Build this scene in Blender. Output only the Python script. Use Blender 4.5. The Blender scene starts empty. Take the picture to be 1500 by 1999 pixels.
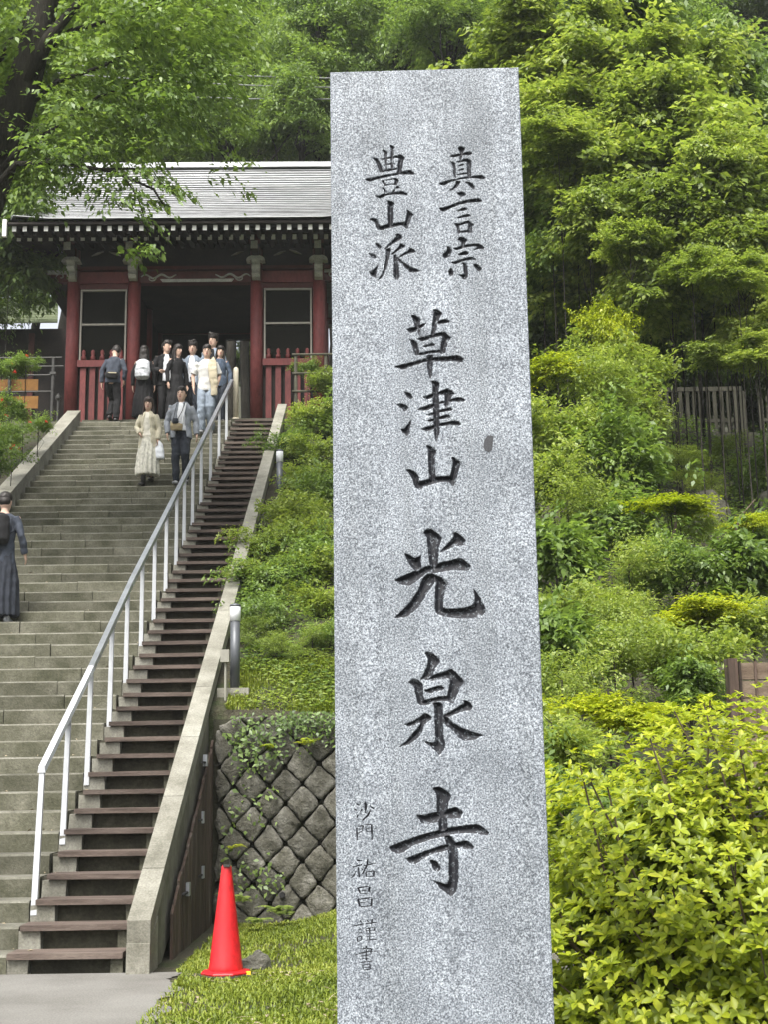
import bpy, bmesh, math, random
import numpy as np
from mathutils import Vector, Matrix

rnd = random.Random(7)
rng = np.random.default_rng(11)
scene = bpy.context.scene
col = scene.collection

# ------------------------------------------------------------------ camera
F_PX, PITCH, ROLL, EYE = 2650.0, math.radians(11.23), 0.0154, 1.38
cam_data = bpy.data.cameras.new('camera')
cam_data.sensor_fit = 'HORIZONTAL'
cam_data.sensor_width = 36.0
cam_data.lens = 36.0 * F_PX / 1500.0
cam_data.clip_end = 600.0
cam = bpy.data.objects.new('camera', cam_data)
col.objects.link(cam)
_f = Vector((0, math.cos(PITCH), math.sin(PITCH)))
_u0 = Vector((0, -math.sin(PITCH), math.cos(PITCH)))
_r0 = Vector((1, 0, 0))
_r = _r0 * math.cos(ROLL) - _u0 * math.sin(ROLL)
_u = _r0 * math.sin(ROLL) + _u0 * math.cos(ROLL)
cam.matrix_world = Matrix(((_r.x, _u.x, -_f.x, 0), (_r.y, _u.y, -_f.y, 0), (_r.z, _u.z, -_f.z, EYE), (0, 0, 0, 1)))
scene.camera = cam

# ------------------------------------------------------------------ sky, sun, exposure
SUN_EL, SUN_AZ = math.radians(58), math.radians(200)     # high, thin overcast, from behind the viewer's left
world = bpy.data.worlds.new('World')
scene.world = world
world.use_nodes = True
wn = world.node_tree
wn.nodes.clear()
_sky = wn.nodes.new('ShaderNodeTexSky')
_sky.sky_type = 'NISHITA'
_sky.sun_disc = False
_sky.sun_elevation = SUN_EL
_sky.sun_rotation = SUN_AZ
_sky.air_density = 1.0
_sky.dust_density = 7.0
_sky.ozone_density = 1.0
_hs = wn.nodes.new('ShaderNodeHueSaturation')
_hs.inputs['Saturation'].default_value = 0.30
_bg = wn.nodes.new('ShaderNodeBackground')
_bg.inputs['Strength'].default_value = 0.15
_wo = wn.nodes.new('ShaderNodeOutputWorld')
wn.links.new(_sky.outputs[0], _hs.inputs['Color'])
wn.links.new(_hs.outputs[0], _bg.inputs['Color'])
wn.links.new(_bg.outputs[0], _wo.inputs['Surface'])
sun_data = bpy.data.lights.new('sun', 'SUN')
sun_data.energy = 1.5
sun_data.angle = math.radians(25)
sun_data.color = (1.0, 0.95, 0.87)
sun = bpy.data.objects.new('sun', sun_data)
col.objects.link(sun)
_sd = Vector((math.sin(SUN_AZ) * math.cos(SUN_EL), math.cos(SUN_AZ) * math.cos(SUN_EL), math.sin(SUN_EL)))
sun.rotation_euler = _sd.to_track_quat('Z', 'Y').to_euler()
sun.location = (0, 0, 60)
scene.view_settings.view_transform = 'Standard'
scene.view_settings.look = 'None'
scene.view_settings.gamma = 1.0
scene.view_settings.exposure = 1.32
scene.view_settings.use_curve_mapping = False
scene.render.engine = 'CYCLES'
scene.cycles.use_denoising = True
scene.cycles.max_bounces = 6
scene.cycles.diffuse_bounces = 3
scene.cycles.glossy_bounces = 2
scene.cycles.transmission_bounces = 3
scene.cycles.transparent_max_bounces = 4
scene.cycles.caustics_reflective = False
scene.cycles.caustics_refractive = False

# ------------------------------------------------------------------ pixels of the photograph -> directions -> places
STEP_H, STEP_T, N_STEP, YAW = 0.167, 0.310, 50, math.radians(1.2)
ORG = np.array([-2.8, 10.49])
CA, SA = math.cos(YAW), math.sin(YAW)


def ray(x, y):
    a, b = x - 750.0, y - 999.5
    c, s = math.cos(ROLL), math.sin(ROLL)
    u, v = (a * c - b * s) / F_PX, (a * s + b * c) / F_PX
    return np.array([u, math.cos(PITCH) + v * math.sin(PITCH), math.sin(PITCH) - v * math.cos(PITCH)])


def L(s, r, z):            # stair frame (across, along, up) -> world
    return (ORG[0] + s * CA - r * SA, ORG[1] + s * SA + r * CA, z)


def S(p):                  # world -> stair frame
    dx, dy = p[0] - ORG[0], p[1] - ORG[1]
    return (dx * CA + dy * SA, -dx * SA + dy * CA, p[2])


def hit(x, y, g):          # g: linear function of a world point, zero on the wanted plane
    o = np.array([0, 0, EYE]); d = ray(x, y)
    g0, g1 = g(o), g(o + d)
    return o + d * (-g0 / (g1 - g0))


def on_slope(x, y, dz=0.0):
    return S(hit(x, y, lambda p: p[2] - STEP_H - STEP_H / STEP_T * S(p)[1] - dz))


def on_r(x, y, r):
    return S(hit(x, y, lambda p: S(p)[1] - r))


def on_y(x, y, yy):
    return hit(x, y, lambda p: p[1] - yy)


def on_z(x, y, z):
    return hit(x, y, lambda p: p[2] - z)


# ------------------------------------------------------------------ materials
def nodes_of(name):
    m = bpy.data.materials.new(name)
    m.use_nodes = True
    nt = m.node_tree
    nt.nodes.clear()
    out = nt.nodes.new('ShaderNodeOutputMaterial')
    return m, nt, out


def coord(nt, kind='Object', scale=None):
    tc = nt.nodes.new('ShaderNodeTexCoord')
    o = tc.outputs[kind]
    if scale is not None:
        mp = nt.nodes.new('ShaderNodeMapping')
        mp.inputs['Scale'].default_value = scale
        nt.links.new(o, mp.inputs['Vector'])
        o = mp.outputs[0]
    return o


def geo_pos(nt, scale=None):
    g = nt.nodes.new('ShaderNodeNewGeometry')
    o = g.outputs['Position']
    if scale is not None:
        mp = nt.nodes.new('ShaderNodeMapping')
        mp.inputs['Scale'].default_value = scale
        nt.links.new(o, mp.inputs['Vector'])
        o = mp.outputs[0]
    return o


def noise(nt, vec, scale, detail=4, rough=0.6, dist=0.0):
    n = nt.nodes.new('ShaderNodeTexNoise')
    n.inputs['Scale'].default_value = scale
    n.inputs['Detail'].default_value = detail
    n.inputs['Roughness'].default_value = rough
    n.inputs['Distortion'].default_value = dist
    nt.links.new(vec, n.inputs['Vector'])
    return n.outputs['Fac']


def ramp(nt, fac, stops, interp='LINEAR'):
    r = nt.nodes.new('ShaderNodeValToRGB')
    r.color_ramp.interpolation = interp
    els = r.color_ramp.elements
    while len(els) > 1:
        els.remove(els[-1])
    els[0].position = stops[0][0]; els[0].color = (*stops[0][1], 1)
    for p, c in stops[1:]:
        e = els.new(p); e.color = (*c, 1)
    nt.links.new(fac, r.inputs['Fac'])
    return r.outputs['Color']


def mixc(nt, fac, a, b, mode='MIX'):
    m = nt.nodes.new('ShaderNodeMix')
    m.data_type = 'RGBA'; m.blend_type = mode
    for sock, v in (('Factor', fac), ('A', a), ('B', b)):
        i = [s for s in m.inputs if s.name == sock and (s.type == ('VALUE' if sock == 'Factor' else 'RGBA'))][0]
        if isinstance(v, (int, float)):
            i.default_value = v
        elif isinstance(v, tuple):
            i.default_value = (*v, 1)
        else:
            nt.links.new(v, i)
    return [s for s in m.outputs if s.type == 'RGBA'][0]


def bump(nt, h, strength=0.3, dist=0.01):
    b = nt.nodes.new('ShaderNodeBump')
    b.inputs['Strength'].default_value = strength
    b.inputs['Distance'].default_value = dist
    nt.links.new(h, b.inputs['Height'])
    return b.outputs['Normal']


def principled(nt, out, color, rough=0.7, metal=0.0, normal=None, spec=0.35, **kw):
    p = nt.nodes.new('ShaderNodeBsdfPrincipled')
    if isinstance(color, tuple):
        p.inputs['Base Color'].default_value = (*color, 1)
    else:
        nt.links.new(color, p.inputs['Base Color'])
    if isinstance(rough, (int, float)):
        p.inputs['Roughness'].default_value = rough
    else:
        nt.links.new(rough, p.inputs['Roughness'])
    p.inputs['Metallic'].default_value = metal
    p.inputs['Specular IOR Level'].default_value = spec
    if normal is not None:
        nt.links.new(normal, p.inputs['Normal'])
    nt.links.new(p.outputs[0], out.inputs['Surface'])
    return p


def mat_mottled(name, stops, scale=4.0, fine=40.0, rough=0.8, bmp=0.3, bdist=0.01, stretch=None, metal=0.0, spec=0.3, per_obj=0.0):
    """weathered solid surface: large blotches + fine grain + relief"""
    m, nt, out = nodes_of(name)
    v = geo_pos(nt, stretch)
    a = noise(nt, v, scale, 5, 0.65)
    c = ramp(nt, a, stops)
    b = noise(nt, v, fine, 3, 0.7)
    g = ramp(nt, b, [(0.25, (0.62, 0.62, 0.62)), (0.75, (1.25, 1.25, 1.25))])
    c = mixc(nt, 1.0, c, g, 'MULTIPLY')
    if per_obj:
        oi = nt.nodes.new('ShaderNodeObjectInfo')
        k = ramp(nt, oi.outputs['Random'], [(0.0, (1 - per_obj,) * 3), (1.0, (1 + per_obj,) * 3)])
        c = mixc(nt, 1.0, c, k, 'MULTIPLY')
    principled(nt, out, c, rough, metal, bump(nt, b, bmp, bdist) if bmp else None, spec)
    return m


def mat_plain(name, color, rough=0.6, metal=0.0, var=0.12, scale=12.0, spec=0.35):
    m, nt, out = nodes_of(name)
    v = geo_pos(nt)
    a = noise(nt, v, scale, 4, 0.6)
    lo = tuple(c * (1 - var) for c in color); hi = tuple(min(1, c * (1 + var)) for c in color)
    principled(nt, out, ramp(nt, a, [(0.3, lo), (0.7, hi)]), rough, metal, None, spec)
    return m


def mat_leaf(name, stops, trans=0.35, gloss=0.08):
    m, nt, out = nodes_of(name)
    g = nt.nodes.new('ShaderNodeNewGeometry')
    v = geo_pos(nt)
    big = noise(nt, v, 0.9, 2, 0.5)
    add = nt.nodes.new('ShaderNodeMath'); add.operation = 'MULTIPLY_ADD'
    nt.links.new(g.outputs['Random Per Island'], add.inputs[0])
    add.inputs[1].default_value = 0.55
    nt.links.new(big, add.inputs[2])
    sub = nt.nodes.new('ShaderNodeMath'); sub.operation = 'SUBTRACT'
    nt.links.new(add.outputs[0], sub.inputs[0]); sub.inputs[1].default_value = 0.28
    c = ramp(nt, sub.outputs[0], stops)
    d = nt.nodes.new('ShaderNodeBsdfDiffuse'); nt.links.new(c, d.inputs['Color'])
    t = nt.nodes.new('ShaderNodeBsdfTranslucent')
    tc = mixc(nt, 1.0, c, (1.12, 1.15, 0.6), 'MULTIPLY'); nt.links.new(tc, t.inputs['Color'])
    mx = nt.nodes.new('ShaderNodeMixShader'); mx.inputs[0].default_value = trans
    nt.links.new(d.outputs[0], mx.inputs[1]); nt.links.new(t.outputs[0], mx.inputs[2])
    gl = nt.nodes.new('ShaderNodeBsdfGlossy'); gl.inputs['Roughness'].default_value = 0.42
    gl.inputs['Color'].default_value = (0.8, 0.85, 0.8, 1)
    m2 = nt.nodes.new('ShaderNodeMixShader'); m2.inputs[0].default_value = gloss
    nt.links.new(mx.outputs[0], m2.inputs[1]); nt.links.new(gl.outputs[0], m2.inputs[2])
    nt.links.new(m2.outputs[0], out.inputs['Surface'])
    return m


M = {}
M['soil'] = mat_mottled('soil', [(0.3, (0.028, 0.026, 0.017)), (0.5, (0.048, 0.044, 0.028)), (0.62, (0.032, 0.045, 0.015)), (0.75, (0.065, 0.056, 0.038))], 1.4, 25, 0.95, 0.8, 0.04)
M['pavement'] = mat_mottled('pavement', [(0.28, (0.111, 0.107, 0.095)), (0.5, (0.157, 0.153, 0.140)), (0.7, (0.191, 0.187, 0.172))], 0.9, 70, 0.9, 0.35, 0.006)
M['step'] = mat_mottled('step_stone', [(0.28, (0.035, 0.037, 0.020)), (0.42, (0.070, 0.070, 0.046)), (0.56, (0.105, 0.103, 0.075)), (0.75, (0.160, 0.155, 0.120))], 2.3, 45, 0.9, 0.6, 0.014, None, per_obj=0.22)
M['step_lit'] = mat_mottled('lit_step_edge', [(0.3, (0.074, 0.073, 0.055)), (0.5, (0.124, 0.121, 0.096)), (0.7, (0.167, 0.164, 0.136))], 3.5, 50, 0.9, 0.5, 0.01, None, per_obj=0.15)  # lighter copy of the step stone: light on the nosings put into colour
M['coping'] = mat_mottled('coping_concrete', [(0.28, (0.114, 0.111, 0.087)), (0.5, (0.198, 0.193, 0.160)), (0.7, (0.259, 0.256, 0.218))], 3.0, 60, 0.9, 0.4, 0.008, per_obj=0.08)
M['sidewall'] = mat_mottled('sidewall_concrete', [(0.3, (0.056, 0.056, 0.040)), (0.5, (0.136, 0.132, 0.104)), (0.7, (0.216, 0.208, 0.172))], 2.2, 30, 0.95, 0.5, 0.01, (1, 1, 0.45))
M['recess'] = mat_mottled('dark_concrete', [(0.3, (0.03, 0.028, 0.02)), (0.55, (0.055, 0.052, 0.035)), (0.75, (0.095, 0.09, 0.065))], 3.0, 30, 0.95, 0.5, 0.01)  # darker concrete tone of the steps under the boards
M['board'] = mat_mottled('weathered_wood', [(0.3, (0.042, 0.031, 0.025)), (0.5, (0.088, 0.067, 0.055)), (0.7, (0.14, 0.113, 0.095))], 2.0, 22, 0.75, 0.5, 0.006, (1, 9, 9), per_obj=0.25)
M['plank'] = mat_mottled('dark_stained_plank', [(0.3, (0.03, 0.024, 0.018)), (0.5, (0.075, 0.05, 0.038)), (0.62, (0.10, 0.085, 0.07)), (0.75, (0.13, 0.05, 0.04))], 2.5, 22, 0.85, 0.5, 0.006, (6, 6, 0.7), per_obj=0.35)
M['rail_white'] = mat_plain('white_painted_rail', (0.414, 0.432, 0.450), 0.45, 0.0, 0.10, 5)
M['rail_steel'] = mat_plain('brushed_steel_rail', (0.42, 0.44, 0.47), 0.38, 0.85, 0.15, 6)
M['post_cream'] = mat_plain('cream_metal_post', (0.50, 0.46, 0.36), 0.5, 0.0, 0.15, 8)
M['rubble'] = mat_mottled('rubble_stone', [(0.28, (0.037, 0.037, 0.027)), (0.45, (0.087, 0.084, 0.066)), (0.6, (0.149, 0.145, 0.124)), (0.75, (0.236, 0.232, 0.205))], 6.0, 38, 0.92, 0.9, 0.03, per_obj=0.22)
M['joint'] = mat_mottled('dark_joint_soil', [(0.3, (0.025, 0.025, 0.017)), (0.7, (0.063, 0.063, 0.039))], 5, 30, 1.0, 0.6, 0.02)
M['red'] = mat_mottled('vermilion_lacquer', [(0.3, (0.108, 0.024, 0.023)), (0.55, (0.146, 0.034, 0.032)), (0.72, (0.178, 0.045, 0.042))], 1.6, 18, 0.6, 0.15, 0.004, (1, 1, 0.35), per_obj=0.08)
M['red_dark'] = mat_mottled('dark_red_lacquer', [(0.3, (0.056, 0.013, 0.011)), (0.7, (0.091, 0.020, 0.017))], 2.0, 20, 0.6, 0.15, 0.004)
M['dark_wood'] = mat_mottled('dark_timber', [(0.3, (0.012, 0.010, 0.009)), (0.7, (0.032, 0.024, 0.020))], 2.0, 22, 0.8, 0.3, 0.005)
M['gate_white'] = mat_mottled('pale_painted_carving', [(0.3, (0.297, 0.297, 0.261)), (0.6, (0.468, 0.468, 0.423))], 6, 40, 0.7, 0.2, 0.004)
M['rafter_white'] = mat_plain('white_rafter_end', (0.684, 0.684, 0.646), 0.6, 0, 0.08)
M['frame_cream'] = mat_plain('cream_window_frame', (0.276, 0.258, 0.216), 0.6, 0, 0.12)
M['mesh_dark'] = mat_plain('dark_wire_screen', (0.010, 0.010, 0.008), 0.95, 0, 0.4, 60, 0.02)
M['glass_dark'] = mat_plain('dark_smoked_pane', (0.02, 0.02, 0.017), 0.25, 0, 0.2, 10, 0.5)
M['roof'] = mat_mottled('weathered_copper_sheet', [(0.28, (0.224, 0.235, 0.230)), (0.5, (0.358, 0.370, 0.370)), (0.7, (0.482, 0.493, 0.498))], 0.5, 7, 0.34, 0.10, 0.003, (0.336, 1.000, 1.000), 0.5, 0.5, 0.12)
M['roof_green'] = mat_mottled('green_patina_roof', [(0.3, (0.075, 0.095, 0.05)), (0.7, (0.15, 0.18, 0.10))], 2, 20, 0.8, 0.3, 0.01)
M['metal_grey'] = mat_plain('grey_pipe', (0.045, 0.045, 0.042), 0.55, 0.3, 0.25, 15)
M['orange'] = mat_plain('orange_board', (0.19, 0.085, 0.010), 0.6, 0, 0.15)
M['bollard'] = mat_plain('dark_grey_bollard', (0.085, 0.092, 0.10), 0.4, 0.3, 0.1)
M['lamp_glass'] = mat_plain('frosted_lamp_cover', (0.74, 0.76, 0.78), 0.35, 0, 0.06)
M['box_white'] = mat_plain('grey_junction_box', (0.24, 0.235, 0.20), 0.7, 0, 0.15)
M['cone'] = mat_mottled('scuffed_red_plastic', [(0.25, (0.36, 0.008, 0.013)), (0.45, (0.50, 0.008, 0.014)), (0.75, (0.54, 0.018, 0.022))], 3.5, 30, 0.42, 0.08, 0.002, (1, 1, 0.6), 0.0, 0.5)
M['rubber'] = mat_plain('black_rubber', (0.025, 0.025, 0.026), 0.8, 0, 0.2)
M['yellow'] = mat_plain('yellow_tag', (0.75, 0.55, 0.03), 0.5, 0, 0.05)
M['rock'] = mat_mottled('field_rock', [(0.3, (0.06, 0.058, 0.045)), (0.7, (0.17, 0.165, 0.14))], 5, 35, 0.92, 0.8, 0.03)
M['cliff'] = mat_mottled('grey_outcrop', [(0.3, (0.035, 0.035, 0.022)), (0.55, (0.095, 0.092, 0.072)), (0.75, (0.16, 0.155, 0.13))], 2.6, 14, 0.95, 0.9, 0.05, (1, 1, 0.4))
M['fence_wood'] = mat_mottled('weathered_fence', [(0.3, (0.045, 0.045, 0.03)), (0.7, (0.105, 0.10, 0.075))], 3, 30, 0.9, 0.4, 0.006, (3, 3, 0.5))
M['bark'] = mat_mottled('dark_bark', [(0.3, (0.012, 0.011, 0.008)), (0.55, (0.028, 0.025, 0.019)), (0.75, (0.055, 0.050, 0.040))], 3, 16, 0.95, 0.9, 0.04, (2, 2, 0.5))
M['twig'] = mat_mottled('grey_brown_twig', [(0.3, (0.06, 0.045, 0.03)), (0.7, (0.15, 0.12, 0.085))], 8, 40, 0.9, 0.3, 0.004)
M['wire'] = mat_plain('grey_cable', (0.22, 0.23, 0.22), 0.6)
M['reed'] = mat_mottled('woven_reed', [(0.3, (0.10, 0.07, 0.048)), (0.7, (0.21, 0.165, 0.12))], 3, 40, 0.9, 0.5, 0.008, (1, 1, 6))
# foliage
M['leaf_dark'] = mat_leaf('leaf_deep_green', [(0.1, (0.040, 0.066, 0.022)), (0.5, (0.090, 0.143, 0.044)), (0.85, (0.160, 0.226, 0.068))], 0.5, 0.03)
M['leaf_mid'] = mat_leaf('leaf_mid_green', [(0.1, (0.071, 0.121, 0.032)), (0.5, (0.161, 0.247, 0.062)), (0.85, (0.265, 0.362, 0.098))], 0.52, 0.03)
M['leaf_fresh'] = mat_leaf('leaf_fresh_green', [(0.1, (0.112, 0.165, 0.036)), (0.5, (0.240, 0.318, 0.070)), (0.85, (0.375, 0.435, 0.108))], 0.54, 0.03)
M['leaf_yellow'] = mat_leaf('leaf_yellow_green', [(0.1, (0.102, 0.144, 0.012)), (0.5, (0.300, 0.368, 0.026)), (0.85, (0.480, 0.500, 0.042))], 0.48, 0.025)
M['leaf_inner'] = mat_leaf('leaf_shade_green', [(0.1, (0.060, 0.090, 0.012)), (0.5, (0.120, 0.165, 0.020)), (0.85, (0.20, 0.245, 0.028))], 0.35, 0.03)  # darker green for inner leaves, shade inside the bush put into colour
M['leaf_grass'] = mat_leaf('grass_blade_green', [(0.1, (0.075, 0.110, 0.016)), (0.5, (0.185, 0.240, 0.028)), (0.85, (0.31, 0.34, 0.065))], 0.35, 0.02)
M['leaf_red'] = mat_leaf('red_flower', [(0.1, (0.5, 0.05, 0.04)), (0.85, (0.75, 0.10, 0.07))], 0.3, 0.02)


# ------------------------------------------------------------------ mesh helpers
class MB:
    """collects solid pieces in world coordinates, then links them as one mesh"""

    def __init__(self):
        self.v, self.f = [], []

    def hexa(self, p):      # 8 points: bottom loop then top loop
        n = len(self.v); self.v += [tuple(q) for q in p]
        for q in ((0, 3, 2, 1), (4, 5, 6, 7), (0, 1, 5, 4), (1, 2, 6, 5), (2, 3, 7, 6), (3, 0, 4, 7)):
            self.f.append(tuple(n + i for i in q))
        return self

    def box(self, s0, s1, r0, r1, z0, z1, j=0.0):     # in the stair frame
        q = [L(s, r, z) for z in (z0, z1) for s, r in ((s0, r0), (s1, r0), (s1, r1), (s0, r1))]
        if j:
            q = [tuple(c + rnd.uniform(-j, j) for c in p) for p in q]
        return self.hexa(q)

    def wbox(self, x0, x1, y0, y1, z0, z1):
        return self.hexa([(x, y, z) for z in (z0, z1) for x, y in ((x0, y0), (x1, y0), (x1, y1), (x0, y1))])

    def prism(self, loop, a, b):      # loop: list of points at end a; offset vector b - a
        n, k = len(self.v), len(loop)
        off = tuple(b[i] - a[i] for i in range(3))
        self.v += [tuple(p) for p in loop] + [tuple(p[i] + off[i] for i in range(3)) for p in loop]
        self.f.append(tuple(range(n + k - 1, n - 1, -1)))
        self.f.append(tuple(range(n + k, n + 2 * k)))
        for i in range(k):
            j = (i + 1) % k
            self.f.append((n + i, n + j, n + k + j, n + k + i))
        return self

    def tube(self, pts, rad, seg=8, ref=None):
        pts = [Vector(p) for p in pts]
        if isinstance(rad, (int, float)):
            rad = [rad] * len(pts)
        n0 = len(self.v); up = None
        for i, p in enumerate(pts):
            t = (pts[min(i + 1, len(pts) - 1)] - pts[max(i - 1, 0)]).normalized()
            if ref is not None:
                up = Vector(ref); up = (up - t * up.dot(t)).normalized()
            elif up is None:
                up = t.orthogonal().normalized()
            else:
                up = (up - t * up.dot(t)).normalized()
            w = t.cross(up)
            ra, rb = rad[i] if isinstance(rad[i], tuple) else (rad[i], rad[i])
            for k in range(seg):
                a = 2 * math.pi * k / seg
                self.v.append(tuple(p + up * math.cos(a) * ra + w * math.sin(a) * rb))
        m = len(pts)
        for i in range(m - 1):
            for k in range(seg):
                a, b = n0 + i * seg + k, n0 + i * seg + (k + 1) % seg
                self.f.append((a, b, b + seg, a + seg))
        self.f.append(tuple(n0 + k for k in range(seg - 1, -1, -1)))
        self.f.append(tuple(n0 + (m - 1) * seg + k for k in range(seg)))
        return self

    def lathe(self, c, prof, seg=24, sq=None):       # prof: (radius, z)
        n0 = len(self.v)
        for r, z in prof:
            for k in range(seg):
                a = 2 * math.pi * (k + 0.5) / seg
                self.v.append((c[0] + r * math.cos(a), c[1] + r * math.sin(a), c[2] + z))
        for i in range(len(prof) - 1):
            for k in range(seg):
                a, b = n0 + i * seg + k, n0 + i * seg + (k + 1) % seg
                self.f.append((a, b, b + seg, a + seg))
        self.f.append(tuple(n0 + k for k in range(seg - 1, -1, -1)))
        self.f.append(tuple(n0 + (len(prof) - 1) * seg + k for k in range(seg)))
        return self

    def build(self, name, mat, parent=None, smooth=False, **tags):
        org = parent['_org'] if parent is not None else None
        me = bpy.data.meshes.new(name)
        if org is None:
            a = np.array(self.v); org = [(a[:, 0].min() + a[:, 0].max()) / 2, (a[:, 1].min() + a[:, 1].max()) / 2, a[:, 2].min()]
            loc = org
        else:
            loc = (0, 0, 0)
        me.from_pydata([tuple(p[i] - org[i] for i in range(3)) for p in self.v], [], self.f)
        if smooth:
            me.polygons.foreach_set('use_smooth', [True] * len(me.polygons))
        me.materials.append(M[mat] if isinstance(mat, str) else mat)
        return link(name, me, parent, loc, org, **tags)


def link(name, me, parent=None, loc=(0, 0, 0), org=None, rot=None, scale=None, **tags):
    o = bpy.data.objects.new(name, me)
    col.objects.link(o)
    o.location = loc
    if rot is not None:
        o.rotation_euler = rot
    if scale is not None:
        o.scale = scale
    if parent is not None:
        o.parent = parent
        org = parent['_org']
    o['_org'] = [float(c) for c in (org if org is not None else loc)]
    for k, v in tags.items():
        o['category' if k == 'cat' else k] = v
    return o


def thing(name, loc, label, cat, group=None, rotz=0.0):
    o = bpy.data.objects.new(name, None)
    o.empty_display_size = 0.2
    col.objects.link(o)
    o.location = loc
    o.rotation_euler = (0, 0, rotz)
    o['_org'] = [float(c) for c in loc]
    o['label'] = label; o['category'] = cat
    if group:
        o['group'] = group
    return o


def mesh_arrays(name, verts, faces, mat, attr=None):
    """quads or triangles from numpy arrays"""
    me = bpy.data.meshes.new(name)
    n, k = faces.shape
    me.vertices.add(len(verts)); me.vertices.foreach_set('co', np.ascontiguousarray(verts, np.float32).ravel())
    me.loops.add(n * k); me.loops.foreach_set('vertex_index', np.ascontiguousarray(faces, np.int32).ravel())
    me.polygons.add(n)
    me.polygons.foreach_set('loop_start', np.arange(0, n * k, k, dtype=np.int32))
    me.polygons.foreach_set('loop_total', np.full(n, k, np.int32))
    if attr:
        for an, vals in attr.items():
            a = me.attributes.new(an, 'FLOAT', 'POINT'); a.data.foreach_set('value', np.ascontiguousarray(vals, np.float32))
    me.update(calc_edges=True)
    me.materials.append(M[mat] if isinstance(mat, str) else mat)
    return me


def sstep(a, b, x):
    t = np.clip((x - a) / (b - a), 0, 1)
    return t * t * (3 - 2 * t)


def vnoise(x, y, f, seed=0):
    """cheap smooth 2-D value noise in [-1, 1]"""
    x = np.asarray(x, float) * f + seed * 17.3; y = np.asarray(y, float) * f - seed * 9.1
    xi, yi = np.floor(x), np.floor(y)
    fx, fy = x - xi, y - yi
    fx, fy = fx * fx * (3 - 2 * fx), fy * fy * (3 - 2 * fy)
    h = lambda i, j: (np.sin(i * 127.1 + j * 311.7 + seed * 74.7) * 43758.5453) % 1.0
    return 2 * ((h(xi, yi) * (1 - fx) + h(xi + 1, yi) * fx) * (1 - fy) + (h(xi, yi + 1) * (1 - fx) + h(xi + 1, yi + 1) * fx) * fy) - 1

# ------------------------------------------------------------------ lines of the staircase, read from the photograph
def fit(pts, dz):
    q = [on_slope(x, y, dz) for x, y in pts]
    return np.polyfit([p[1] for p in q], [p[0] for p in q], 1)


LN_BR = fit([(243, 1868), (270, 1716), (300, 1625), (345, 1470), (385, 1300), (440, 1135), (490, 950), (535, 815)], 0)      # right end of the boards
LN_M = fit([(63, 1755), (118, 1620), (170, 1507), (212, 1402), (247, 1325), (276, 1252), (302, 1192), (347, 1087), (380, 1010), (435, 855)], 0)   # rail posts
LN_CO = fit([(297, 1801), (322, 1699), (358, 1559), (385, 1443), (413, 1344), (447, 1195), (485, 1059), (560, 795)], 0.30)
LN_CI = fit([(250, 1800), (277, 1700), (320, 1555), (348, 1443), (380, 1344), (420, 1195), (470, 1040), (540, 797)], 0.30)
LN_L = fit([(159, 815), (140, 838), (118, 868), (85, 905), (34, 965)], 0)
ln = lambda c, r: c[0] * r + c[1]
nose = lambda r: STEP_H + STEP_H / STEP_T * r
R_TOP = (N_STEP - 1) * STEP_T          # nosing of the last step
Z_TOP = N_STEP * STEP_H
R_WALL, Z_WALL = 3.35, 2.05
R_GATE = R_TOP + 2.0


# ------------------------------------------------------------------ terrain
def ground_z(s, r):
    s, r = np.asarray(s, float), np.asarray(r, float)
    yw = r + 10.49
    left = np.where(r < 0, 0.0, np.clip(nose(r) + 0.05, 0, Z_TOP - 0.1))
    right_low = 0.02 + 0.26 * sstep(1.6, 3.2, s) * sstep(-1.0, 3.0, r)
    right_hi = np.clip(Z_WALL + (r - R_WALL) * 0.53, 0, Z_TOP)
    right = np.where(r < R_WALL + 0.12, right_low, right_hi)
    hill = np.interp(yw, [-30, 4.8, 7, 10, 13, 15, 20, 26.5, 34], [0, 0, 0.40, 1.4, 2.8, 3.6, 5.6, 8.3, 8.5])
    w = sstep(2.7, 3.9, s)
    right = right * (1 - w) + hill * w
    z = np.where(s < -1.0, left, right)
    mid = (s > -3.0) & (s < 0.95) & (r > -0.2) & (r < R_TOP + 0.3)
    z = np.where(mid, np.clip(nose(r) - 0.75, -0.4, Z_TOP - 0.75), z)
    far = np.interp(yw, [0, 44, 60, 90, 140], [0, 0, 5.0, 16.0, 36.0])
    z = z + np.where(yw > 44, far, 0)
    rough = (0.05 + 0.2 * sstep(6, 20, r) * (np.abs(s + 1) > 4.5)) * vnoise(s, r, 0.9, 3)
    z = z + np.where(mid | ((np.abs(s) < 6) & (r < R_WALL)) | (r < -3) | ((r > R_TOP - 1) & (s > -6) & (s < 3.5) & (r < 26)), 0, rough)
    return z


_s = np.unique(np.concatenate([np.linspace(-150, -8, 26), np.linspace(-8, -3.1, 14), [-2.98, 0.90, 0.96, 1.1, 1.22], np.linspace(1.4, 9, 34), np.linspace(9.5, 150, 30)]))
_r = np.unique(np.concatenate([np.linspace(-60, -8, 16), np.linspace(-7.5, 3.5, 30), [R_WALL, R_WALL + 0.115, R_WALL + 0.125], np.linspace(3.9, 18, 44), np.linspace(18.6, 40, 24), np.linspace(42, 230, 40)]))
_S, _R = np.meshgrid(_s, _r, indexing='xy')
_Z = ground_z(_S, _R)
_V = np.stack([ORG[0] + _S * CA - _R * SA, ORG[1] + _S * SA + _R * CA, _Z], -1).reshape(-1, 3)
_i = np.arange((len(_r) - 1) * len(_s)).reshape(len(_r) - 1, len(_s))[:, :-1].ravel()
_F = np.stack([_i, _i + 1, _i + 1 + len(_s), _i + len(_s)], 1)
link('ground', mesh_arrays('ground', _V, _F, 'soil'), kind='structure')

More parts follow.
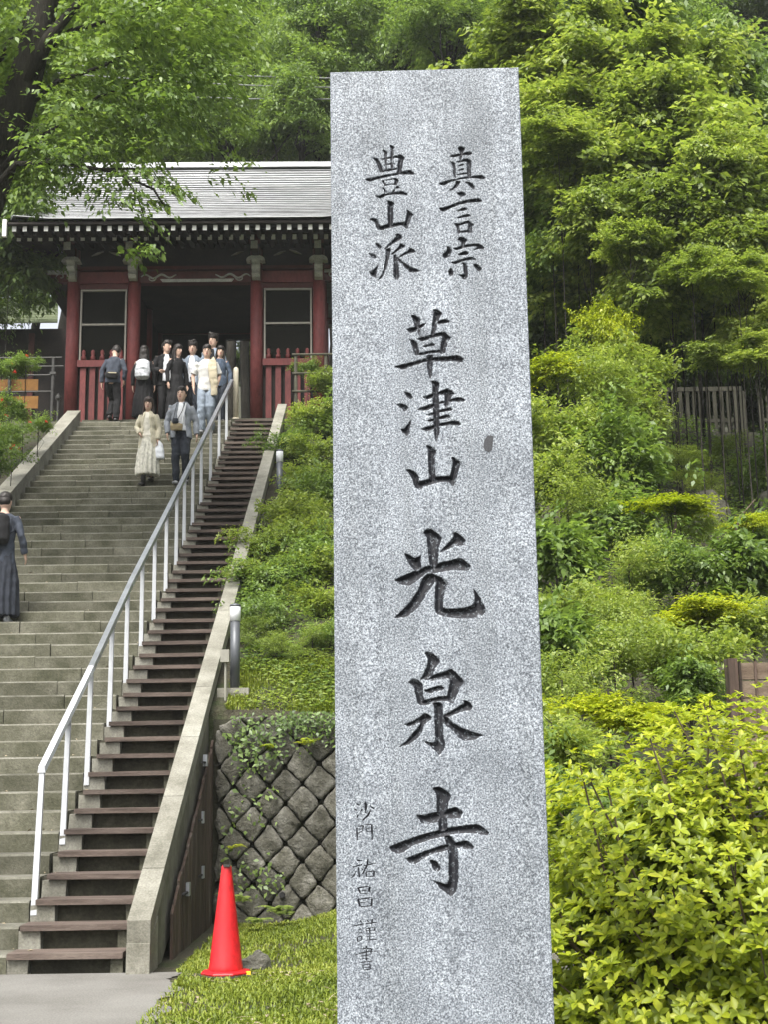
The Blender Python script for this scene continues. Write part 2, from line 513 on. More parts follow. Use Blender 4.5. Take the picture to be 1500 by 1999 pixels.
# paved forecourt with a ragged grassy border
_e = [(0.928 * a, 0.928 * b) for a, b in [(-1.62, 11.28), (-1.70, 10.9), (-1.52, 10.4), (-1.60, 9.9), (-1.44, 9.4), (-1.50, 8.9), (-1.36, 8.3), (-1.42, 7.6), (-1.2, 6.5), (-1.3, 5.0), (-1.1, 2.0), (-1.2, -12.0)]]
mb = MB()
_pts = []
for i in range(len(_e) - 1):
    for k in range(8):
        t = k / 8
        a, b = _e[i], _e[i + 1]
        _pts.append((a[0] + (b[0] - a[0]) * t + rnd.uniform(-0.03, 0.03), a[1] + (b[1] - a[1]) * t))
mb.v = [(-40, 10.48, 0.03), (-40, -12, 0.03)] + [(x, y, 0.03) for x, y in reversed(_pts)]
mb.f = [tuple(range(len(mb.v)))]
pav = mb.build('pavement', 'pavement', kind='structure')

# ------------------------------------------------------------------ stone staircase, every block its own piece
stairs = thing('stone_staircase', L(-1.0, 0, 0), 'long flight of grey stone steps climbing to the red gate', 'staircase')


def step_block(s0, s1, r, z, name='step_block'):
    g = 0.004
    jr, jz = rnd.uniform(-0.012, 0.010), rnd.uniform(-0.007, 0.005)
    prof = [(r + jr, z - 0.30), (r + jr, z - 0.016 + jz), (r + jr + 0.014, z + jz), (r + STEP_T + 0.06, z + jz + 0.003), (r + STEP_T + 0.06, z - 0.30)]
    mb = MB().prism([L(s0 + g, a, b) for a, b in prof], L(s0 + g, 0, 0), L(s1 - g, 0, 0))
    o = mb.build(name, 'step', stairs)
    o.data.materials.append(M['step_lit'])
    for i in (3, 4):          # chamfer and tread toned lighter, painting in the light they catch
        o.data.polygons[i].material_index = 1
    return o


for k in range(1, N_STEP + 1):
    r, z = (k - 1) * STEP_T, k * STEP_H
    a, b = (-4.4 if r < 8.2 else ln(LN_L, r) - 0.02), ln(LN_M, r) - 0.03
    cuts = [a]
    while b - cuts[-1] > 1.5:
        cuts.append(cuts[-1] + rnd.uniform(0.75, 1.25))
    cuts.append(b)
    for i in range(len(cuts) - 1):
        step_block(cuts[i], cuts[i + 1], r, z)
    # narrow set-back steps of dark concrete that carry the boards
    MB().box(b - 0.02, ln(LN_CI, r) + 0.06, r + 0.10, r + STEP_T + 0.12, z - 0.30, z - 0.012).build('dark_riser', 'recess', stairs)

# landing and the low plinth of the gate
Z_LAND = Z_TOP + 0.13
MB().box(ln(LN_L, R_TOP), ln(LN_CO, R_TOP) + 0.1, R_TOP + 0.33, R_TOP + 0.75, Z_TOP - 0.3, Z_LAND).build('landing_kerb', 'step', stairs)
MB().box(-7.5, 3.6, R_TOP + 0.751, R_TOP + 14.0, Z_TOP - 0.35, Z_LAND - 0.004).build('landing', 'step', kind='structure')

boards = thing('wooden_step_overlay', L(0.5, 0, 0), 'flight of dark brown board treads laid beside the steel handrail', 'board steps')
_post_r = [on_slope(x, y)[1] for x, y in [(63, 1755), (118, 1620), (170, 1507), (212, 1402), (247, 1325), (276, 1252), (302, 1192), (325, 1136), (347, 1087), (365, 1050), (380, 1010), (398, 970), (414, 925), (428, 885), (442, 850)]]
for k in range(1, N_STEP + 1):
    r, z = (k - 1) * STEP_T, k * STEP_H
    sl = ln(LN_M, r) + 0.02 + (k % 3) * 0.012
    if k in (1, 2):
        sl -= 0.06
    sr = ln(LN_BR, r) + 0.03
    y0 = r - 0.035 + rnd.uniform(-0.008, 0.008)
    tz = z + 0.012 + rnd.uniform(-0.006, 0.006)
    mb = MB()
    p = [L(sl, y0, tz - 0.042), L(sr, y0, tz - 0.042 + rnd.uniform(-0.006, 0.006)), L(sr, y0 + 0.30, tz - 0.042), L(sl, y0 + 0.30, tz - 0.042)]
    mb.hexa(p + [(q[0], q[1], q[2] + 0.042) for q in p])
    mb.build('tread_board', 'board', boards)
    # stub of pale concrete that props the board at each end
    w = 0.15 if k < 20 else 0.12
    MB().box(sl - 0.05, sl + w, r + 0.005, r + 0.16, z - 0.19, z - 0.031, 0.006).build('concrete_stub', 'coping', boards)
    MB().box(sr - 0.10, sr - 0.01, r + 0.02, r + 0.16, z - 0.17, z - 0.032, 0.006).build('concrete_stub', 'step', boards)

# ------------------------------------------------------------------ copings
def coping(rs, li, lo, dz, thick, obj, name='coping_stone', mat='coping'):
    for a, b in zip(rs[:-1], rs[1:]):
        g = 0.006
        a2, b2 = a + g, b - g
        top = [L(ln(li, a2), a2, nose(a2) + dz), L(ln(lo, a2), a2, nose(a2) + dz), L(ln(lo, b2), b2, nose(b2) + dz), L(ln(li, b2), b2, nose(b2) + dz)]
        bot = [(p[0], p[1], p[2] - thick) for p in top]
        MB().hexa(bot + top).build(name, mat, obj)


cop = thing('stair_parapet', L(1.0, 0, 0), 'sloping pale concrete parapet between board steps and planted bank', 'parapet')
_rs = [-0.12] + [0.928 * a for a in (0.55, 1.64, 2.72, 3.81, 5.86, 8.3, 10.2, 12.2, 14.2)] + [R_TOP + 0.1]
coping(_rs, LN_CI, LN_CO, 0.30, 0.16, cop)
# upright end stone
a = -0.12
MB().hexa([L(ln(LN_CI, a), a - 0.02, -0.05), L(ln(LN_CO, a), a - 0.02, -0.05), L(ln(LN_CO, a), a + 0.42, -0.05), L(ln(LN_CI, a), a + 0.42, -0.05),
           L(ln(LN_CI, a), a - 0.004, nose(a) + 0.138), L(ln(LN_CO, a), a - 0.004, nose(a) + 0.138), L(ln(LN_CO, a), a + 0.40, nose(a) + 0.30), L(ln(LN_CI, a), a + 0.40, nose(a) + 0.30)]).build('end_stone', 'coping', cop)
MB().hexa([L(ln(LN_CI, .3) + 0.02, 0.3, -0.1), L(ln(LN_CO, .3) - 0.025, 0.3, -0.1), L(ln(LN_CO, R_TOP) - 0.025, R_TOP, 5.8), L(ln(LN_CI, R_TOP) + 0.02, R_TOP, 5.8),
           L(ln(LN_CI, .3) + 0.02, 0.3, nose(.3) + 0.145), L(ln(LN_CO, .3) - 0.025, 0.3, nose(.3) + 0.145), L(ln(LN_CO, R_TOP) - 0.025, R_TOP, nose(R_TOP) + 0.145), L(ln(LN_CI, R_TOP) + 0.02, R_TOP, nose(R_TOP) + 0.145)]).build('parapet_wall', 'sidewall', cop)
MB().hexa([L(1.0, 2.5, -0.1), L(ln(LN_CO, 3) - 0.03, 2.5, -0.1), L(ln(LN_CO, 6) - 0.03, 6.0, -0.1), L(1.0, 6, -0.1),
           L(1.0, 2.5, nose(2.5)), L(ln(LN_CO, 3) - 0.03, 2.5, nose(2.5)), L(ln(LN_CO, 6) - 0.03, 6.0, nose(6)), L(1.0, 6, nose(6))]).build('parapet_base', 'sidewall', cop)

copl = thing('left_parapet', L(-3.0, 12, 6), 'sloping pale concrete parapet along the bank with red azaleas', 'parapet')
_li = (LN_L[0], LN_L[1] + 0.02); _lo = (LN_L[0], LN_L[1] - 0.24)
coping([7.4, 8.9, 10.4, 11.9, 13.4, R_TOP + 0.12], _lo, _li, 0.20, 0.45, copl)

# ------------------------------------------------------------------ handrail
rail = thing('stair_handrail', L(0.1, 1.0, 0.3), 'white posted steel handrail running up the middle of the stairs', 'handrail')
_top = [on_slope(x, y, 0.86) for x, y in [(83, 1490), (165, 1325), (240, 1160), (350, 945), (455, 730)]]
RH = np.polyfit([p[1] for p in _top], [p[0] for p in _top], 1)
rs_ = lambda r: ln(LN_M, r)
_q = [S(hit(x, y, lambda p: S(p)[0] - LN_M[0] * S(p)[1] - LN_M[1])) for x, y in [(83, 1492), (165, 1327), (240, 1163), (350, 948), (455, 735)]]
RZ = np.polyfit([p[1] for p in _q], [p[2] for p in _q], 1)
_q = sorted(_q, key=lambda p: p[1])
def rz_(r):
    if r <= _q[0][1]:
        return _q[0][2] + (r - _q[0][1]) * STEP_H / STEP_T
    return float(np.interp(r, [p[1] for p in _q], [p[2] for p in _q]))
R0 = _post_r[0]
def bar(r0, r1, w, h, name, mat, z=0.0):
    q = [L(rs_(r0) - w, r0, rz_(r0) + z - h), L(rs_(r0) + w, r0, rz_(r0) + z - h), L(rs_(r1) + w, r1, rz_(r1) + z - h), L(rs_(r1) - w, r1, rz_(r1) + z - h)]
    q2 = [L(rs_(r0) - w * .8, r0, rz_(r0) + z), L(rs_(r0) + w * .8, r0, rz_(r0) + z), L(rs_(r1) + w * .8, r1, rz_(r1) + z), L(rs_(r1) - w * .8, r1, rz_(r1) + z)]
    MB().hexa(q + q2).build(name, mat, rail)
bar(_q[0][1] - 0.03, 2.55, 0.032, 0.05, 'rail_bar', 'rail_white')
bar(2.55, 4.55, 0.034, 0.055, 'rail_bar', 'rail_steel')
bar(4.55, 7.4, 0.036, 0.055, 'rail_bar', 'rail_steel')
bar(7.4, 11.1, 0.036, 0.055, 'rail_bar', 'rail_steel')
bar(11.1, R_TOP - 0.2, 0.036, 0.055, 'rail_bar', 'rail_steel')
for i, r in enumerate(_post_r):
    s = rs_(r)
    zb = nose(r) - 0.12
    rt = r + (_q[0][1] - R0) * max(0, 1 - i / 5)      # the lowest posts lean up the slope
    st = rs_(rt)
    MB().hexa([L(s - .024, r - .02, zb), L(s + .024, r - .02, zb), L(s + .024, r + .02, zb), L(s - .024, r + .02, zb),
               L(st - .020, rt - .02, rz_(rt) - 0.04), L(st + .020, rt - .02, rz_(rt) - 0.04), L(st + .020, rt + .02, rz_(rt) - 0.04), L(st - .020, rt + .02, rz_(rt) - 0.04)]).build('rail_post', 'rail_white', rail)
for r in _post_r[1:8:2]:
    s = rs_(r)
    MB().box(s - 0.03, s + 0.03, r - 0.05, r + 0.05, rz_(r) - 0.070, rz_(r) - 0.056).build('rail_bracket', 'rail_steel', rail)

_ps = on_r(460, 780, R_TOP + 0.45)[0]
ep = thing('rail_end_post', L(_ps, R_TOP + 0.45, Z_TOP), 'stout cream round post at the top of the handrail', 'post')
MB().lathe(L(_ps, R_TOP + 0.45, Z_TOP + .1), [(0.055, 0), (0.055, 1.05), (0.045, 1.10), (0.02, 1.12)], 14).build('shaft', 'post_cream', ep, True)
MB().lathe(L(_ps, R_TOP + 0.45, Z_TOP + .1), [(0.10, 0), (0.10, 0.03), (0.075, 0.06)], 16).build('base_flange', 'post_cream', ep, True)

# ------------------------------------------------------------------ dark planks against the side of the stairs
pl = thing('plank_screen', L(1.3, 2.0, 0), 'dark stained vertical planks screening the side of the stairs', 'plank screen')
r = 0.75
while r < R_WALL - 0.02:
    w = rnd.uniform(0.105, 0.15)
    s0 = ln(LN_CO, r) + 0.012 + rnd.uniform(0, 0.008)
    zt = min(nose(r) - 0.20 + rnd.uniform(-0.02, 0.02), 2.25)
    MB().hexa([L(s0, r, 0.0), L(s0 + 0.022, r, 0.0), L(s0 + 0.022, r + w - 0.006, 0.0), L(s0, r + w - 0.006, 0.0),
               L(s0, r, zt), L(s0 + 0.022, r, zt), L(s0 + 0.022, r + w - 0.006, zt + 0.07), L(s0, r + w - 0.006, zt + 0.07)]).build('plank', 'plank', pl)
    r += w
for x, y in [(366, 1735), (394, 1702), (394, 1595), (401, 1484)]:
    sr = 1.0
    p = S(hit(x, y, lambda p: S(p)[0] - (ln(LN_CO, 2.2) + 0.04)))
    MB().box(p[0] - 0.02, p[0] + 0.02, p[1] - 0.05, p[1] + 0.05, p[2] - 0.055, p[2] + 0.055).build('bolt_plate', 'rail_steel', pl)
    MB().box(p[0] - 0.012, p[0] + 0.012, p[1] - 0.28, p[1] - 0.05, p[2] - 0.03, p[2] - 0.012).build('bolt_rod', 'rubber', pl)

# ------------------------------------------------------------------ rubble retaining wall, diamond laid
wall = thing('rubble_wall', L(2.2, R_WALL, 0), 'mossy retaining wall of diamond laid rubble stones behind the cone', 'stone wall')
MB().box(1.1, 5.2, R_WALL + 0.10, R_WALL + 0.45, -0.15, Z_WALL - 0.02).build('mortar_bed', 'joint', wall)


def rubble(corners):
    """squared stone set on its corner: worn arrises, rough bulging face"""
    c = np.array(corners); m = c.mean(0)
    loop = []
    for i in range(4):
        a, b = c[i], c[(i + 1) % 4]
        for t in (.10, .37, .63, .90):
            loop.append(a + (b - a) * t + np.array([rnd.uniform(-.009, .009), rnd.uniform(-.009, .009)]))
    loop = [m + (p - m) * .955 for p in loop]
    n = len(loop)
    mb = MB()
    tx, tz, bul = rnd.uniform(-.06, .06), rnd.uniform(-.06, .06), rnd.uniform(.008, .028)
    for k, (sc, rr) in enumerate(((1.0, .10), (1.0, .015), (.965, -.012), (.80, -bul), (.45, -bul - .012))):
        for p in loop:
            q = m + (p - m) * sc
            w = 0 if k < 2 else 1
            mb.v.append(L(q[0] + w * rnd.uniform(-.007, .007), R_WALL + rr + w * (rnd.uniform(-.012, .010) + tx * (q - m)[0] + tz * (q - m)[1]), q[1] + w * rnd.uniform(-.007, .007)))
        if k:
            for i in range(n):
                j = (i + 1) % n
                mb.f.append(((k - 1) * n + i, (k - 1) * n + j, k * n + j, k * n + i))
    mb.v.append(L(m[0], R_WALL - bul - .014 + rnd.uniform(-.01, .01), m[1]))
    for i in range(n):
        mb.f.append((4 * n + i, 4 * n + (i + 1) % n, 5 * n))
    o = mb.build('rubble_stone', 'rubble', wall)
    o.data.polygons.foreach_set('use_smooth', [i >= n for i in range(len(o.data.polygons))])


_w = lambda x, y: on_r(x, y, R_WALL)
_hw, _hh = 0.170, 0.190
_c0 = _w(557, 1684)
_cor = {}
def corner(i, j):
    if (i, j) not in _cor:
        _cor[(i, j)] = (_c0[0] + i * _hw + rnd.uniform(-.022, .022), _c0[2] + j * _hh + rnd.uniform(-.022, .022))
    return _cor[(i, j)]
for i in range(-4, 14):
    for j in range(-4, 9):
        if (i + j) % 2:
            continue
        cs = [corner(i + 1, j), corner(i, j + 1), corner(i - 1, j), corner(i, j - 1)]
        cs = [(max(x, 1.13), min(max(z, -.1), Z_WALL)) for x, z in cs]
        a = 0.5 * abs(sum(cs[k][0] * cs[(k + 1) % 4][1] - cs[(k + 1) % 4][0] * cs[k][1] for k in range(4)))
        if a > .02:
            rubble(cs)
# drain hole
c = _w(551, 1745)
MB().tube([L(c[0], R_WALL - 0.10, c[2]), L(c[0], R_WALL + 0.1, c[2])], 0.028, 12).build('drain_hole', 'rubber', wall)

# ------------------------------------------------------------------ left: retaining kerb, rail fence, boards
kb = thing('concrete_kerb_wall', L(-5.5, R_TOP + 0.1, 8.3), 'low mossy concrete wall under the pipe rail fence by the gate', 'wall')
for i in range(5):
    s1 = ln(LN_L, R_TOP) - 0.26 - i * 1.1
    MB().box(s1 - 1.09, s1, R_TOP + 0.15, R_TOP + 0.5, Z_TOP - 0.75, Z_TOP + 0.06 + rnd.uniform(-.01, .01)).build('wall_block', 'sidewall', kb)
rf = R_TOP + 0.75
fe = thing('pipe_rail_fence', L(-5, rf, Z_TOP), 'grey pipe rail fence with crossbars left of the gate', 'fence')
for x in (104, 20, -60):
    s = on_r(x, 720, rf)[0]
    MB().tube([L(s, rf, Z_TOP - 0.02), L(s, rf, on_r(104, 699, rf)[2])], 0.035, 10).build('post', 'metal_grey', fe)
    MB().box(s - .06, s + .06, rf - .05, rf + .05, on_r(104, 732, rf)[2], on_r(104, 727, rf)[2]).build('clamp', 'metal_grey', fe)
for y, x1 in ((699, 121), (716, 124), (733, 104), (765, 104)):
    z = on_r(60, y, rf)[2]
    MB().tube([L(-7.6, rf - 0.01, z), L(on_r(x1, y, rf)[0], rf - 0.01, z)], 0.016, 8).build('crossbar', 'metal_grey', fe)
for i, (y0, y1) in enumerate(((741, 764), (774, 799))):
    a, b = on_r(-60, y1, rf + .15), on_r(75, y0, rf + .15)
    MB().box(a[0], b[0], rf + .13, rf + .16, a[2], b[2]).build('orange_board', 'orange', cat='board', label=('upper' if i == 0 else 'lower') + ' of two orange boards behind the pipe rail fence')
_q = on_r(113, 795, rf - 0.2)
sp = thing('small_spout_post', L(_q[0], rf - .2, Z_TOP), 'short grey stand pipe between the rail fence and the gate', 'stand pipe')
MB().tube([L(_q[0], rf - .2, Z_TOP), L(_q[0], rf - .2, _q[2] + 0.28)], 0.025, 10).build('pipe', 'metal_grey', sp)
MB().lathe(L(_q[0], rf - .2, _q[2] + 0.14), [(0.03, 0), (0.055, 0.03), (0.055, 0.08), (0.03, 0.11)], 12).build('tap_head', 'metal_grey', sp)

# right: weathered rail in front of the pickets
fr = thing('timber_guard_rail', L(2.6, R_TOP + .4, Z_TOP), 'brown timber guard rail beside the right hand pickets', 'fence')
rg = R_TOP + 0.4
for x in (577, 636, 680):
    s = on_r(x, 720, rg)[0]
    MB().tube([L(s, rg, Z_TOP - .3), L(s, rg, on_r(577, 692, rg)[2])], 0.035, 8).build('post', 'fence_wood', fr)
for y in (693, 730, 765):
    z = on_r(600, y, rg)[2]
    MB().tube([L(on_r(570, y, rg)[0], rg - .03, z), L(4.2, rg - .03, z)], 0.024, 8).build('crossbar', 'fence_wood', fr)

# ------------------------------------------------------------------ bollard lamps
def bollard(p, h, label):
    b = thing('bollard_lamp', p, label, 'bollard lamp', 'bollard lamps beside the parapet')
    MB().lathe(p, [(0.052, 0.0), (0.052, h * 0.80)], 18).build('shaft', 'bollard', b, True)
    MB().lathe((p[0], p[1], p[2] + h * 0.80), [(0.056, 0), (0.058, h * .17), (0.056, h * .172)], 18).build('lamp_cover', 'lamp_glass', b, True)
    MB().lathe((p[0], p[1], p[2] + h * 0.972), [(0.06, 0), (0.06, 0.02), (0.02, 0.035)], 18).build('cap', 'bollard', b, True)
    return b


q = on_r(458, 1345, R_WALL + 0.55)
P1 = L(q[0], R_WALL + 0.55, q[2])
bollard(P1, 0.90, 'dark grey bollard lamp on a concrete footing above the rubble wall')
ft = MB().wbox(P1[0] - .17, P1[0] + .16, P1[1] - .14, P1[1] + .22, P1[2] - 0.45, P1[2] + 0.004)
ft.build('lamp_footing', 'coping', label='square pale concrete footing under the bollard lamp', cat='footing')
q = on_r(440, 1287, R_WALL + 0.35)
jb = thing('junction_box', L(q[0], R_WALL + .35, q[2] - .6), 'pale electric junction box on a thin pipe beside the bollard', 'electric box')
MB().box(q[0] - .05, q[0] + .04, R_WALL + .3, R_WALL + .4, q[2] - .03, q[2] + .10).build('box', 'box_white', jb)
MB().tube([L(q[0], R_WALL + .35, q[2] - .6), L(q[0], R_WALL + .35, q[2] - .02)], 0.012, 8).build('pipe', 'box_white', jb)
q = on_slope(541, 962, 0.10)
bollard(L(q[0] + 0.02, q[1] + 0.3, q[2] - 0.25), 1.02, 'dark grey bollard lamp half hidden by shrubs near the top of the parapet')

# ------------------------------------------------------------------ traffic cone
cp = on_z(437, 1907, 0.035)
cp = (cp[0], cp[1] + 0.1, 0.03)
cone = thing('traffic_cone', cp, 'tall red traffic cone standing on grass in front of the rubble wall', 'traffic cone')
MB().lathe(cp, [(r_ * .9, z_ * .86) for r_, z_ in ((0.135, 0.035), (0.140, 0.06), (0.132, 0.09), (0.085, 0.50), (0.042, 0.86), (0.040, 0.885), (0.030, 0.90), (0.026, 0.895), (0.022, 0.80))], 40).build('cone_body', 'cone', cone, True)
MB().lathe(cp, [(0.18, 0.018), (0.184, 0.028), (0.18, 0.036), (0.13, 0.046)], 8).build('base_flange', 'cone', cone)
MB().lathe(cp, [(0.205, 0.0), (0.205, 0.014), (0.19, 0.018)], 8).build('rubber_foot', 'rubber', cone)
MB().wbox(cp[0] - .02, cp[0] + .03, cp[1] - .05, cp[1], cp[2] + .762, cp[2] + .776).build('tip_hole', 'metal_grey', cone)
_t = on_y(482, 1903, cp[1] - 0.2)
MB().wbox(_t[0] - .022, _t[0] + .012, _t[1] + .12, _t[1] + .15, 0.045, 0.068).build('tag', 'yellow', cone)
_t = on_z(385, 1911, 0.02)
MB().wbox(_t[0] - .09, _t[0] + .05, _t[1], _t[1] + .12, 0.0, 0.045).build('rubber_block', 'rubber', label='black rubber block lying in the grass left of the cone', cat='rubber block')


# ------------------------------------------------------------------ rocks
def rock(p, sx, sy, sz, name, label, mat='rock', seed=0):
    bm = bmesh.new()
    bmesh.ops.create_icosphere(bm, subdivisions=3, radius=1)
    for v in bm.verts:
        c = v.co
        k = 1 + 0.22 * float(vnoise(c.x * 1.7 + seed, c.y * 1.7 + c.z * 2.1, 1.0, seed)) + 0.08 * float(vnoise(c.x * 5 + seed, c.y * 5 - c.z * 4, 1.0, seed + 4))
        v.co = Vector((c.x * sx * k, c.y * sy * k, (c.z * k * 1.0) * sz))
    me = bpy.data.meshes.new(name)
    bm.to_mesh(me); bm.free()
    me.materials.append(M[mat])
    return link(name, me, None, p, None, label=label, cat='rock')


_t = on_z(492, 1880, 0.1)
rock((_t[0], _t[1] + .2, 0.05), 0.11, 0.10, 0.11, 'rock', 'rough grey rock in the grass just behind the cone', seed=2)
_t = on_y(1108, 1890, 5.2)
rock((_t[0], 5.2, _t[2] - 0.02), 0.13, 0.12, 0.075, 'rock', 'flat topped pale rock under the azalea beside the stone pillar', seed=5)
# outcrop in the planted bank
_t = on_y(1385, 1020, 17.5)
rock((_t[0], 17.5, _t[2] - 0.1), 0.28, 0.35, 0.52, 'rock_outcrop', 'upright grey rock outcrop in the overgrown bank', 'cliff', seed=9)
_t = on_y(1520, 985, 18.5)
rock((_t[0], 18.5, _t[2] - 0.1), 0.35, 0.4, 0.35, 'rock_outcrop', 'low brownish rock at the edge of the overgrown bank', 'cliff', seed=13)

# ------------------------------------------------------------------ temple gate
RG = R_GATE
gz = lambda y, r=RG, x=380: on_r(x, y, r)[2]
gs = lambda x, r=RG, y=700: on_r(x, y, r)[0]
PC = [gs(140), gs(259.5), gs(500.5), gs(623)]           # post centres
GC = (PC[1] + PC[2]) / 2
PW = 0.135
Z0 = Z_LAND
gate = thing('temple_gate', L(GC, RG + 1.7, Z0), 'red lacquered temple gate with grey copper roof at the stair head', 'gate')
GD = 3.4                                                # depth between front and rear posts
z_lint0, z_lint1 = gz(555), gz(533)
z_beam = gz(524)
for rr in (RG, RG + GD / 2, RG + GD):
    for s in PC:
        if rr == RG + GD / 2 and s in (PC[0], PC[3]):
            pass
        MB().tube([L(s, rr, Z0 + 0.10), L(s, rr, z_lint1 + 0.5)], PW, 20).build('post', 'red', gate, True)
        MB().lathe(L(s, rr, Z0), [(0.22, 0), (0.22, 0.06), (0.17, 0.12)], 16).build('post_base', 'step', gate, True)
# lintels over each bay, front and rear
for rr in (RG, RG + GD):
    for i in range(3):
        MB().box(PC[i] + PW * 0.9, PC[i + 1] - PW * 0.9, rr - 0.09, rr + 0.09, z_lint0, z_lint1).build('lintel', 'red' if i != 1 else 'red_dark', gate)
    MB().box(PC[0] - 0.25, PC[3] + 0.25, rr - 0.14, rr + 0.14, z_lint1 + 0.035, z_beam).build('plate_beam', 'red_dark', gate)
for s in (PC[0], PC[3]):
    MB().box(s - 0.08, s + 0.08, RG + 0.1, RG + GD - 0.1, z_lint0, z_lint1).build('side_lintel', 'red_dark', gate)
# upper dark wall between beam and rafters, with bracket arms
z_rl = gz(464, RG - 1.05)                 # lower rafter ends
z_ru = gz(445, RG - 1.6)                  # flying rafter ends
for rr in (RG + 0.02, RG + GD - 0.02):
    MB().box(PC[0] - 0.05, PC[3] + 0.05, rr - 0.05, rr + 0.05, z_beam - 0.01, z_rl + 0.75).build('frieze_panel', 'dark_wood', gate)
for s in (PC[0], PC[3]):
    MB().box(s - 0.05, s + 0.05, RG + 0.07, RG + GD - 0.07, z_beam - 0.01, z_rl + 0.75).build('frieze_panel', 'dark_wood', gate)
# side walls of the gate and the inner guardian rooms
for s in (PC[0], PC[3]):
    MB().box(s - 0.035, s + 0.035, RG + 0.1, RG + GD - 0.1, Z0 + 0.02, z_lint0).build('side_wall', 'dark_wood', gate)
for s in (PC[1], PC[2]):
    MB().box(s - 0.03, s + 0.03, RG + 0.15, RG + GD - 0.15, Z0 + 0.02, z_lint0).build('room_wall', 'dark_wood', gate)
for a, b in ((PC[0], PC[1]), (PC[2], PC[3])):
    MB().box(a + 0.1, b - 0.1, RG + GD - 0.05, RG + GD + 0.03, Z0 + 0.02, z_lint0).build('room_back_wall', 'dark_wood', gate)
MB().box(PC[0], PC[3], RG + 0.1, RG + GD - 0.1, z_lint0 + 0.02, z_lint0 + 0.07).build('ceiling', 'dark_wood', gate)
# deep transom of the rear bay: the passage is open only below it
MB().box(PC[1] + 0.1, PC[2] - 0.1, RG + GD - 0.05, RG + GD + 0.06, gz(664, RG + GD, 470), z_lint0 + 0.05).build('rear_transom', 'dark_wood', gate)
MB().box(PC[1] + 0.1, gs(440, RG + GD), RG + GD - 0.06, RG + GD + 0.05, Z0, gz(664, RG + GD, 470)).build('rear_screen', 'dark_wood', gate)
# pale faint carvings on the rear transom
zc = gz(612, RG + GD - .1, 400)
for s0, d in ((gs(338, RG + GD), 1), (gs(395, RG + GD), -1), (gs(430, RG + GD), 1), (gs(486, RG + GD), -1)):
    MB().tube([L(s0, RG + GD - .1, zc - .06), L(s0 + d * .12, RG + GD - .1, zc + .03), L(s0 + d * .3, RG + GD - .1, zc + .05)], [0.012, 0.022, 0.006], 6).build('transom_carving', 'frame_cream', gate)

# window frames with screens in the side bays
zt, zm, zb = gz(565), gz(633), gz(702)
for a, b in ((PC[0], PC[1]), (PC[2], PC[3])):
    a2, b2 = a + PW + 0.02, b - PW - 0.02
    fr_ = MB().box(a2, a2 + 0.035, RG - 0.03, RG + 0.03, zb, zt).build('window_frame', 'frame_cream', gate)
    MB().box(b2 - 0.035, b2, RG - 0.03, RG + 0.03, zb, zt).build('window_frame', 'frame_cream', gate)
    MB().box(a2 + .035, b2 - .035, RG - 0.03, RG + 0.03, zt - 0.035, zt).build('window_frame', 'frame_cream', gate)
    MB().box(a2 + .035, b2 - .035, RG - 0.028, RG + 0.03, zm - 0.02, zm + 0.02).build('window_bar', 'frame_cream', gate)
    MB().box(a2 + .03, b2 - .03, RG + 0.035, RG + 0.045, zm + 0.02, zt - .03).build('wire_screen', 'mesh_dark', gate)
    MB().box(a2 + .03, b2 - .03, RG + 0.035, RG + 0.045, zb, zm - .02).build('wire_screen', 'mesh_dark', gate)
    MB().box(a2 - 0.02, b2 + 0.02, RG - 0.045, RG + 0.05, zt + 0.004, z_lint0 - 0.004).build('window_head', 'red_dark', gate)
    # picket fence across the foot of the bay
    zr0, zr1 = gz(717), gz(704)
    MB().box(a2 - .02, b2 + .02, RG - 0.10, RG - 0.05, zr0, zr1).build('picket_rail', 'red', gate)
    MB().box(a2 - .02, b2 + .02, RG - 0.10, RG - 0.05, Z0 + 0.25, Z0 + 0.36).build('picket_rail', 'red', gate)
    MB().box(a2 - .02, b2 + .02, RG + 0.06, RG + 0.09, Z0 + 0.05, zb + 0.05).build('picket_backing', 'dark_wood', gate)
    n = 5
    for i in range(n):
        s = a2 + (b2 - a2) * (i + 0.5) / n
        ztip = gz(684)
        MB().hexa([L(s - .062, RG - .045, Z0 + .12), L(s + .062, RG - .045, Z0 + .12), L(s + .062, RG + .0, Z0 + .12), L(s - .062, RG + .0, Z0 + .12),
                   L(s - .058, RG - .045, zr1 + .02), L(s + .058, RG - .045, zr1 + .02), L(s + .058, RG + .0, zr1 + .02), L(s - .058, RG + .0, zr1 + .02)]).build('picket', 'red', gate)
        MB().lathe(L(s, RG - .022, zr1 + .02), [(0.058, 0), (0.05, (ztip - zr1) * .35), (0.03, (ztip - zr1) * .45), (0.045, (ztip - zr1) * .65), (0.036, (ztip - zr1) * .9), (0.01, ztip - zr1)], 10).build('picket_finial', 'red', gate, True)

